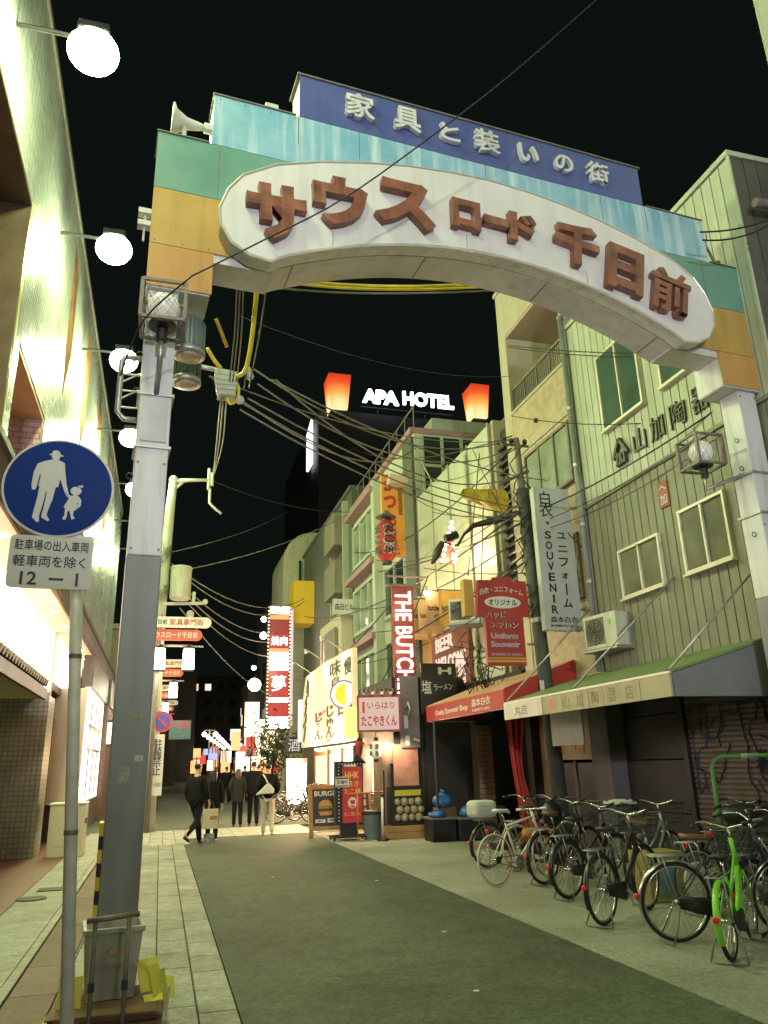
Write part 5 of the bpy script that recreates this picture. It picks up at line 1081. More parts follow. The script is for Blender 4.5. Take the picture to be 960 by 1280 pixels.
# ================================================================== FURTHER BUILDINGS ON THE RIGHT
b4 = thing('bay_building', 'pale mint building with bay windows and pink ledges beyond the perforated screen', 'building', (F, 26.6, 0))
PM = mat('pale_mint_render', (.46, .50, .40), .7, var=.1, scale=1.5, streak=.25, dirt_or_shade=(.16, .16, .1)); PINK = mat('pink_ledge', (.36, .22, .21), .6, var=.15)
MB().box(F, 14, 22.25, 31.0, 3.6, 12.1).build('wall', PM, b4); MB().box(F - .15, 14, 22.2, 31.1, 12.103, 12.3).build('parapet', PINK, b4)
FB = FE(F); MB().fbox(FB, 22.3, 23.3, 3.6, 12.0, .0, .10).build('dark_strip', mat('dark_olive_strip', (.10, .10, .07), .6, var=.2), b4)
for z in (11.55, 8.75, 5.95): MB().fbox(FB, 26.6, 30.9, z, z + .22, .0, .45).build('ledge', PINK, b4)
MB().fbox(FB, 26.5, 26.9, 3.6, 12.0, .0, .3).build('pilaster', PM, b4)
for z0, z1 in ((9.4, 11.3), (6.6, 8.5), (4.2, 5.7)): window(b4, FB, 27.1, 30.7, z0, z1, .0, .12, .14, PM, mat('pale_glass', (.22, .27, .20), .12, var=.3, scale=1), 3, 1)
for z0, z1 in ((9.2, 11.2), (6.5, 8.3), (4.3, 5.7)): window(b4, FB, 23.6, 26.2, z0, z1, .0, .1, .08, PM, GLASS, 2, 1)
window(b4, FB, 24.0, 26.0, 3.7, 4.2, .1, .05, .05, PM, glow('lit_cream_pane', (1, .9, .55), .8), 1, 1)
b = MB(); b.box(F + .2, F + 4, 22.20, 22.249, 9.8, 12.0); b.build('side_glazing', GLASS, b4); b = MB()
for i in range(6): b.box(F + .2 + i * .7, F + .3 + i * .7, 22.15, 22.2, 9.8, 12.0)
b.box(F + .2, F + 4, 22.15, 22.2, 10.9, 11.0); b.build('side_mullion', PM, b4)
b = MB().box(8.8, 12, 24, 29, 12.3, 13.6); b.build('roof_room', PM, b4); 
b = MB()
for i in range(9): b.tube((F + .1, 22.5 + i, 12.3), (F + .1, 22.5 + i, 13.2), .025)
b.tube((F + .1, 22.4, 13.2), (F + .1, 31, 13.2), .025); b.build('roof_rail', RUSTY, b4)
sn = MB().fbox(FC(30.9), 6.55, 7.5, 7.6, 8.25, -.1, 0); sn = sn.single('building_name_sign', 'small white building name sign projecting beyond the pink ledges', 'sign', SIGNW); text(sn, FC(30.9), '森田ビル', 7.02, 7.92, .8, .28, .001, INK, depth=.004, bold=.02)
b5 = thing('dark_green_building', 'plain dark green grey building standing behind the bay window building', 'building', (F, 37, 0))
DG = mat('dark_green_render', (.11, .125, .095), .7, var=.15, scale=1, streak=.3); MB().box(F, 15, 31.3, 43.5, 0, 13.3).build('wall', DG, b5); MB().box(F - .1, 15, 31.2, 43.6, 13.303, 13.5).build('parapet', DG, b5)
for z in (6.3, 9.3, 11.5): MB().fbox(FB, 32.2, 34.5, z - .5, z + 1, .0, .6).build('balcony', mat('grey_balcony', (.22, .2, .15), .7, var=.2), b5)
MB().fbox(FB, 32, 32.2, 3.6, 13, 0, .25).fbox(FB, 35.0, 35.15, 3.6, 13, 0, .2).build('pipe', mat('pale_pipe', (.4, .42, .32), .6, var=.1), b5)
MB().fbox(FB, 31.4, 36, 4.6, 7.8, .0, .5).build('bay', mat('cream_bay', (.55, .5, .34), .6, var=.1), b5)
window(b5, FB, 32.0, 35.4, 5.2, 7.2, .5, .1, .06, RUSTY, mat('cream_blind', (.5, .46, .3), .4, var=.2), 4, 1)
b6 = thing('pale_round_topped_building', 'narrow pale building with a curved top behind the yellow box sign', 'building', (6.6, 45, 0))
f = FC(43.7); MB().prism(f, [(6.3, 0), (9.5, 0), (9.5, 15.0)] + [(6.3 + 1.8 * (1 - cos(a)) - .0, 13.2 + 1.8 * sin(a)) for a in [pi / 2 - i * pi / 16 for i in range(9)]], -5, 0).build('wall', mat('pale_yellow_render', (.50, .50, .36), .7, var=.12, streak=.2), b6)
for z in (3, 6): MB().box(6.25, 6.31, 44.5, 48, z, z + 2).build('side_window', GLASS, b6)
MB().box(7.2, 7.35, 43.6, 43.69, 11.5, 13.2).build('slot_window', GLASS, b6)
yx = MB().hexa([(6.5, 40.4, 8.9), (7.5, 40.4, 8.9), (7.5, 41.9, 8.9), (6.5, 41.9, 8.9), (6.4, 40.3, 9.3), (7.5, 40.3, 9.3), (7.5, 41.9, 9.3), (6.4, 41.9, 9.3)]).box(6.4, 7.5, 40.3, 41.9, 9.3, 11.2); yx.single('yellow_sign_box', 'yellow projecting box sign high on the pale round topped building', 'sign', mat('yellow_box', (.66, .44, .03), .5, var=.06, emit=.08, ecol=(1, .7, .05)))
# barbecue tower sign
yk = thing('barbecue_sign', 'tall glowing red and white tower sign edged with small bulbs', 'neon sign', (5.7, 40, 3.4))
fy_ = FC(40.0); MB().fbox(fy_, 5.0, 6.2, 3.4, 9.7, -.6, 0).build('sign_box', mat('sign_black', (.02, .02, .02), .5, var=0), yk)
def pan(z0, z1, m): MB().fbox(fy_, 5.1, 6.1, z0, z1, .0, .03).build('lit_panel', m, yk)
PW = glow('panel_white', (1, .86, .8), 6); PR = glow('panel_red', (1, .05, .05), .6); PO = glow('panel_orange', (1, .4, .12), 1.3); PD = glow('panel_dim_red', (1, .1, .08), .35)
for z0, z1, m_ in ((9.3, 9.68, PW), (9.0, 9.28, PO), (8.25, 8.98, PD), (7.5, 8.23, PR), (7.3, 7.48, PO), (6.35, 7.28, PW), (5.0, 6.33, PR), (4.75, 4.98, PW), (4.05, 4.73, PR), (3.45, 4.03, PW)): pan(z0, z1, m_)
PT = glow('panel_text', (1, .9, .85), 4); text(yk, fy_, '焼肉', 5.6, 7.87, .86, .48, .032, PT, depth=.01, bold=.02); text(yk, fy_, '夢', 5.6, 5.7, .74, .8, .032, PT, depth=.01, bold=.02)
b = MB()
for i in range(34):
    for u in (5.03, 6.16): b.ball(fy_.p(u, 3.5 + i * .185, .04), .035, 6)
b.build('bulb_row', glow('amber_bulb', (1, .5, .18), 9), yk, kind='stuff')
MB().box(6.22, 6.32, 39.9, 40.4, 3.6, 9.6).build('side_strip', glow('side_strip_white', (1, .85, .9), .8), yk)
point((5.2, 38.6, 6.5), 160, (1, .5, .4), .5, 'sign_light')
for i, (x, z, r, s_) in enumerate(((4.75, 8.95, .14, 30), (4.75, 8.1, .18, 30), (4.35, 5.6, .33, 16), (4.3, 6.45, .12, 12))):
    MB().ball((x, 39.8, z), r, 14).single('globe_lamp', ['upper small lamp left of the tower sign', 'second small lamp left of the tower sign', 'large round white lamp left of the tower sign', 'tiny lamp above the large round lamp'][i], 'lamp', glow('globe_%d' % s_, (1, .92, .75), s_), 'lamps beside the tower sign', smooth=True)
lw = thing('lit_panel_stand', 'glaring white lit panel standing at the far shop front', 'sign', (4.8, 29, 0)); MB().box(4.42, 5.12, 29, 29.2, .35, 1.75).build('face', glow('hot_white', (1, .86, .70), 9), lw); MB().box(4.38, 5.16, 29.02, 29.3, 0, 1.9).build('case', DARK, lw)
point((4.5, 28.4, 1.3), 60, WARM, .3)
wv = MB().box(5.5, 6.1, 33.0, 33.2, 2.6, 4.3); wv.single('white_lightbox', 'tall white light box sign beside the cream board', 'sign', glow('white_box', (.95, 1, .95), 2.2))
sk = MB().box(5.55, 6.35, 37.0, 37.2, 2.2, 2.95).single('sake_sign', 'small dark square sign with a white character before the pale building', 'sign', mat('dark_square_sign', (.05, .05, .045), .5, var=0)); text(sk, FC(37.0), '酒', 5.95, 2.57, .55, .55, .002, glow('dim_white', (1, .95, .85), .6), depth=.01, bold=.02)
# hotel far away
ht = thing('hotel_tower', 'far dark hotel tower crowned with lit letters and two orange lantern boxes', 'building', (20, 60, 0))
DK = mat('dark_tower', (.015, .016, .015), .6, var=.2); MB().box(11.6, 29, 60.5, 80, 0, 31.6).build('tower', DK, ht)
LW_ = glow('lit_letter', (.90, .88, 1), 5); f6 = FC(60.0)
text(ht, f6, 'APA', 17.15, 33.0, 3.4, 1.35, .1, LW_, depth=.2, bold=.06); text(ht, f6, 'HOTEL', 21.7, 33.15, 4.9, 1.35, .1, LW_, depth=.2, bold=.035)
MB().tube((15.2, 60.3, 32.1), (24.2, 60.3, 32.1), .06).tube((17, 60.4, 31.6), (17, 60.4, 32.2), .06).tube((21.5, 60.4, 31.6), (21.5, 60.4, 32.2), .06).build('letter_frame', DK, ht)
def lanmat(nm):
    m_ = mat(nm, (.1, .02, .01), .5, var=0); nt = m_.node_tree; N = nt.nodes; L = nt.links; b_ = N['Principled BSDF']; tc = N.new('ShaderNodeTexCoord'); sp = N.new('ShaderNodeSeparateXYZ'); L.new(tc.outputs['Object'], sp.inputs[0])
    no = N.new('ShaderNodeVectorMath'); no.operation = 'LENGTH'; L.new(tc.outputs['Object'], no.inputs[0]); ra = N.new('ShaderNodeValToRGB'); mr = N.new('ShaderNodeMapRange'); mr.inputs[1].default_value = .9; mr.inputs[2].default_value = 3.4; L.new(no.outputs['Value'], mr.inputs[0]); L.new(mr.outputs[0], ra.inputs[0])
    e = ra.color_ramp.elements; e[0].position = 0; e[0].color = (1, .9, .45, 1); e[1].position = 1; e[1].color = (.50, .03, .01, 1); q = e.new(.3); q.color = (1, .40, .07, 1); q2 = e.new(.62); q2.color = (.8, .10, .02, 1)
    L.new(ra.outputs[0], b_.inputs['Emission Color']); b_.inputs['Emission Strength'].default_value = 1.15; return m_
LM = lanmat('orange_lantern_glow')
for cx, cz, w, h in ((13.1, 32.5, 1.0, 1.6), (26.3, 33.0, .9, 1.6)):
    P = [(-w * .72, -1.0, -.3), (w * .72, -1.0, -.3), (w * .72, .8, -.3), (-w * .72, .8, -.3), (-w, -1.25, 2 * h - .3), (w, -1.25, 2 * h - .3), (w, 1.0, 2 * h - .3), (-w, 1.0, 2 * h - .3)]
    o = MB().hexa(P).build('lantern_box', LM, ht, local=True); o.location = V((cx, 59.6, cz - h + .3)) - ht.location
    MB().box(cx - w * .7, cx + w * .7, 58.9, 60.2, cz - h - .6, cz - h - .02).build('lantern_base', DK, ht)
MB().prism(Fr((11.4, 62, 30), (0, 1, 0), (-1, 0, 0)), [(0, -3), (2.2, -3), (2.2, .6), (0, 1.2)], 0, .2).build('side_letters', glow('side_white', (.95, .9, 1), 2.5), ht)

# ================================================================== UTILITY POLES
WOODP = mat('grey_concrete_pole', (.20, .20, .17), .75, var=.2, scale=6, streak=.3)
up_ = thing('utility_pole', 'leaning grey utility pole between the red and green awnings wrapped in cables', 'utility pole', (6.85, 13.16, 0))
p0 = V((6.92, 13.16, 0)); p1 = onY(645, 548, 13.16); p1b = p0.lerp(p1, .72)
MB().path([p0, p0.lerp(p1, .4), p0.lerp(p1, .86)], [.15, .135, .115], 14).build('shaft', mat('dark_wrapped_pole', (.055, .058, .048), .7, var=.3, scale=8, bump=.4), up_, smooth=True)
MB().tube(p0.lerp(p1, .86), p0.lerp(p1, 1.0), .07, .06, n=12).build('pole_top', WOODP, up_, smooth=True)
MB().tube(p0.lerp(p1, .52), p0.lerp(p1, .53), .14, .14, n=14).build('pale_band', STEEL, up_)
q = p0.lerp(p1, .98); MB().tube(q + V((-.35, 0, .0)), q + V((.25, 0, 0)), .03).build('cross_arm', RUSTY, up_); MB().tube(q + V((-.5, -.02, -.9)), q + V((.2, 0, -.55)), .03).build('cross_arm', RUSTY, up_)
for i, dx in enumerate((-.33, -.12, .18)): MB().lathe([(.02, 0), (.05, .03), (.05, .09), (.02, .12)], q + V((dx, 0, .03)), 10).build('insulator', DARK, up_)
b = MB(); random.seed(3)
for j in range(9):
    t0 = random.uniform(.45, .8); a = p0.lerp(p1, t0); ph = random.uniform(0, 6); pts_ = []
    for i in range(12): s_ = i / 11; c_ = p0.lerp(p1, t0 + .18 * s_); r_ = .15 + .05 * sin(i * 2 + j); pts_.append(c_ + V((r_ * cos(ph + i * .8), r_ * sin(ph + i * .8), 0)))
    b.path(pts_, .012, 5)
for j in range(10):
    c_ = p0.lerp(p1, random.uniform(.5, .95)); d = V((random.uniform(-1, 1), random.uniform(-1, .3), random.uniform(-.4, .4))).normalized() * .2; b.path([c_ + d * .4, c_ + d, c_ + d * 1.1 + V((0, 0, -.12)), c_ + d * .5 + V((0, 0, -.2))], .010, 5)
b.build('wrapped_cables', WIRE, up_, kind='stuff')
MB().box(6.62, 6.70, 13.0, 13.02, 2.66, 3.02).build('white_tag', SIGNW, up_)
# left street pole with crooked arm
lp = thing('utility_pole', 'pale street pole with a crooked top arm and transformer beyond the left arch pillar', 'utility pole', (-.25, 24.3, 0))
a0 = V((-.22, 24.3, 0)); top = onY(217, 600, 24.3)
MB().path([a0, V((-.28, 24.3, 6.0)), V((top.x - .05, 24.3, top.z - .9)), V((top.x, 24.3, top.z))], [.19, .17, .15, .13], 14).build('shaft', mat('pale_pole', (.40, .42, .34), .6, var=.12, streak=.25), lp, smooth=True)
MB().ball((top.x, 24.3, top.z), .15, 12).build('pole_cap', PALE, lp, smooth=True)
e_ = onY(265, 600, 24.3); MB().path([V((top.x, 24.3, top.z - .05)), V((top.x + .5, 24.3, top.z + .03)), e_], [.09, .06, .05], 8).tube(V((top.x, 24.3, top.z - .35)), V((top.x + .35, 24.3, top.z)), .05).build('arm', PALE, lp, smooth=True)
b = MB().tube(e_ + V((-.1, 0, -.35)), e_ + V((-.1, 0, .4)), .05).tube(e_ + V((0, 0, -.2)), e_ + V((0, 0, .25)), .06).path([e_ + V((-.05, 0, -.3)), e_ + V((-.05, 0, -.8)), e_ + V((.15, 0, -1.0)), e_ + V((.35, 0, -1.15))], .045, 8); b.build('arm_fitting', PALE, lp, smooth=True)
MB().lathe([(.28, 0), (.32, .03), (.32, .95), (.34, .96), (.34, 1.02), (.05, 1.1)], (.28, 24.2, 6.65), 18).build('transformer', mat('pale_transformer', (.46, .47, .38), .5, var=.1, streak=.3), lp, smooth=False)
MB().tube((-.2, 24.2, 6.5), (1.0, 24.2, 6.55), .05).tube((.7, 24.2, 6.5), (.7, 24.2, 6.9), .05).ball((.62, 24.2, 6.2), .12, 10).ball((1.05, 24.2, 6.6), .09, 8).build('side_arm', PALE, lp)
b = MB(); random.seed(9)
for j in range(12):
    pts_ = [V((-.3 + .24 * cos(i * .9 + j), 24.25 + .24 * sin(i * .9 + j), 6.0 + j * .2 + i * .12)) for i in range(8)]; b.path(pts_, .018, 4)
b.build('wrapped_cables', RUSTY, lp, kind='stuff')
# no-stopping sign on the lower part
MB().lathe([(.30, 0), (.30, .02)], (-.02, 24.0, 2.98), 24, (0, -1, 0)).build('round_sign', mat('red_ring', (.5, .05, .08), .5, var=0), lp); MB().lathe([(.22, 0), (.22, .006)], (-.02, 23.978, 2.98), 24, (0, -1, 0)).build('blue_disc', mat('blue_disc', (.06, .08, .4), .5, var=0), lp)
MB().prism(Fr((-.02, 23.97, 2.98), (.7, 0, -.7), (0, -1, 0), 1, (.7, 0, .7)), [(-.22, -.035), (.22, -.035), (.22, .035), (-.22, .035)], .0, .006).build('red_bar', MATS['red_ring'], lp)
f = FC(23.98); MB().fbox(f, -.28, .08, .95, 2.62, -.02, 0).build('notice_board', SIGNW, lp); vtext(lp, f, '駐輪禁止', -.10, 2.0, .24, 1.0, .002, INK, depth=.004, bold=.02); text(lp, f, '千日前', -.1, 1.25, .28, .12, .002, INK, depth=.004)

# lamp posts with capsule name signs, repeated down the left kerb
LG = glow('street_lamp_glow', (1, .93, .74), 11)
def lamp_post(x, y, label, signs=True, z0=5.35, k=1.0, lit=60):
    t = thing('street_lamp', label, 'street lamp', (x, y, 0), 'lamp posts with capsule signs along the left kerb')
    MB().tube((x, y, 0), (x, y, 6.1), .075, .06, n=10).build('post', RUSTY, t, smooth=True)
    f = FC(y - .12)
    if signs:
        def caps(u0, u1, v0, v1): r = (v1 - v0) / 2; return [(u0, v0), (u1 - r, v0)] + [(u1 - r + r * cos(a), v0 + r + r * sin(a)) for a in [-pi / 2 + i * pi / 8 for i in range(9)]] + [(u0, v1)]
        a_ = MB().prism(f, caps(x - .35, x + 1.5, 5.68, 6.0), -.1, 0).build('upper_sign', SIGNW, t); text(t, f, '千日前', x + .0, 5.84, .42, .15, .002, INK, depth=.004, bold=.01); text(t, f, '家具専門街', x + .77, 5.84, .98, .2, .002, REDI, depth=.004, bold=.03)
        b_ = MB().prism(f, caps(x - .35, x + 1.25, 5.30, 5.62), -.1, 0).build('lower_sign', mat('red_capsule', (.46, .07, .05), .5, var=.08), t); text(t, f, 'サウスロード千日前', x + .42, 5.46, 1.38, .18, .002, SIGNW, depth=.004, bold=.015)
        MB().tube((x - .4, y, 5.14), (x + 1.3, y, 5.14), .025).build('sign_arm', RUSTY, t)
    for u in (.05, .88):
        c = (x + u, y, 4.74); h = MB(); h.lathe([(.16, -.30), (.24, -.28), (.22, .28), (.18, .32)], c, 4); o = h.build('lantern', LG, t)
        MB().lathe([(.2, .32), (.06, .42), (.02, .46)], c, 4).lathe([(.24, -.30), (.22, -.34)], c, 4).tube((x + u, y, 5.1), (x + u, y, 5.2), .02).build('lantern_cap', DARK, t)
        point((x + u, y - .4, 4.6), lit, (1, .9, .62), .2, 'lamp_or_fill_light')
    MB().tube((x, y, 5.16), (x + .95, y, 5.16), .03).build('arm', RUSTY, t)
    return t
lamp_post(-.26, 23.75, 'nearest street lamp with lit twin lanterns under red and white capsule signs')
lamp_post(-.55, 33.5, 'second street lamp with capsule signs, behind the nearest one')
for i, (x, y) in enumerate(((-.8, 44), (-.6, 54))): lamp_post(x, y, ['third street lamp with capsule signs, its lanterns level with the round sign', 'fourth street lamp with small capsule signs before the far row'][i], True, lit=90)
proto = None
for i in range(9):
    x = 4.6 + i * .85 ; y = 82 + i * 8.0
    if proto is None:
        t = thing('far_street_lamp', '', 'street lamp', (0, 0, 0), 'row of far street lamps'); MB().tube((0, 0, 0), (0, 0, 5.4), .08).build('post', RUSTY, t)
        for u in (-.5, .6): MB().ball((u, 0, 4.9), .24, 10).build('lantern', LG, t, smooth=True)
        MB().tube((-.5, 0, 5.3), (.6, 0, 5.3), .04).build('arm', RUSTY, t); proto = t
    else: t = copytree(proto)
    t.location = (x, y, 0); t['label'] = 'twin lantern street lamp, %s from the viewer in the row of far street lamps' % ['nearest', 'second', 'third', 'fourth', 'fifth', 'sixth', 'seventh', 'eighth', 'farthest'][i]
    if i < 4: point((x, y - 1, 4.6), 160, (1, .9, .62), .3)
# ================================================================== FAR STREET
FARM = [mat('far_brown_wall', (.10, .075, .055), .7, var=.25, scale=.6, streak=.3), mat('far_grey_wall', (.12, .12, .10), .7, var=.2, scale=.6, streak=.3), mat('far_dark_wall', (.05, .05, .045), .7, var=.2, scale=.6)]
FGL = [glow('far_window_warm', (1, .74, .42), 1.1), glow('far_window_white', (.9, 1, .85), 1.0), GLASS, GLASS, GLASS]
random.seed(17)
def far_building(x0, x1, y0, y1, h, label, m, side, lit=.25, fl=3.1):
    t = thing('far_building', label, 'building', ((x0 + x1) / 2, (y0 + y1) / 2, 0)); MB().box(x0, x1, y0, y1, 0, h).build('wall', m, t); MB().box(x0 - .1, x1 + .1, y0 - .1, y1 + .1, h + .003, h + .25).build('parapet', m, t)
    fr = FWf(x1) if side == 'L' else FE(x0)
    for v in range(int(h / fl)):
        n = max(1, int((y1 - y0) / 2.6))
        for i in range(n):
            a = y0 + (i + .2) * (y1 - y0) / n; b_ = y0 + (i + .8) * (y1 - y0) / n
            g = (random.choice(FGL[:2]) if random.random() < lit else GLASS) if v else (FGL[0] if random.random() < .5 else GLASS)
            MB().fbox(fr, a, b_, v * fl + .9, v * fl + 2.3, .0, .04).build('window', g, t)
    fc_ = FC(y0)
    for v in range(1, int(h / fl)):
        for i in range(int((x1 - x0) / 2.5)):
            MB().fbox(fc_, x0 + .7 + i * 2.5, x0 + 1.9 + i * 2.5, v * fl + .9, v * fl + 2.2, 0, .04).build('window', random.choice(FGL) if random.random() < lit else GLASS, t)
    return t
for (x0, x1, y0, y1, h, lb, m_, sd, lit) in ((-12, -1.9, 39.2, 47, 8.2, 'low brown building beyond the metal clad one', FARM[0], 'L', .2), (-12, -1.5, 47.3, 57, 7.0, 'brown shop house behind the street lamps on the left', FARM[0], 'L', .25), (-12, -1.0, 57.4, 70, 9.5, 'grey shop building left of the far street', FARM[1], 'L', .3), (-12, 0.2, 70.5, 86, 8.0, 'low brown far building at the left kerb', FARM[0], 'L', .3), (-10, 1.5, 87, 110, 11, 'dark far building behind the row of lamps', FARM[2], 'L', .3),
                                          (-8, 4.2, 111, 140, 15, 'tall dark building in the far distance of the street', FARM[2], 'L', .12), (6.6, 16, 49, 59, 12, 'dark building behind the glowing tower sign', FARM[2], 'R', .2), (8.6, 18, 66, 84, 9, 'far grey building on the right beyond the tower sign', FARM[1], 'R', .3), (10.5, 22, 85, 112, 12, 'far brown building on the right of the distant street', FARM[0], 'R', .3), (13.2, 26, 113, 150, 14, 'last dark building on the right of the distant street', FARM[2], 'R', .2), (4.5, 24, 160, 170, 19, 'dark building closing the end of the street', FARM[2], 'L', .18)):
    far_building(x0, x1, y0, y1, h, lb, m_, sd, lit)
# far shop lights and signs
SIGC = [((1, .14, .08), 1.3), ((1, .72, .45), 2.6), ((1, .42, .14), 1.7), ((.85, 1, .9), 1.2), ((1, .06, .05), 1.0), ((.45, .5, 1), 1.2)]
random.seed(4)
LBL = ['red lit sign', 'warm white lit sign', 'orange lit sign', 'cool white lit sign', 'deep red lit sign', 'bluish lit sign']
WHERE = ['over the far street past the walkers', 'low above the heads of the walkers', 'beside the foot of the tower sign', 'near the vanishing point of the street', 'on the right of the distant street']
spots_ = [(5.2, 46, 1.6, 4.0, .9, 1), (4.9, 48, 1.2, 2.2, 1.2, 2), (6.1, 52, 2.2, 4.6, .8, 1), (6.4, 58, 1.0, 3.2, 1.0, 0), (7.4, 63, 1.6, 3.4, 1.2, 1), (8.2, 72, 2.0, 4.2, 1.2, 4), (8.2, 75, .8, 1.8, 1.4, 2), (9.0, 84, 2.5, 4.4, 1.2, 1), (9.2, 92, 1.2, 2.4, 1.6, 2), (10.2, 99, 2.2, 5.0, 1.4, 0), (10.6, 108, 1.0, 2.2, 1.6, 1), (11.4, 118, 2.0, 4.4, 1.8, 3), (12.3, 130, 1.0, 3.0, 2.2, 2), (9.6, 118, 5.4, 7.0, 2.4, 3), (5.0, 100, 3.2, 3.9, 1.4, 5), (3.7, 66, 2.3, 2.8, .7, 5), (10.5, 150, 2.5, 4.6, 2.0, 1), (8.2, 150, 1.2, 2.4, 1.8, 2), (10.2, 88, 7.6, 9.8, .5, 3), (7.0, 50, 5.2, 6.4, .9, 2), (4.25, 43, 3.2, 5.0, .75, 1), (5.1, 42.5, 2.5, 4.0, .7, 1), (5.9, 45, .8, 2.0, .5, 4), (8.7, 100, 1.4, 2.6, .9, 4), (7.2, 120, 2.0, 3.4, 1.0, 2), (6.4, 110, 3.4, 4.4, .9, 0), (4.5, 44, 1.0, 2.2, .5, 1), (5.3, 43.6, .9, 1.9, .45, 2), (3.9, 47, 2.6, 3.6, .5, 2), (4.6, 52, 1.3, 2.6, .6, 1), (5.6, 55, 2.8, 4.2, .7, 4), (6.6, 68, 1.4, 2.4, .8, 1), (7.1, 78, 2.6, 3.6, .8, 0), (6.0, 84, 1.2, 2.2, .9, 2), (3.2, 70, 2.0, 2.7, .5, 4), (2.9, 82, 1.2, 2.4, .7, 2), (3.7, 96, 1.4, 2.6, .8, 1), (3.3, 60, 1.5, 2.2, .4, 1), (4.2, 112, 2.6, 3.6, .9, 0), (4.9, 125, 1.2, 3.0, 1.2, 2), (2.2, 58, 2.4, 3.0, .5, 2), (8.0, 64, 4.6, 6.4, .5, 0), (7.7, 56, 5.0, 6.0, .5, 1), (9.4, 88, 5.0, 6.6, .6, 4)]
for i, (x, y, z0, z1, w, c) in enumerate(spots_):
    col, s_ = SIGC[c]; lsg = MB().box(x, x + w, y, y + .25, z0, z1).single('lit_sign', '%s %s, %s of its kind' % (LBL[c], WHERE[i % 5], ['smallest', 'tall one', 'wide one', 'dim one', 'low one', 'far one', 'hot one', 'thin one', 'small one', 'flat one'][i // 5]), 'sign', glow('far_sign_%d' % c, col, s_), 'small lit signs along the distant street'); MB().tube((x + w / 2, y + .15, 0), (x + w / 2, y + .15, z0), .04).tube((x + w / 2, y + .3, 0), (x + w / 2, y + .3, z1), .03).build('post', DARK, lsg)
for x, y, p in ((5.0, 46, 160), (6.2, 60, 160), (8.0, 80, 200), (9.5, 105, 250)): point((x - .8, y - 2, 2.6), p, WARM, .4)
tsg = MB().fbox(FC(45), .35, 1.5, 3.2, 4.2, -.1, 0).single('teal_sign', 'small teal and pink sign board hanging behind the second street lamp', 'sign', mat('teal_board', (.08, .16, .17), .5, var=.2)); MB().fbox(FC(45), .75, 1.45, 3.75, 4.15, .001, .01).build('pink_patch', mat('pink_patch', (.3, .1, .12), .5, var=.2), tsg)
rawn = thing('far_red_awning', 'small red awning on posts by the left shops beyond the pale street pole', 'awning', (-1.2, 36.5, 2.5)); MB().hexa([(-1.9, 36, 2.9), (.0, 36, 2.45), (.0, 38.5, 2.45), (-1.9, 38.5, 2.9), (-1.9, 36, 3.0), (.0, 36, 2.62), (.0, 38.5, 2.62), (-1.9, 38.5, 3.0)]).build('canopy', REDC, rawn)
MB().tube((-.05, 36.1, 0), (-.05, 36.1, 2.5), .04).tube((-.05, 38.4, 0), (-.05, 38.4, 2.5), .04).build('post', DARK, rawn)
MB().box(-1.9, -1.4, 36.3, 38.4, 0, 2.5).single('brown_kiosk', 'brown shop front post under the small far red awning', 'kiosk', mat('brown_kiosk', (.16, .09, .05), .6, var=.2))
for i, (x, y) in enumerate(((-.35, 37.2), (-.9, 37.6))):
    t = thing('potted_plant', ['potted shrub under the far red awning, nearer the road', 'potted shrub under the far red awning, against the kiosk'][i], 'plant', (x, y, 0), 'potted plants under the far awning'); MB().lathe([(.2, 0), (.26, .4), (.24, .4)], (x, y, 0), 12).build('pot', mat('red_pot', (.35, .06, .05), .5, var=.1), t)
    b = MB()
    for q in range(160):
        d = V((random.gauss(0, .22), random.gauss(0, .22), random.gauss(.75, .22))); a = V((random.uniform(-1, 1), random.uniform(-1, 1), random.uniform(-1, 1))).normalized() * .07; c = a.orthogonal().normalized() * .03; o_ = V((x, y, 0)) + d; b.add([o_ - a, o_ + c, o_ + a, o_ - c], [(0, 1, 2, 3)])
    b.build('foliage', mat('dark_leaf', (.04, .075, .03), .6, var=.3), t)
tr = thing('street_tree', 'small dark leafy tree before the pale building under the tower sign', 'tree', (5.0, 38.2, 0))
MB().path([(5.15, 38.2, 0), (5.1, 38.2, 1.2), (5.2, 38.2, 2.3)], [.09, .07, .04], 8).build('trunk', mat('bark', (.06, .045, .03), .8, var=.3), tr); b = MB()
for q in range(900):
    d = V((random.gauss(0, .5), random.gauss(0, .5), random.gauss(2.4, .65))); a = V((random.uniform(-1, 1), random.uniform(-1, 1), random.uniform(-1, 1))).normalized() * .13; c = a.orthogonal().normalized() * .05; o_ = V((5.15, 38.2, 0)) + d; b.add([o_ - a, o_ + c, o_ + a, o_ - c], [(0, 1, 2, 3)])
b.build('crown', MATS['dark_leaf'], tr, kind='stuff')

# ================================================================== THINGS BY THE FOOD STALL
f = FC(18.5)
sd = thing('sign_stand', 'red standing sign with a black arrow frame and yellow lettering on a wheeled foot', 'sign stand', (4.27, 18.55, 0))
b = MB().fbox(f, 3.95, 4.62, .33, 1.72, -.20, -.0); b.build('frame', BLACK, sd, bevel=.01)
MB().prism(f, [(4.40, 1.66), (4.72, 1.66), (4.5, 1.86), (4.42, 1.86)], -.15, .0).build('arrow_head', BLACK, sd)
MB().fbox(f, 4.12, 4.585, .37, 1.60, .001, .008).build('red_face', mat('red_poster', (.40, .025, .025), .45, var=.1, scale=4, emit=.05, ecol=(1, .05, .05)), sd)
b = MB()
for i in range(16): b.ball(f.p(4.03, .42 + i * .078, .006), .014, 6)
for i in range(8): b.ball(f.p(4.04 + i * .075, 1.66, .006), .014, 6)
b.build('stud', mat('white_stud', (.6, .6, .5), .4, var=0), sd, kind='stuff')
YI = mat('yellow_print', (.62, .42, .05), .5, var=.1)
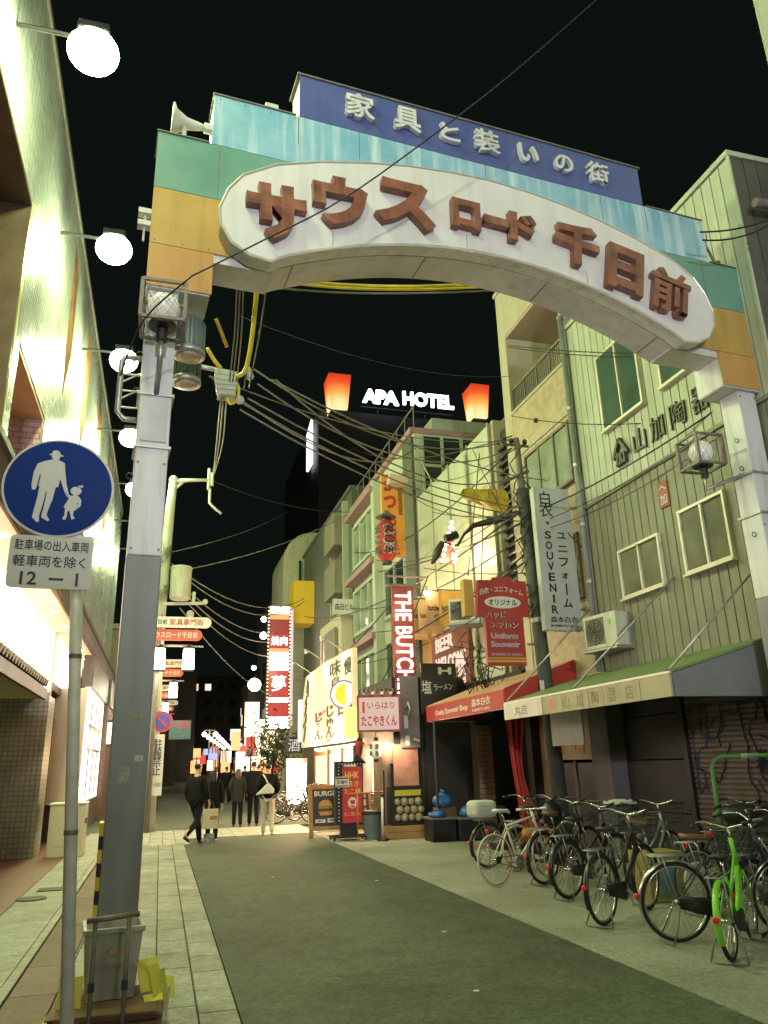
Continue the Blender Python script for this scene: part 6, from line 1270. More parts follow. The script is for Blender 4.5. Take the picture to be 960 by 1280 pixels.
text(sd, f, 'HHK', 4.35, 1.41, .34, .15, .009, YI, depth=.002, bold=.03); text(sd, f, '焼き', 4.36, 1.22, .30, .14, .009, YI, depth=.002, bold=.02); text(sd, f, 'たこ焼', 4.355, 1.05, .40, .13, .009, YI, depth=.002, bold=.03); text(sd, f, 'たこ焼くん', 4.355, .56, .40, .085, .009, YI, depth=.002, bold=.01)
MB().prism(f, [(4.355 + .11 * cos(i * pi / 12), .80 + .12 * sin(i * pi / 12)) for i in range(24)], .009, .012).build('white_disc', SIGNW, sd)
MB().prism(f, [(4.30, .86), (4.41, .86), (4.41, .80), (4.38, .77), (4.33, .77), (4.30, .80)], .0125, .014).fbox(f, 4.31, 4.40, .70, .74, .0125, .014).build('disc_print', REDI, sd)
MB().fbox(f, 4.15, 4.45, 1.60, 1.645, .001, .01).build('small_plate', SIGNW, sd)
pp = MB().fbox(f, 3.95, 4.27, 1.15, 1.38, .012, .02).build('white_notice', SIGNW, sd); text(sd, f, '準備中', 4.11, 1.26, .25, .085, .021, INK, depth=.002, bold=.03); MB().fbox(f, 3.96, 4.26, 1.33, 1.36, .021, .022).fbox(f, 3.96, 4.26, 1.165, 1.185, .021, .022).build('notice_line', INK, sd)
MB().box(4.08, 4.48, 18.52, 18.68, .10, .33).build('neck', BLACK, sd); b = MB().box(3.86, 4.70, 18.36, 18.44, .06, .10).box(3.86, 4.70, 18.78, 18.86, .06, .10).box(4.05, 4.5, 18.4, 18.82, .06, .10)
for x in (3.9, 4.66):
    for y in (18.4, 18.82): b.ball((x, y, .035), .035, 8)
b.build('wheeled_foot', DARK, sd)
WOODF = mat('orange_wood', (.34, .17, .06), .55, var=.2, scale=5)
bo = thing('menu_board', 'wooden framed board with a burger picture and white BURGER lettering', 'sign board', (3.95, 19.7, 0)); f = Fr((3.92, 19.7, 0), (1, 0, 0), (0, -.98, .17), 1, (0, .17, .98))
b = MB().fbox(f, -.36, -.26, 0, 1.2, -.04, .02).fbox(f, .50, .58, 0, 1.2, -.04, .02).fbox(f, -.26, .5, 1.1, 1.2, -.04, .02).fbox(f, -.26, .5, .15, .24, -.04, .02); b.build('frame', WOODF, bo, bevel=.006)
MB().fbox(f, -.26, .5, .24, 1.1, -.02, .0).build('poster', mat('black_poster', (.03, .025, .022), .4, var=.3), bo)
text(bo, f, 'BURGER', .12, 1.0, .66, .12, .001, SIGNW, depth=.002, bold=.02)
BU = mat('bun', (.48, .22, .06), .4, var=.2, scale=12)
MB().prism(f, [(.06 + .17 * cos(a), .70 + .15 * sin(a)) for a in [i * pi / 12 for i in range(13)]], .001, .01).build('bun_top', BU, bo)
MB().fbox(f, -.12, .24, .645, .69, .001, .012).build('lettuce', mat('lettuce', (.16, .24, .05), .5, var=.3, scale=20), bo); MB().fbox(f, -.11, .23, .58, .64, .001, .012).build('patty', mat('patty', (.09, .035, .015), .5, var=.2), bo); MB().prism(f, [(-.11, .575), (.23, .575), (.20, .49), (-.08, .49)], .001, .01).build('bun_base', BU, bo)
b = MB().fbox(f, -.2, .05, .32, .40, .001, .003).fbox(f, .1, .42, .32, .42, .001, .003); b.build('price_patch', SIGNW, bo)
text(bo, f, '980', .26, .37, .22, .06, .0035, INK, depth=.001, bold=.02); text(bo, f, 'SET', -.08, .36, .16, .05, .0035, INK, depth=.001, bold=.02)
b2 = thing('menu_board', 'second wooden framed board half hidden behind the red sign stand', 'sign board', (4.75, 19.5, 0)); f = Fr((4.78, 19.55, 0), (1, 0, 0), (0, -.98, .17), 1, (0, .17, .98))
MB().fbox(f, -.32, -.26, 0, 1.2, -.04, .02).fbox(f, .26, .32, 0, 1.2, -.04, .02).fbox(f, -.26, .26, 1.1, 1.2, -.04, .02).fbox(f, -.26, .26, .15, .24, -.04, .02).build('frame', WOODF, b2, bevel=.006)
MB().fbox(f, -.26, .26, .24, 1.1, -.02, .0).build('poster', MATS['black_poster'], b2); 
for i in range(4):
    for j in range(2): MB().fbox(f, -.22 + j * .23, -.03 + j * .23, .30 + i * .19, .45 + i * .19, .001, .004).build('menu_card', mat('menu_card', (.4, .3, .2), .5, var=.5, scale=15, rnd=.4), b2)
rl = thing('hand_rail', 'thin wooden hand rail beside the red sign stand', 'rail', (4.6, 18.3, 0)); MB().tube((4.42, 18.3, 0), (4.42, 18.3, .98), .016).tube((5.02, 18.35, 0), (5.02, 18.35, 1.0), .016).tube((4.25, 18.3, 1.0), (5.1, 18.36, 1.02), .018).build('rail', WOODF, rl, smooth=True)
tb = thing('bucket', 'dull blue plastic tub with a black lid by the hand rail', 'bucket', (4.80, 18.45, 0)); MB().lathe([(.17, 0), (.21, .52), (.21, .54)], (4.80, 18.45, 0), 20).build('tub', mat('dull_blue_plastic', (.10, .14, .16), .5, var=.15, streak=.2), tb, smooth=False); MB().lathe([(.23, .54), (.23, .59), (.18, .62)], (4.80, 18.45, 0), 20).build('lid', BLACK, tb)
ba = thing('bollard', 'thin white post with a black foot beside the blue tub', 'post', (4.92, 17.95, 0)); MB().tube((4.92, 17.95, .06), (4.92, 17.95, .92), .028, n=10).build('post', SIGNW, ba, smooth=True); MB().lathe([(.14, 0), (.13, .05), (.05, .09)], (4.92, 17.95, 0), 16).build('foot', BLACK, ba); MB().ball((4.92, 17.95, .96), .045, 8).build('knob', BLACK, ba)
pb = thing('display_box', 'black display box with yellow band and rows of pale round balls over an orange crate', 'display box', (5.5, 18.2, 0)); f = FC(18.15)
MB().fbox(f, 5.20, 5.96, .32, 1.12, -.4, -.06).build('case_back', BLACK, pb); b = MB().fbox(f, 5.20, 5.27, .3, 1.64, -.1, .0).fbox(f, 5.92, 5.97, .3, 1.14, -.1, .0).fbox(f, 5.27, 5.92, 1.06, 1.14, -.1, .0).fbox(f, 5.27, 5.92, .3, .36, -.1, 0); b.build('case_frame', BLACK, pb)
MB().fbox(f, 5.28, 5.92, .92, 1.05, -.05, -.01).build('yellow_band', mat('yellow_band', (.62, .52, .03), .5, var=.05), pb); b = None; bmat = mat('pale_ball', (.34, .29, .17), .6, var=.25, scale=14)
for j, (v, n_) in enumerate(((.45, 4), (.62, 4), (.79, 4))):
    for i in range(n_): MB().ball(f.p(5.35 + i * .17 + (.06 if j % 2 else 0), v, -.05), .085 + .012 * ((i + j) % 2), 12).build('ball', bmat, pb, smooth=True)
MB().fbox(f, 5.06, 5.97, 0, .28, -.42, .02).build('crate', mat('orange_crate', (.38, .22, .08), .6, var=.2, scale=3), pb, bevel=.01); MB().fbox(f, 5.08, 5.95, .14, .15, .0201, .022).build('crate_groove', BROWN, pb)
MB().tube((5.02, 18.12, .3), (5.02, 18.12, 1.5), .02).build('side_post', DARK, pb)
# boxes and bags under the red awning
for i, (x0, x1, y0, y1, h, lb) in enumerate(((5.75, 6.3, 16.9, 17.5, .45, 'black plastic crate under the red awning beside the post'), (6.34, 6.95, 16.85, 17.45, .43, 'black plastic crate under the red awning, farther right from the post'))):
    t = thing('black_crate', lb, 'crate', ((x0 + x1) / 2, (y0 + y1) / 2, 0), 'black crates under the awning'); MB().box(x0, x1, y0, y1, 0, h).build('crate_body', mat('black_crate', (.008, .008, .008), .45, var=.2), t, bevel=.02); MB().box(x0 - .02, x1 + .02, y0 - .02, y1 + .02, h + .002, h + .05).build('grey_lid', mat('grey_lid', (.14, .15, .15), .5, var=.15), t, bevel=.01)
BLUEB = mat('blue_bag', (.03, .13, .36), .25, var=.25, scale=6)
def bag(c, r, label, sq=(1, 1, .8)):
    b = MB(); b.ball((0, 0, 0), r, 30, sq); random.seed(int(c[0] * 100)); ph = [random.uniform(0, 6) for _ in range(6)]
    for i, p in enumerate(b.v): k = 1 + .10 * sin(p.x * 22 + ph[0]) * sin(p.z * 19 + ph[1]) + .09 * abs(sin(p.y * 31 + ph[2] + p.z * 24)) + .06 * abs(sin(p.x * 45 + ph[3] - p.z * 37)) - .08; b.v[i] = V((p.x * k, p.y * k, max(-r * sq[2] * .75, p.z * k)))
    b.tube((0, 0, r * sq[2] * .9), (.03, 0, r * sq[2] * 1.35), .04, .07, 8); zm = min(p.z for p in b.v); b.v = [p + V(c) - V((0, 0, zm)) for p in b.v]
    return b.single('blue_bag', label, 'bag', BLUEB, 'blue bags on the black crates', smooth=True)
bag((6.12, 17.25, .69), .21, 'big blue plastic bag on top of the cardboard box'); bag((6.68, 17.1, .482), .20, 'blue plastic bag lying on the farther crate', (1.1, 1, .6)); bag((5.9, 17.0, .502), .17, 'flattened blue plastic bag by the post', (1.2, 1, .45))
MB().box(5.95, 6.40, 17.12, 17.42, .503, .685).single('cardboard_box', 'brown cardboard box on the crate under the big blue bag', 'box', cb_m, bevel=.006)
MB().hexa([(5.95, 15.3, .0), (6.35, 15.2, .0), (6.38, 15.45, .0), (6.0, 15.5, .0), (5.97, 15.32, .03), (6.33, 15.24, .05), (6.35, 15.42, .03), (6.02, 15.47, .06)]).single('flat_carton', 'flattened reddish carton lying on the paving before the dark shop', 'cardboard', mat('reddish_carton', (.34, .12, .07), .7, var=.2))
# pipe barrier and parked gear on the right
gr = thing('green_barrier', 'green steel pipe barrier with a white band before the shutter', 'barrier', (7.1, 9.0, 0)); gm = mat('green_pipe', (.07, .22, .06), .45, var=.15, scale=6)
xg, yg = 6.75, 8.75
MB().path([(xg, yg, 0), (xg, yg, 1.5), (xg + .04, yg - .02, 1.58), (xg + .1, yg - .06, 1.62), (xg + .55, yg - .38, 1.62), (xg + 1.1, yg - .75, 1.62), (xg + 1.18, yg - .8, 1.58), (xg + 1.2, yg - .82, 1.5), (xg + 1.2, yg - .82, 0)], .03, 10).build('pipe', gm, gr, smooth=True)
MB().tube((xg + .30, yg - .20, 1.62), (xg + .46, yg - .31, 1.62), .032, n=10).build('white_band', SIGNW, gr)
yc = thing('painted_block', 'yellow painted block with blue marks standing behind the parked bicycles', 'block', (5.95, 8.9, 0)); MB().box(5.65, 6.15, 8.75, 9.15, 0, .55).build('block', mat('yellow_block', (.26, .21, .07), .6, var=.2), yc, bevel=.01); MB().box(5.8, 6.0, 8.745, 8.749, .1, .4).build('blue_mark', mat('blue_mark', (.1, .22, .4), .6, var=.5, scale=8), yc)
nb = thing('near_building', 'edge of a tall pale building at the right side of the picture', 'building', (9.5, 0, 0)); MB().box(8.2, 14, -8, 6.9, 0, 18).build('wall', PM, nb)
for i in range(5): MB().fbox(FE(8.2), -6 + i * 2.5, -4.6 + i * 2.5, 4, 5.6, .0, .05).build('window', GLASS, nb)
sfl = thing('arch_fill_lamp', 'added floodlight on a post behind the viewer, brightening the arch front', 'floodlight', (.4, -14.3, 0)); MB().tube((.4, -14.3, 0), (.4, -14.3, 6.5), .07, n=10).build('post', STEEL, sfl, smooth=True); MB().box(.2, .6, -14.25, -14.06, 6.25, 6.6).build('housing', PALE, sfl, bevel=.02)  # fixture added for the arch fill light, out of view
slb = thing('fill_lamp_post', 'added white fill lamp on a post behind the viewer', 'street lamp', (1.8, -5.9, 0)); MB().tube((1.8, -5.9, 0), (1.8, -5.9, 4.6), .06, n=10).tube((1.8, -5.9, 4.58), (1.8, -5.5, 4.62), .03).build('post', STEEL, slb, smooth=True); MB().lathe([(.05, .2), (.22, .16), (.24, .1)], (1.8, -5.5, 4.42), 14).build('shade', PALE, slb)  # fixture added for the low fill light, out of view
ht2 = thing('opposite_row', 'row of dim shop houses behind the viewer', 'building', (3, -34, 0)); MB().box(-14, 16, -38, -30, 0, 9).build('wall', FARM[1], ht2); 
for i in range(8): MB().fbox(Fr((0, -30, 0), (1, 0, 0), (0, 1, 0)), -12 + i * 3.4, -10 + i * 3.4, 4, 5.8, 0, .05).build('window', GLASS, ht2)

# ================================================================== CABLES
def cpx(pts, label, r=.012, mt=None, sub=5):
    """a cable hung through real points (photo pixel, distance)"""
    P = [onY(px, py, Y) for px, py, Y in pts]; Q = []
    for i in range(len(P) - 1):
        a = P[max(i - 1, 0)]; b = P[i]; c = P[i + 1]; d = P[min(i + 2, len(P) - 1)]
        for k in range(sub):
            t = k / sub; Q.append(.5 * ((2 * b) + (-a + c) * t + (2 * a - 5 * b + 4 * c - d) * t * t + (-a + 3 * b - 3 * c + d) * t ** 3))
    Q.append(P[-1]); return cable(None, None, 0, label, r, mt, pts=Q)
cpx([(95, 748 - 380, 5.4), (240, 345, 5.6), (330, 300, 5.8), (430, 248, 5.8), (540, 170, 5.6), (640, 92, 5.3), (745, 0, 5.0)][1:], 'black cable crossing in front of the lozenge up to the top of the picture', .008)
cpx([(240, 345, 5.6), (180, 400, 6.0), (150, 470, 6.4)], 'lower end of the black cable running past the left globe lamp', .008)
YS = [(285, 460), (262, 436)]
hub = onY(292, 482, 9.0)
for i, (x0, y0, x1, y1, s_) in enumerate(((340, 560 - 85, 760, 598, 10), (318, 462, 640, 548, 8), (322, 480, 640, 560, 11), (310, 498, 760, 628, 16), (305, 505, 762, 634, 17), (300, 512, 760, 638, 19))):
    pa = V(onY(x0, y0, 9.0)); pb2 = onY(x1, y1, 13.0 if x1 < 700 else 15.8)
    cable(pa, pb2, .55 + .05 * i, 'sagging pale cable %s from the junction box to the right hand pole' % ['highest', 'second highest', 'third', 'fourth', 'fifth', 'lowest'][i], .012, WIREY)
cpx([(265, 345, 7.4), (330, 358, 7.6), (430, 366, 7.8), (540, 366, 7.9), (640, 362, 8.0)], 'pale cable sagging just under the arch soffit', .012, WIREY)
cpx([(362, 350, 7.6), (430, 356, 7.7), (520, 358, 7.8), (620, 354, 7.9)], 'yellow sleeved cable under the arch soffit', .02, YEL)
cpx([(365, 354, 7.7), (430, 360, 7.8), (520, 362, 7.9), (620, 358, 8.0)], 'lower yellow sleeved cable under the arch soffit', .016, YEL)
for i, (x0, x1) in enumerate(((300, 290), (304, 295), (296, 286), (319, 305), (333, 311))):
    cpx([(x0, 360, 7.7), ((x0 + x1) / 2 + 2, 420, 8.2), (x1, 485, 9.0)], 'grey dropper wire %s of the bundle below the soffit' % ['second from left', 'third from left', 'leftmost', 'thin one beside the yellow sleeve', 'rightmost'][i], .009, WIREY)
cpx([(321, 360, 7.7), (315, 420, 8.2), (307, 462, 8.6), (297, 470, 8.8)], 'thick yellow sleeved dropper below the soffit', .030, YEL)
cpx([(270, 398, 8.6), (278, 418, 8.7), (284, 434, 8.8)], 'short orange sleeved lead beside the ribbed floodlight', .024, mat('orange_sleeve', (.5, .3, .06), .5, var=.3, scale=20)); cpx([(259, 435, 8.6), (268, 450, 8.7), (276, 460, 8.8)], 'short yellow sleeved lead at the ribbed floodlight', .026, YEL)
cpx([(283, 490, 9.0), (287, 504, 9.0), (296, 500, 9.0), (298, 484, 9.0), (290, 470, 9.0)], 'yellow loop hanging under the junction box', .022, YEL)
jb = thing('junction_box', 'pale ribbed cable junction box hanging in the bundle beside the arch', 'junction box', hub - V((.1, 0, .3)))
b = MB(); h0 = onY(282, 470, 9.0); h1 = onY(282, 494, 9.0)
for i in range(5): c_ = h0.lerp(h1, i / 4) ; b.box(c_.x - .14 + .01 * i, c_.x + .16 - .01 * i, c_.y - .1, c_.y + .1, c_.z - .035, c_.z + .03)
b.build('box', mat('pale_green_box', (.40, .45, .36), .5, var=.15), jb, bevel=.008); MB().tube(onY(250, 458, 9.0), onY(290, 466, 9.0), .03).build('strap_bar', STEEL, jb)
b = MB()
for q in ((309, 463), (300, 500), (312, 470)): b.ball(onY(q[0], q[1], 9.0), .06, 8)
b.build('clamp', PALE, jb)
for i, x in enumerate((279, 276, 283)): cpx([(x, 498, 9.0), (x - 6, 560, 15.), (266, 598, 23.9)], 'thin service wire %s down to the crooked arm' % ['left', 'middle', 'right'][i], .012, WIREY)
ywrap = thing('yellow_guard', 'crumpled yellow plastic sleeve wrapped round the cable bundle', 'cable guard', onY(605, 620, 15.6)); b = MB(); random.seed(2); n = 12; vs = []
for j in range(7):
    c_ = onY(578 + j * 8.5, 617 + j * .6, 15.6)
    for i in range(n): a = 2 * pi * i / n; r_ = .10 + .03 * j + random.uniform(-.03, .03); vs.append(c_ + V((0, r_ * cos(a), r_ * sin(a) - .02 * j)))
b.add(vs, [(j * n + i, j * n + (i + 1) % n, (j + 1) * n + (i + 1) % n, (j + 1) * n + i) for j in range(6) for i in range(n)]); b.build('sleeve', mat('yellow_plastic_sleeve', (.56, .44, .05), .4, var=.3, scale=9), ywrap)
b = MB()
for j in (1, 3, 4): c_ = onY(578 + j * 8.5 + 3, 618 + j * .6, 15.6); b.ring(c_, .14 + .03 * j, .01, 12, 4, axis=(1, 0, 0))
b.build('tie', REDI, ywrap)
dsl = thing('cable_sleeve', 'long dark cable closure hanging diagonally before the mint screen', 'cable closure', onY(600, 660, 15.2)); MB().path([onY(572, 682, 15.2), onY(580, 668, 15.2), onY(592, 657, 15.2), onY(620, 650, 15.2), onY(650, 640, 14.6)], [.03, .03, .06, .09, .05], 8).build('closure', DARK, dsl, smooth=True)
MB().path([onY(540, 705, 15.2), onY(546, 692, 15.2), onY(553, 678, 15.2)], [.03, .10, .06], 8).build('closure_end', mat('dark_green_closure', (.05, .055, .045), .5, var=.2), dsl, smooth=True); MB().tube(onY(553, 678, 15.2), onY(572, 682, 15.2), .02).build('lead', WIRE, dsl); MB().tube(onY(562, 674, 15.2) + V((-.1, 0, 0)), onY(566, 668, 15.2) + V((.1, 0, 0)), .09, n=8).build('clip_box', DARK, dsl)
# long straight runs
runs = [((635, 432, 13), (960, 440, 8), .1, 'upper dark cable pair across the siding, top strand', .010), ((635, 434, 13), (960, 443, 8), .14, 'upper dark cable pair across the siding, bottom strand', .010), ((640, 520, 13), (960, 506, 8.2), .25, 'dark cable across the siding at lettering height', .009), ((645, 560, 13.1), (520, 600, 20), .3, 'cable from the pole to the perforated screen', .010),
        ((655, 600, 13.1), (745, 700, 12.3), .1, 'cable from the pole down past the tall white sign', .010), ((668, 640, 13.1), (905, 505, 8.3), .12, 'long thick cable rising along the siding to the right', .014), ((668, 655, 13.1), (910, 520, 8.3), .16, 'second cable rising along the siding, just under the thick one', .008), ((668, 665, 13.1), (915, 535, 8.3), .2, 'third cable rising along the siding', .008), ((660, 700, 13.1), (370, 850, 40), .5, 'cable dropping from the pole toward the tower sign', .02),
        ((650, 640, 13.1), (380, 770, 40), .8, 'cable sagging from the pole past the red lantern to the yellow box', .02), ((655, 670, 13.1), (440, 760, 31), .5, 'cable from the pole to the bay windows', .018), ((660, 690, 13.1), (470, 790, 26), .4, 'cable from the pole along the pink ledges', .016), ((640, 560, 13.1), (440, 690, 31), .7, 'high cable from the pole across the orange sign', .016), ((215, 705, 24.3), (380, 748, 40), .9, 'green tinted cable from the pale pole to the yellow box', .022), ((215, 708, 24.3), (380, 752, 40), 1.1, 'second green tinted cable from the pale pole to the yellow box', .022),
        ((218, 722, 24.3), (345, 790, 40), .6, 'cable from the pale pole to the tower sign, upper', .022), ((218, 728, 24.3), (345, 800, 40), .7, 'cable from the pale pole to the tower sign, lower', .022), ((222, 740, 24.3), (345, 820, 40), .6, 'cable low from the pale pole to the tower sign', .018), ((232, 712, 24.3), (440, 640, 31), .3, 'cable rising from the pale pole to the bay building', .016), ((268, 602, 24.3), (440, 640, 31), .3, 'thin cable from the crooked arm to the bay building', .014),
        ((262, 470, 9), (640, 550, 13), .35, 'thin dark cable beside the pale bundle', .008), ((300, 395, 9), (640, 470, 13), .3, 'faint thin wire crossing the dark sky', .006), ((875, 290, 7.0), (960, 275, 6.8), .05, 'cable from the insulator to the right edge, upper', .012), ((878, 300, 7.0), (960, 282, 6.8), .08, 'cable from the insulator to the right edge, lower', .012),
        ((590, 560, 17), (660, 700, 13.2), .1, 'service cable hanging before the mint screen', .009), ((600, 560, 17), (585, 720, 17), .0, 'vertical riser wire on the mint screen', .014), ((606, 560, 17), (600, 780, 16.6), .0, 'second vertical riser wire on the mint screen', .016), ((540, 640, 20), (670, 640, 13.1), .12, 'cable from the closure to the leaning pole', .012), ((530, 710, 20), (665, 716, 13.1), .08, 'black bar cable behind the happi sign', .014), ((445, 905, 22), (535, 720, 18), .3, 'cable rising along the bay building to the neon sign', .016)]
runs += [((662, 640, 13.1), (500, 610, 21), .45, 'cable from the pole to the orange sign', .012), ((660, 650, 13.1), (395, 700, 43), .9, 'long cable from the pole to the round topped building', .022), ((655, 625, 13.1), (470, 700, 24), .5, 'cable from the pole passing in front of the bay windows', .014), ((505, 735, 18.7), (370, 860, 38), .4, 'cable from the neon sign down to the tower sign', .018), ((660, 730, 13.1), (440, 830, 25), .35, 'cable from the pole over the cream board', .014), ((440, 560, 30), (640, 545, 13.1), .5, 'cable from the bay building parapet to the pole top', .014),
         ((345, 475, 9), (655, 590, 13.1), .75, 'extra pale strand drooping lowest to the pole', .013), ((262, 470, 9), (520, 560, 22), .8, 'pale strand from the junction box to the bay building', .013), ((225, 760, 24.3), (340, 870, 40), .4, 'cable from the pale pole low to the tower foot', .018), ((215, 690, 24.3), (360, 640, 36), .2, 'faint wire from the pale pole over the street', .012)]
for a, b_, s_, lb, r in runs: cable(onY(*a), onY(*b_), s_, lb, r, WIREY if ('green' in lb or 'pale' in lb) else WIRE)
MB().box(5.35, 6.4, 18.4, 18.45, 6.2, 6.24).single('sign_bar', 'horizontal bar above the neon sign', 'bar', RUSTY)
tw = MB(); random.seed(31)
for i in range(16):
    c_ = onY(random.uniform(585, 618), random.uniform(800, 870), 15.5); pts_ = [c_ + V((random.gauss(0, .18), random.gauss(0, .1), random.gauss(0, .25))) for _ in range(5)]; tw.path([pts_[0].lerp(pts_[1], t / 3) for t in range(4)] + pts_[2:], .012, 4)
tw.single('cable_tangle', 'tangled bundle of old cables hanging under the happi sign', 'cables', WIRE, kind=None)
# ================================================================== BICYCLES
WC = {}
def wheel_meshes(R, tw):
    key = (R, tw)
    if key in WC: return WC[key]
    t = MB().ring((0, 0, 0), R - tw, tw, 44, 8); r = MB().ring((0, 0, 0), R - 2.1 * tw, tw * .62, 40, 6)
    s_ = MB().tube((0, -.045, 0), (0, .045, 0), .02, n=10)
    for i in range(28): a = 2 * pi * i / 28; sd_ = .03 if i % 2 else -.03; a2 = a + (.5 if (i // 2) % 2 else -.5) * .9; s_.tube((.018 * cos(a2), sd_, .018 * sin(a2)), ((R - 2.4 * tw) * cos(a), 0, (R - 2.4 * tw) * sin(a)), .0019, n=3, cap=False)
    WC[key] = (t, r, s_); return WC[key]
def bike(x, y, head, label, col, R=.335, style='city', tyre=None, rim=None, basket=None, saddle=None, fender=None, rearcover=None, tw=.018, stand=True, chaincase=True, lean=0., steer=0., reflector=True, bmesh_=None, grips=None, disc=None, lock=False):
    """rear tyre touches the ground at x, y; head = compass angle from +y towards +x in degrees"""
    t = thing('bicycle', label, 'bicycle', (0, 0, 0), 'bicycles parked on the right pavement'); tyre = tyre or RUBBER; rim = rim or CHROME; saddle = saddle or BLACK; L_ = 1.06 * R / .335
    rx = V((0, 0, R)); fx = V((L_, 0, R)); bb = V((.43, 0, .28)); st = V((.29, 0, .74)) if style == 'city' else V((.27, 0, .80)); h1 = V((L_ - .24, 0, .90)); h0 = V((L_ - .17, 0, .68))
    if style == 'mini': st = V((.26, 0, .62)); h1 = V((L_ - .20, 0, .86)); h0 = V((L_ - .14, 0, .60)); bb = V((.40, 0, .25))
    f = MB(); r = .016
    f.path([bb, st], r, 8); f.path([h0 + (h0 - h1) * .1, h1 + (h1 - h0) * .12], .021, 8)
    for s_ in (-1, 1):
        f.path([rx + V((0, s_ * .055, 0)), bb + V((0, s_ * .03, 0))], .010, 6); f.path([rx + V((0, s_ * .055, 0)), st.lerp(bb, .12) + V((0, s_ * .02, 0))], .008, 6)
    if style == 'sport': f.path([st.lerp(bb, .08), h1.lerp(h0, .2)], .016, 8); f.path([bb, h0], .019, 8)
    elif style == 'mini': f.path([bb, bb.lerp(h0, .5) - V((0, 0, .02)), h0.lerp(h1, .15)], .024, 8); f.path([st.lerp(bb, .45), h0.lerp(h1, .6)], .014, 8)
    else:
        f.path([bb, bb.lerp(h0, .35) - V((0, 0, .035)), bb.lerp(h0, .7) - V((0, 0, .03)), h0], .019, 8); f.path([st.lerp(bb, .55), st.lerp(bb, .55).lerp(h1, .5) - V((0, 0, .09)), h1.lerp(h0, .35)], .015, 8)
    f.build('frame', col, t, smooth=True, local=True)
    f = MB()
    for s_ in (-1, 1): f.path([fx + V((0, s_ * .05, 0)), V((L_ - .10, s_ * .05, R + .22)), h0 + V((.01, s_ * .035, 0))], .011, 6)
    f.build('fork', col if style != 'city' else CHROME, t, smooth=True, local=True)
    for nm, c in (('rear_wheel', rx), ('front_wheel', fx)):
        a, b_, s_ = wheel_meshes(R, tw); k = []
        for src, pn, m_ in ((s_, nm, CHROME), (a, 'tyre', tyre), (b_, 'rim', rim)):
            q = MB(); q.v = src.v; q.f = src.f; ck = ('m', R, tw, pn if pn in ('tyre', 'rim') else 'spokes', m_.name)
            if ck in WC: me = WC[ck]; o = bpy.data.objects.new(pn, me); C.objects.link(o); o.parent = t if not k else k[0]
            else: o = q.build(pn, m_, t if not k else k[0], smooth=True, local=True); WC[ck] = o.data
            if not k: o.location = c; o.rotation_euler = (0, random.uniform(0, 1), 0)
            k.append(o)
        if disc and nm == 'rear_wheel': MB().lathe([(.19, -.012), (.19, .012)], (0, 0, 0), 24, (0, 1, 0)).build('wheel_disc', disc, k[0], local=True)
    if fender:
        for c, a0, a1 in ((rx, RAD(10), RAD(205)), (fx, RAD(20), RAD(200))):
            b = MB(); n = 22; vs = []
            for i in range(n + 1):
                a = a0 + (a1 - a0) * i / n; d = V((cos(a), 0, sin(a)))
                for w_, e in ((-.028, -.010), (-.02, .0), (0, .005), (.02, .0), (.028, -.010)): vs.append(c + d * (R + .018 + e) + V((0, w_, 0)))
            b.add(vs, [(i * 5 + j, i * 5 + j + 1, (i + 1) * 5 + j + 1, (i + 1) * 5 + j) for i in range(n) for j in range(4)])
            b.build('mudguard', fender, t, smooth=True, local=True)
    # seat post, saddle
    top = st + (st - bb).normalized() * .13; MB().tube(st, top, .013, n=8).build('seat_post', CHROME, t, smooth=True, local=True)
    b = MB(); n = 9; vs = []
    for i in range(n):
        s_ = i / (n - 1); w_ = .085 * (1 - s_) ** .8 + .022 + (-.03 if i == 0 else 0); zz = top.z + .03 + .015 * (1 - s_) * (1 - s_) - .02 * (s_ > .9); xx = top.x - .13 + .27 * s_
        for j in range(8): a = 2 * pi * j / 8; vs.append(V((xx, w_ * cos(a), zz + .030 * sin(a) * (1.0 if sin(a) > 0 else .7))))
    b.add(vs, [(i * 8 + j, i * 8 + (j + 1) % 8, (i + 1) * 8 + (j + 1) % 8, (i + 1) * 8 + j) for i in range(n - 1) for j in range(8)] + [tuple(range(8))[::-1], tuple(range((n - 1) * 8, n * 8))]); b.build('saddle', saddle, t, smooth=True, local=True)
    # handlebar
    hb = MB(); c = h1 + (h1 - h0).normalized() * (.12 if style != 'sport' else .06)
    hb.path([h1, c], .013, 8)
    if style == 'sport': hb.path([c + V((.02, -.28, 0)), c + V((.03, 0, 0)), c + V((.02, .28, 0))], .012, 8)
    else:
        for s_ in (-1, 1): hb.path([c, c + V((.05, s_ * .10, .02)), c + V((.03, s_ * .22, .06)), c + V((-.08, s_ * .27, .06)), c + V((-.20, s_ * .28, .03))], .011, 8)
    hb.build('handlebar', CHROME, t, smooth=True, local=True); 
    for s_ in (-1, 1):
        gb_ = MB()
        if style == 'sport': gb_.tube(c + V((.02, s_ * .19, 0)), c + V((.02, s_ * .30, 0)), .017, n=8); gb_.tube(c + V((.05, s_ * .17, -.01)), c + V((.09, s_ * .24, -.02)), .006, n=5)
        else: gb_.tube(c + V((-.12, s_ * .275, .048)), c + V((-.22, s_ * .28, .028)), .017, n=8); gb_.tube(c + V((-.02, s_ * .24, .05)), c + V((-.13, s_ * .30, .03)), .006, n=5)
        gb_.build('grip', grips or BLACK, t, smooth=True, local=True)

    # crank, chain, stand, rack, reflector, lamp
    b = MB().lathe([(.09, -.006), (.09, .006)], bb + V((0, -.05, 0)), 18, (0, 1, 0)).tube(bb + V((0, -.09, 0)), bb + V((0, .09, 0)), .016, n=8).tube(bb + V((0, -.085, 0)), bb + V((.08, -.085, -.14)), .009, n=6).tube(bb + V((0, .085, 0)), bb + V((-.08, .085, .14)), .009, n=6)
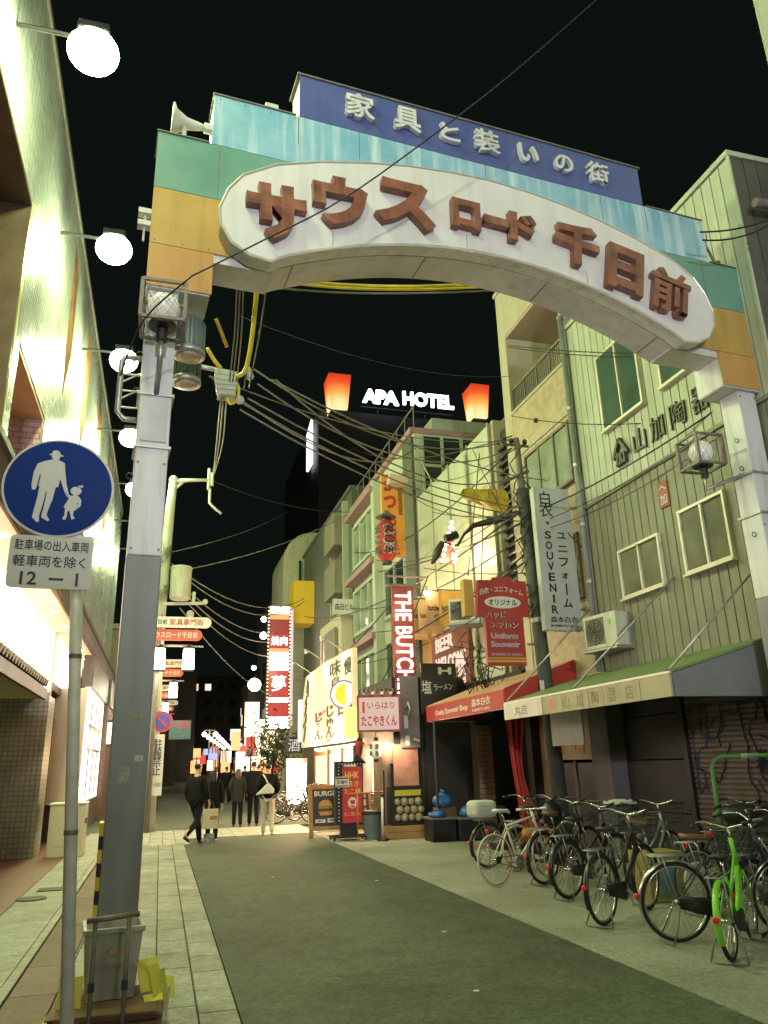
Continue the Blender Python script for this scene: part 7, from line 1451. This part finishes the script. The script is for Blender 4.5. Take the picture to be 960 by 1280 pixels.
    for dx, dy, dz in ((.08, -.12, -.14), (-.08, .12, .14)): q = bb + V((dx, dy, dz)); b.box(q.x - .045, q.x + .045, q.y - .035, q.y + .035, q.z - .011, q.z + .011)
    b.build('crank', STEEL, t, local=True)
    if chaincase: b = MB(); b.path([rx + V((.0, -.055, .0)), bb + V((0, -.055, 0))], [.05, .10], 10); b.v = [V((p.x, -.055 + (p.y + .055) * .18, p.z)) for p in b.v]; b.build('chain_case', BLACK if fender is None or style != 'silver' else CHROME, t, smooth=True, local=True)
    else: MB().tube(rx + V((0, -.05, .035)), bb + V((0, -.05, .085)), .005, n=4).tube(rx + V((0, -.05, -.035)), bb + V((0, -.05, -.085)), .005, n=4).lathe([(.05, -.02), (.04, .0)], rx + V((0, -.05, 0)), 14, (0, 1, 0)).build('chain', DARK, t, local=True)
    if stand:
        b = MB()
        for s_ in (-1, 1): b.path([rx + V((.0, s_ * .065, -.02)), rx + V((-.06, s_ * .12, -R * .55)), V((-.13, s_ * .15, .012))], .008, 6)
        b.path([V((-.13, -.15, .01)), V((-.155, -.07, .01)), V((-.155, .07, .01)), V((-.13, .15, .01))], .008, 6); b.build('kick_stand', RUSTY, t, smooth=True, local=True)
    if style != 'sport':
        b = MB(); z = R * 2 + .06
        for yy in (-.06, .06, 0): b.path([V((-.22, yy, z)), V((.16, yy, z + .0))], .006, 5)
        b.path([V((-.22, -.06, z)), V((-.22, .06, z))], .006, 5)
        for s_ in (-1, 1): b.path([rx + V((0, s_ * .06, 0)), V((-.12, s_ * .06, z))], .006, 5)
        b.build('rear_rack', STEEL, t, smooth=True, local=True)
    if reflector: MB().lathe([(.028, 0), (.028, .014), (.02, .02)], (-R - .028, 0, R + .06) if fender else (-.10, 0, R * 2 + .03), 12, (-1, 0, 0)).build('reflector', mat('red_reflector', (.6, .02, .03), .25, var=0, emit=.06, ecol=(1, .02, .02)), t, smooth=True, local=True)
    MB().lathe([(.015, -.04), (.032, 0), (.03, .015)], (L_ - .04, 0, R * 2 + .10), 10, (1, 0, 0)).build('lamp', STEEL, t, local=True)
    if basket:
        b = MB(); bx0, bx1, bz0, bz1 = L_ - .13, L_ + .20, R * 2 + .10, R * 2 + .35; w0, w1 = .12, .17
        for k in range(5):
            s_ = k / 4; z = bz0 + (bz1 - bz0) * s_; w = w0 + (w1 - w0) * s_; xa = bx0 + .05 * (1 - s_); xb = bx1 - .06 * (1 - s_); b.path([V((xa, -w, z)), V((xb, -w, z)), V((xb, w, z)), V((xa, w, z)), V((xa, -w, z))], .004 if k < 4 else .007, 4)
        for k in range(9):
            s_ = k / 8
            for sgn in (-1, 1): b.path([V((bx0 + .05 + (bx1 - bx0 - .11) * s_, sgn * w0, bz0)), V((bx0 + (bx1 - bx0) * s_, sgn * w1, bz1))], .0032, 4)
            b.path([V((bx1 - .06, -w0 + 2 * w0 * s_, bz0)), V((bx1, -w1 + 2 * w1 * s_, bz1))], .0032, 4); b.path([V((bx0 + .05, -w0 + 2 * w0 * s_, bz0)), V((bx0, -w1 + 2 * w1 * s_, bz1))], .0032, 4); b.path([V((bx0 + .05, -w0 + 2 * w0 * s_, bz0)), V((bx1 - .06, -w0 + 2 * w0 * s_, bz0))], .0032, 4)
        b.build('basket', basket, t, local=True)
    if rearcover:
        b = MB(); b.box(-.30, .12, -.17, .17, R * 2 + .09, R * 2 + .36); o = b.build('covered_basket', rearcover, t, local=True, bevel=.07, label='pale cloth cover over the rear basket')
    if lock: MB().ring((.05, 0, R + .02), R * .8, .006, 16, 4, a0=.6, a1=1.4).build('ring_lock', BLACK, t, local=True)
    for k_, (pa, pb2) in enumerate(((h1 + V((.06, .03, .05)), st + V((.02, .02, -.1))),)): MB().path(sagline(pa, pb2, .06, 6), .003, 4).build('brake_cable', BLACK, t, local=True)
    t.location = (x, y, 0); t.rotation_euler = (RAD(lean), 0, RAD(90 - head)); return t
GREEN_B = mat('lime_green_paint', (.17, .52, .035), .35, var=.05); BLKP = mat('black_bike_paint', (.014, .014, .016), .3, var=.1); WHB = mat('white_bike_paint', (.66, .66, .58), .3, var=.06); NAVB = mat('navy_bike_paint', (.03, .035, .07), .3, var=.1); SILB = mat('silver_bike_paint', (.45, .45, .42), .3, metal=.6, var=.1); ORB = mat('orange_bike_paint', (.5, .16, .03), .35, var=.1); BRNB = mat('brown_bike_paint', (.12, .06, .04), .35, var=.1)
BROWNS = mat('brown_saddle', (.14, .07, .04), .45, var=.2, scale=12); WHS = mat('white_saddle', (.62, .62, .56), .4, var=.08); WTYRE = mat('white_tyre', (.58, .55, .47), .6, var=.15, scale=15); RRIM = mat('red_rim', (.34, .05, .04), .35, var=.1); SILF = mat('silver_mudguard', (.5, .5, .46), .25, metal=.8, var=.1); PALEC = mat('pale_cloth_cover', (.46, .48, .44), .8, var=.15, scale=7, bump=.3, bscale=14); YTY = mat('cream_tyre', (.5, .45, .25), .6, var=.1)
WIREB = mat('black_basket_wire', (.02, .02, .02), .4, var=0)
def gp(px, py): g = onZ(px, py); return g.x, g.y
random.seed(3)
bike(*gp(612, 1085), 78, 'bicycle with a pale cloth covered rear basket, farthest left of the row', BRNB, basket=WIREB, rearcover=PALEC, fender=BLKP)
bike(*gp(623, 1109), 69, 'white sport bicycle with cream tyres and red rims', WHB, style='sport', tyre=WTYRE, rim=RRIM, saddle=WHS, chaincase=False, stand=False, tw=.014, R=.34, lean=-4, grips=WHS)
bike(*gp(650, 1088), 74, 'orange bicycle mostly hidden behind the white sport bicycle', ORB, tyre=YTY, basket=WIREB)
bike(*gp(682, 1106), 66, 'dark bicycle with a black wire basket just right of the white sport bicycle', BLKP, basket=WIREB, fender=BLKP, saddle=BROWNS)
bike(*gp(713, 1124), 66, 'black bicycle with thick tyres in the middle of the row', BLKP, basket=WIREB, fender=BLKP, tw=.022)
bike(*gp(757, 1157), 58, 'black step through bicycle with chain case and tall handlebar, just before the silver mudguard one', BLKP, fender=BLKP, basket=WIREB)
bike(*gp(800, 1118), 60, 'silver rimmed bicycle behind the black step through one', SILB, basket=WIREB)
bike(*gp(851, 1178), 101, 'bicycle with a long silver rear mudguard seen side on', NAVB, fender=SILF, saddle=BROWNS, R=.345, lean=3)
bike(*gp(880, 1143), 88, 'bicycle with a white wheel disc behind the silver mudguard one', NAVB, basket=WIREB, saddle=BROWNS, disc=mat('white_wheel_disc', (.5, .52, .46), .5, var=.2))
bike(*gp(917, 1202), 50, 'lime green small bicycle with a red reflector nearest the viewer', GREEN_B, style='mini', R=.30, fender=GREEN_B, basket=WIREB, tw=.02, lean=-2)
bike(*gp(952, 1172), 70, 'dark bicycle at the right edge beside the lime green one', BLKP, fender=BLKP, basket=WIREB)
bike(*gp(905, 1118), 70, 'bicycle with a black bag in its basket before the graffiti shutter', BLKP, basket=WIREB, saddle=BROWNS)
bg_ = thing('black_bag', 'black bag lying in a bicycle basket before the shutter', 'bag', onY(925, 1030, 8.3)); q = onY(928, 1018, 8.2); MB().ball(q, .22, 14, (1.3, .8, .6)).build('bag_body', BLACK, bg_, smooth=True)
for lb, px, py, Y_, m_, sq in (('orange cloth bundle in a basket of the bicycle row', 797, 1026, 9.6, mat('orange_cloth', (.30, .14, .04), .8, var=.35, scale=14), (1.1, .8, .55)), ('pale papers lying over a basket in the middle of the row', 775, 1003, 10.0, PALEC, (1.7, 1, .18)), ('black bag standing in the front basket behind the white bicycle', 690, 1018, 11.2, BLACK, (1, .8, 1.2)), ('orange cloth glimpsed behind the white bicycle', 662, 1044, 11.4, MATS['orange_cloth'], (.8, .6, .6))):
    b = MB(); b.ball(onY(px, py, Y_), .15, 18, sq); b.v = [p + V((.018 * sin(p.z * 60 + p.y * 40), .0, .02 * sin(p.x * 55 + p.y * 70))) for p in b.v]; b.single('basket_load', lb, 'bundle', m_, 'loads in the bicycle baskets', smooth=True)
# far bicycles by the lit panel
for i, (px, py, h_) in enumerate(((345, 1030, 92), (368, 1026, 85), (352, 1022, 100))):
    b_ = bike(*gp(px, py), h_, ['far dark bicycle nearest the walkers, before the lit panel', 'far dark bicycle nearest the wooden menu board, before the lit panel', 'far dark bicycle at the back before the lit panel'][i], BLKP, fender=BLKP, basket=WIREB); b_['group'] = 'bicycles by the far lit panel'
bike(5.3, 20.6, 95, 'dark bicycle leaning behind the hand rail of the food stall', BLKP)['group'] = 'bicycles by the far lit panel'

# ================================================================== PEOPLE
def skinmesh(name, verts, edges, m_, parent, sub=1, root=0):
    me = bpy.data.meshes.new(name); me.from_pydata([v[0] for v in verts], edges, []); o = bpy.data.objects.new(name, me); C.objects.link(o); o.parent = parent
    me.materials.append(m_); sk = o.modifiers.new('skin', 'SKIN'); sk.use_smooth_shade = True; sk.branch_smoothing = .4
    for i, v in enumerate(verts): r = v[1]; d = me.skin_vertices[0].data[i]; d.radius = r if isinstance(r, tuple) else (r, r); d.use_root = (i == root)
    ss = o.modifiers.new('subdiv', 'SUBSURF'); ss.levels = sub; ss.render_levels = sub; return o
SKIN = mat('skin', (.50, .32, .23), .55, var=.06); HAIR = mat('dark_hair', (.008, .006, .005), .45, var=.3, scale=25); HAIRB = mat('brown_long_hair', (.06, .035, .02), .45, var=.3, scale=25)
def person(px, py, face, label, h=1.70, coat=(.02, .02, .022), trouser=(.02, .02, .025), coat_len=.0, stride=.0, shoe=(.03, .03, .03), hair='short', arms='down', slim=1.0, coat_m=None, hairm=None, skirt=False, lift=0., xy=None):
    x, y = xy or gp(px, py); t = thing('person', label, 'person', (x, y, 0), 'people walking away down the street'); k = h / 1.70; S = lambda a, b, c: V((a * k, b * k, c * k)); W_ = slim
    cm = coat_m or mat('coat_%02d%02d%02d' % tuple(int(c * 999) for c in coat), tuple(c * .45 for c in coat), .85, spec=.15, var=.25, scale=14, bump=.2, bscale=40); tm = mat('cloth_%02d%02d%02d' % tuple(int(c * 999) for c in trouser), trouser if trouser[0] > .1 else tuple(c * .45 for c in trouser), .85, spec=.15, var=.15, scale=12); sm = mat('shoe_%02d%02d%02d' % tuple(int(c * 99) for c in shoe), shoe, .5, var=.1)
    st_ = stride
    hipL, hipR = S(-.09 * W_, 0, .88), S(.09 * W_, 0, .88); kL, kR = S(-.095, .18 * st_ + .02, .48), S(.095, -.10 * st_ + .03, .48 + .0); aL, aR = S(-.10, .30 * st_ - .02, .085), S(.10, -.42 * st_ - .03, .085 + lift); tL, tR = aL + S(0, .14, -.045), aR + S(.01, .13, -.045 - lift * .6)
    shL, shR = S(-.18 * W_, -.0, 1.40), S(.18 * W_, 0, 1.40)
    if arms == 'pocket': eL, eR = S(-.26 * W_, -.10, 1.14), S(.26 * W_, -.10, 1.14); wL, wR = S(-.19 * W_, .06, .95), S(.19 * W_, .06, .95)
    elif arms == 'hold': eL, eR = S(-.25 * W_, -.02, 1.12), S(.24 * W_, -.02, 1.12); wL, wR = S(-.24 * W_, .05, .87), S(.25 * W_, .0, .84)
    else: eL, eR = S(-.25 * W_, -.05, 1.13), S(.25 * W_, .02, 1.13); wL, wR = S(-.25 * W_, .06, .88), S(.25 * W_, .12, .90)
    Vt = [(S(0, 0, .93), (.14 * k * W_, .10 * k)), (S(0, -.01, 1.12), (.125 * k * W_, .09 * k)), (S(0, -.01, 1.32), (.15 * k * W_, .10 * k)), (S(0, 0, 1.44), .06 * k), (S(0, .015, 1.50), .05 * k), (S(0, .03, 1.58), (.072 * k, .088 * k)), (S(0, .025, 1.66), (.062 * k, .078 * k)),
          (hipL, .085 * k), (kL, .058 * k), (aL, .042 * k), (tL, (.04 * k, .03 * k)), (hipR, .085 * k), (kR, .058 * k), (aR, .042 * k), (tR, (.04 * k, .03 * k)), (shL, .055 * k), (eL, .042 * k), (wL, .028 * k), (shR, .055 * k), (eR, .042 * k), (wR, .028 * k)]
    E_ = [(0, 1), (1, 2), (2, 3), (3, 4), (4, 5), (5, 6), (0, 7), (7, 8), (8, 9), (9, 10), (0, 11), (11, 12), (12, 13), (13, 14), (2, 15), (15, 16), (16, 17), (2, 18), (18, 19), (19, 20)]
    for wi, s_ in ((17, -1), (20, 1)):
        w = Vt[wi][0]; pi_ = len(Vt); Vt.append((w + S(0, .01, -.06), (.036 * k, .018 * k))); E_.append((wi, pi_))
        for q, (dy, ln) in enumerate(((-.028, .062), (-.009, .074), (.010, .070), (.028, .055))):
            i0 = len(Vt); Vt.append((Vt[pi_][0] + S(0, dy, -.045), .009 * k)); Vt.append((Vt[pi_][0] + S(-s_ * .008, dy + .004, -.045 - ln * .6), .0085 * k)); Vt.append((Vt[pi_][0] + S(-s_ * .022, dy + .006, -.045 - ln), .0075 * k)); E_ += [(pi_, i0), (i0, i0 + 1), (i0 + 1, i0 + 2)]
        i0 = len(Vt); Vt.append((Vt[pi_][0] + S(-s_ * .01, .045, .005), .010 * k)); Vt.append((Vt[pi_][0] + S(-s_ * .018, .058, -.035), .009 * k)); E_ += [(pi_, i0), (i0, i0 + 1)]
    i0 = len(Vt); Vt.append((S(0, .125, 1.585), .012 * k)); E_.append((5, i0))
    for s_ in (-1, 1): i0 = len(Vt); Vt.append((S(s_ * .082, .02, 1.60), .016 * k)); E_.append((5, i0))
    body = skinmesh('body', Vt, E_, SKIN, t)
    for s_ in (-1, 1): MB().ball(S(s_ * .032, .108, 1.615), .011 * k, 8).build('eye', INK, t, smooth=True, local=True)
    MB().ball(S(0, .108, 1.535), .018 * k, 8, (1.3, .5, .35)).build('mouth', mat('lips', (.35, .12, .1), .5, var=0), t, smooth=True, local=True)
    # coat
    cl = .86 - coat_len; g = 1.0
    cv = [(S(0, -.0, cl - .04), (.245 * k * W_, .19 * k)), (S(0, -.01, 1.0), (.235 * k * W_, .175 * k)), (S(0, -.015, 1.17), (.225 * k * W_, .165 * k)), (S(0, -.015, 1.33), (.215 * k * W_, .15 * k)), (S(0, -.0, 1.455), (.085 * k, .08 * k)), (shL, .085 * k), (eL, .066 * k), (wL + (eL - wL) * .12, .05 * k), (shR, .085 * k), (eR, .066 * k), (wR + (eR - wR) * .12, .05 * k)]
    skinmesh('coat', cv, [(0, 1), (1, 2), (2, 3), (3, 4), (3, 5), (5, 6), (6, 7), (3, 8), (8, 9), (9, 10)], cm, t, 2)
    tv = [(S(0, 0, .95), (.15 * k * W_, .115 * k)), (hipL, .098 * k), (kL, .072 * k), (aL + S(0, 0, -.03), .058 * k), (hipR, .098 * k), (kR, .072 * k), (aR + S(0, 0, -.03), .058 * k)]
    skinmesh('trousers', tv, [(0, 1), (1, 2), (2, 3), (0, 4), (4, 5), (5, 6)], tm, t, 2)
    for a, tt in ((aL, tL), (aR, tR)): skinmesh('shoe', [(a + S(0, -.04, -.035), (.042 * k, .04 * k)), (a.lerp(tt, .5) + S(0, 0, -.02), (.048 * k, .036 * k)), (tt, (.042 * k, .028 * k))], [(0, 1), (1, 2)], sm, t, 1)
    hm = hairm or HAIR
    if hair == 'long': skinmesh('hair', [(S(0, .01, 1.69), (.085 * k, .09 * k)), (S(0, -.02, 1.60), (.105 * k, .10 * k)), (S(0, -.05, 1.48), (.10 * k, .07 * k)), (S(0, -.09, 1.34), (.085 * k, .05 * k))], [(0, 1), (1, 2), (2, 3)], hm, t, 2)
    else: skinmesh('hair', [(S(0, .02, 1.69), (.078 * k, .09 * k)), (S(0, -.005, 1.64), (.088 * k, .092 * k)), (S(0, -.03, 1.57), (.07 * k, .06 * k))], [(0, 1), (1, 2)], hm, t, 2)
    t.rotation_euler = (0, 0, RAD(-face)); return t, body, S, wL, wR
t, _, S, wL, wR = person(243, 1057, 40, 'walking man in a black quilted jacket with dark trousers, leftmost of the walkers', 1.76, coat=(.022, .022, .024), trouser=(.02, .024, .035), stride=1.05, arms='down', lift=.17, coat_len=.02)
def carry(name, label, cat, b, m_, loc):
    o = b.build(name, m_, None, local=True); o.location = loc; return tagp(o, label, cat)
t2, _, S2, wL2, wR2 = person(264, 1052, 8, 'woman in a long black coat with pale printed socks beside the leftmost man', 1.62, coat=(.018, .018, .02), trouser=(.02, .02, .022), coat_len=.22, stride=.25, hair='long', arms='hold', slim=.92, shoe=(.4, .4, .36))
px0 = onY(263, 1026, 18.4); pb_ = thing('paper_bag', 'cream paper shopping bag with a brown print carried by the leftmost couple', 'bag', (px0.x, 18.35, .38)); MB().box(px0.x - .16, px0.x + .16, 18.30, 18.42, .40, .80).build('bag_body', mat('cream_paper', (.55, .46, .28), .7, var=.1), pb_)
MB().box(px0.x - .02, px0.x + .14, 18.296, 18.299, .58, .66).build('brown_print', mat('brown_print', (.35, .17, .06), .6, var=0), pb_); MB().path([(px0.x - .08, 18.36, .80), (px0.x - .04, 18.36, .93), (px0.x + .04, 18.36, .93), (px0.x + .08, 18.36, .80)], .006, 5).build('handle', BROWNS, pb_)
px0 = onY(262, 1046, 18.3); MB().box(px0.x - .13, px0.x + .1, 18.30, 18.34, .10, .30).single('printed_bag', 'small black and white printed bag held low under the cream one', 'bag', mat('black_white_print', (.2, .2, .19), .6, var=.95, scale=18))
person(296, 1034, 6, 'woman with long light brown hair in a dark grey coat, left of the middle pair', 1.62, coat=(.055, .052, .045), trouser=(.016, .016, .018), coat_len=.16, stride=.2, hair='long', hairm=HAIRB, arms='pocket', slim=.95)
person(316, 1033, 6, 'tall man dressed all in black, right of the middle pair', 1.80, coat=(.016, .016, .018), trouser=(.016, .016, .018), coat_len=.05, stride=.2, arms='pocket')
t5, _, S5, wL5, wR5 = person(334, 1045, 4, 'man in a black jacket and cream trousers with a pale sling bag', 1.72, coat=(.018, .018, .02), trouser=(.52, .47, .36), stride=.35, shoe=(.45, .44, .4), arms='pocket', coat_len=-.0, lift=.03)
c = t5.location; sb2 = thing('sling_bag', 'pale triangular sling bag worn across the back of the man in cream trousers', 'bag', (c.x - .05, c.y - .22, 1.05)); f = Fr((c.x, c.y - .185, 0), (1, 0, 0), (0, -1, 0))
MB().prism(f, [(-.34, .98), (-.06, 1.24), (.02, 1.24), (.13, 1.10), (.10, 1.0), (-.1, 1.0)], -.01, .07).build('bag_body', mat('pale_canvas_bag', (.58, .58, .5), .8, var=.1, scale=10), sb2, bevel=.02)
MB().path([f.p(-.02, 1.22, .03), f.p(-.10, 1.38, .0), f.p(-.14, 1.46, -.1)], .02, 6).build('strap', MATS['pale_canvas_bag'], sb2)
# tiny far walkers
for i, (px, py, h_, cl) in enumerate(((282, 1005, 1.7, (.02, .02, .022)), (290, 1003, 1.65, (.05, .02, .02)), (268, 1003, 1.7, (.02, .025, .03)), (305, 1003, 1.72, (.03, .03, .03)))):
    person(px, py, 3, ['far walker seen between the leftmost couple and the middle pair', 'far walker in a reddish coat near the middle pair', 'far walker in a dark coat just right of the leftmost couple', 'far walker in a grey coat beyond the middle pair'][i], h_, coat=cl, coat_len=.08, stride=.2)
flush_text()
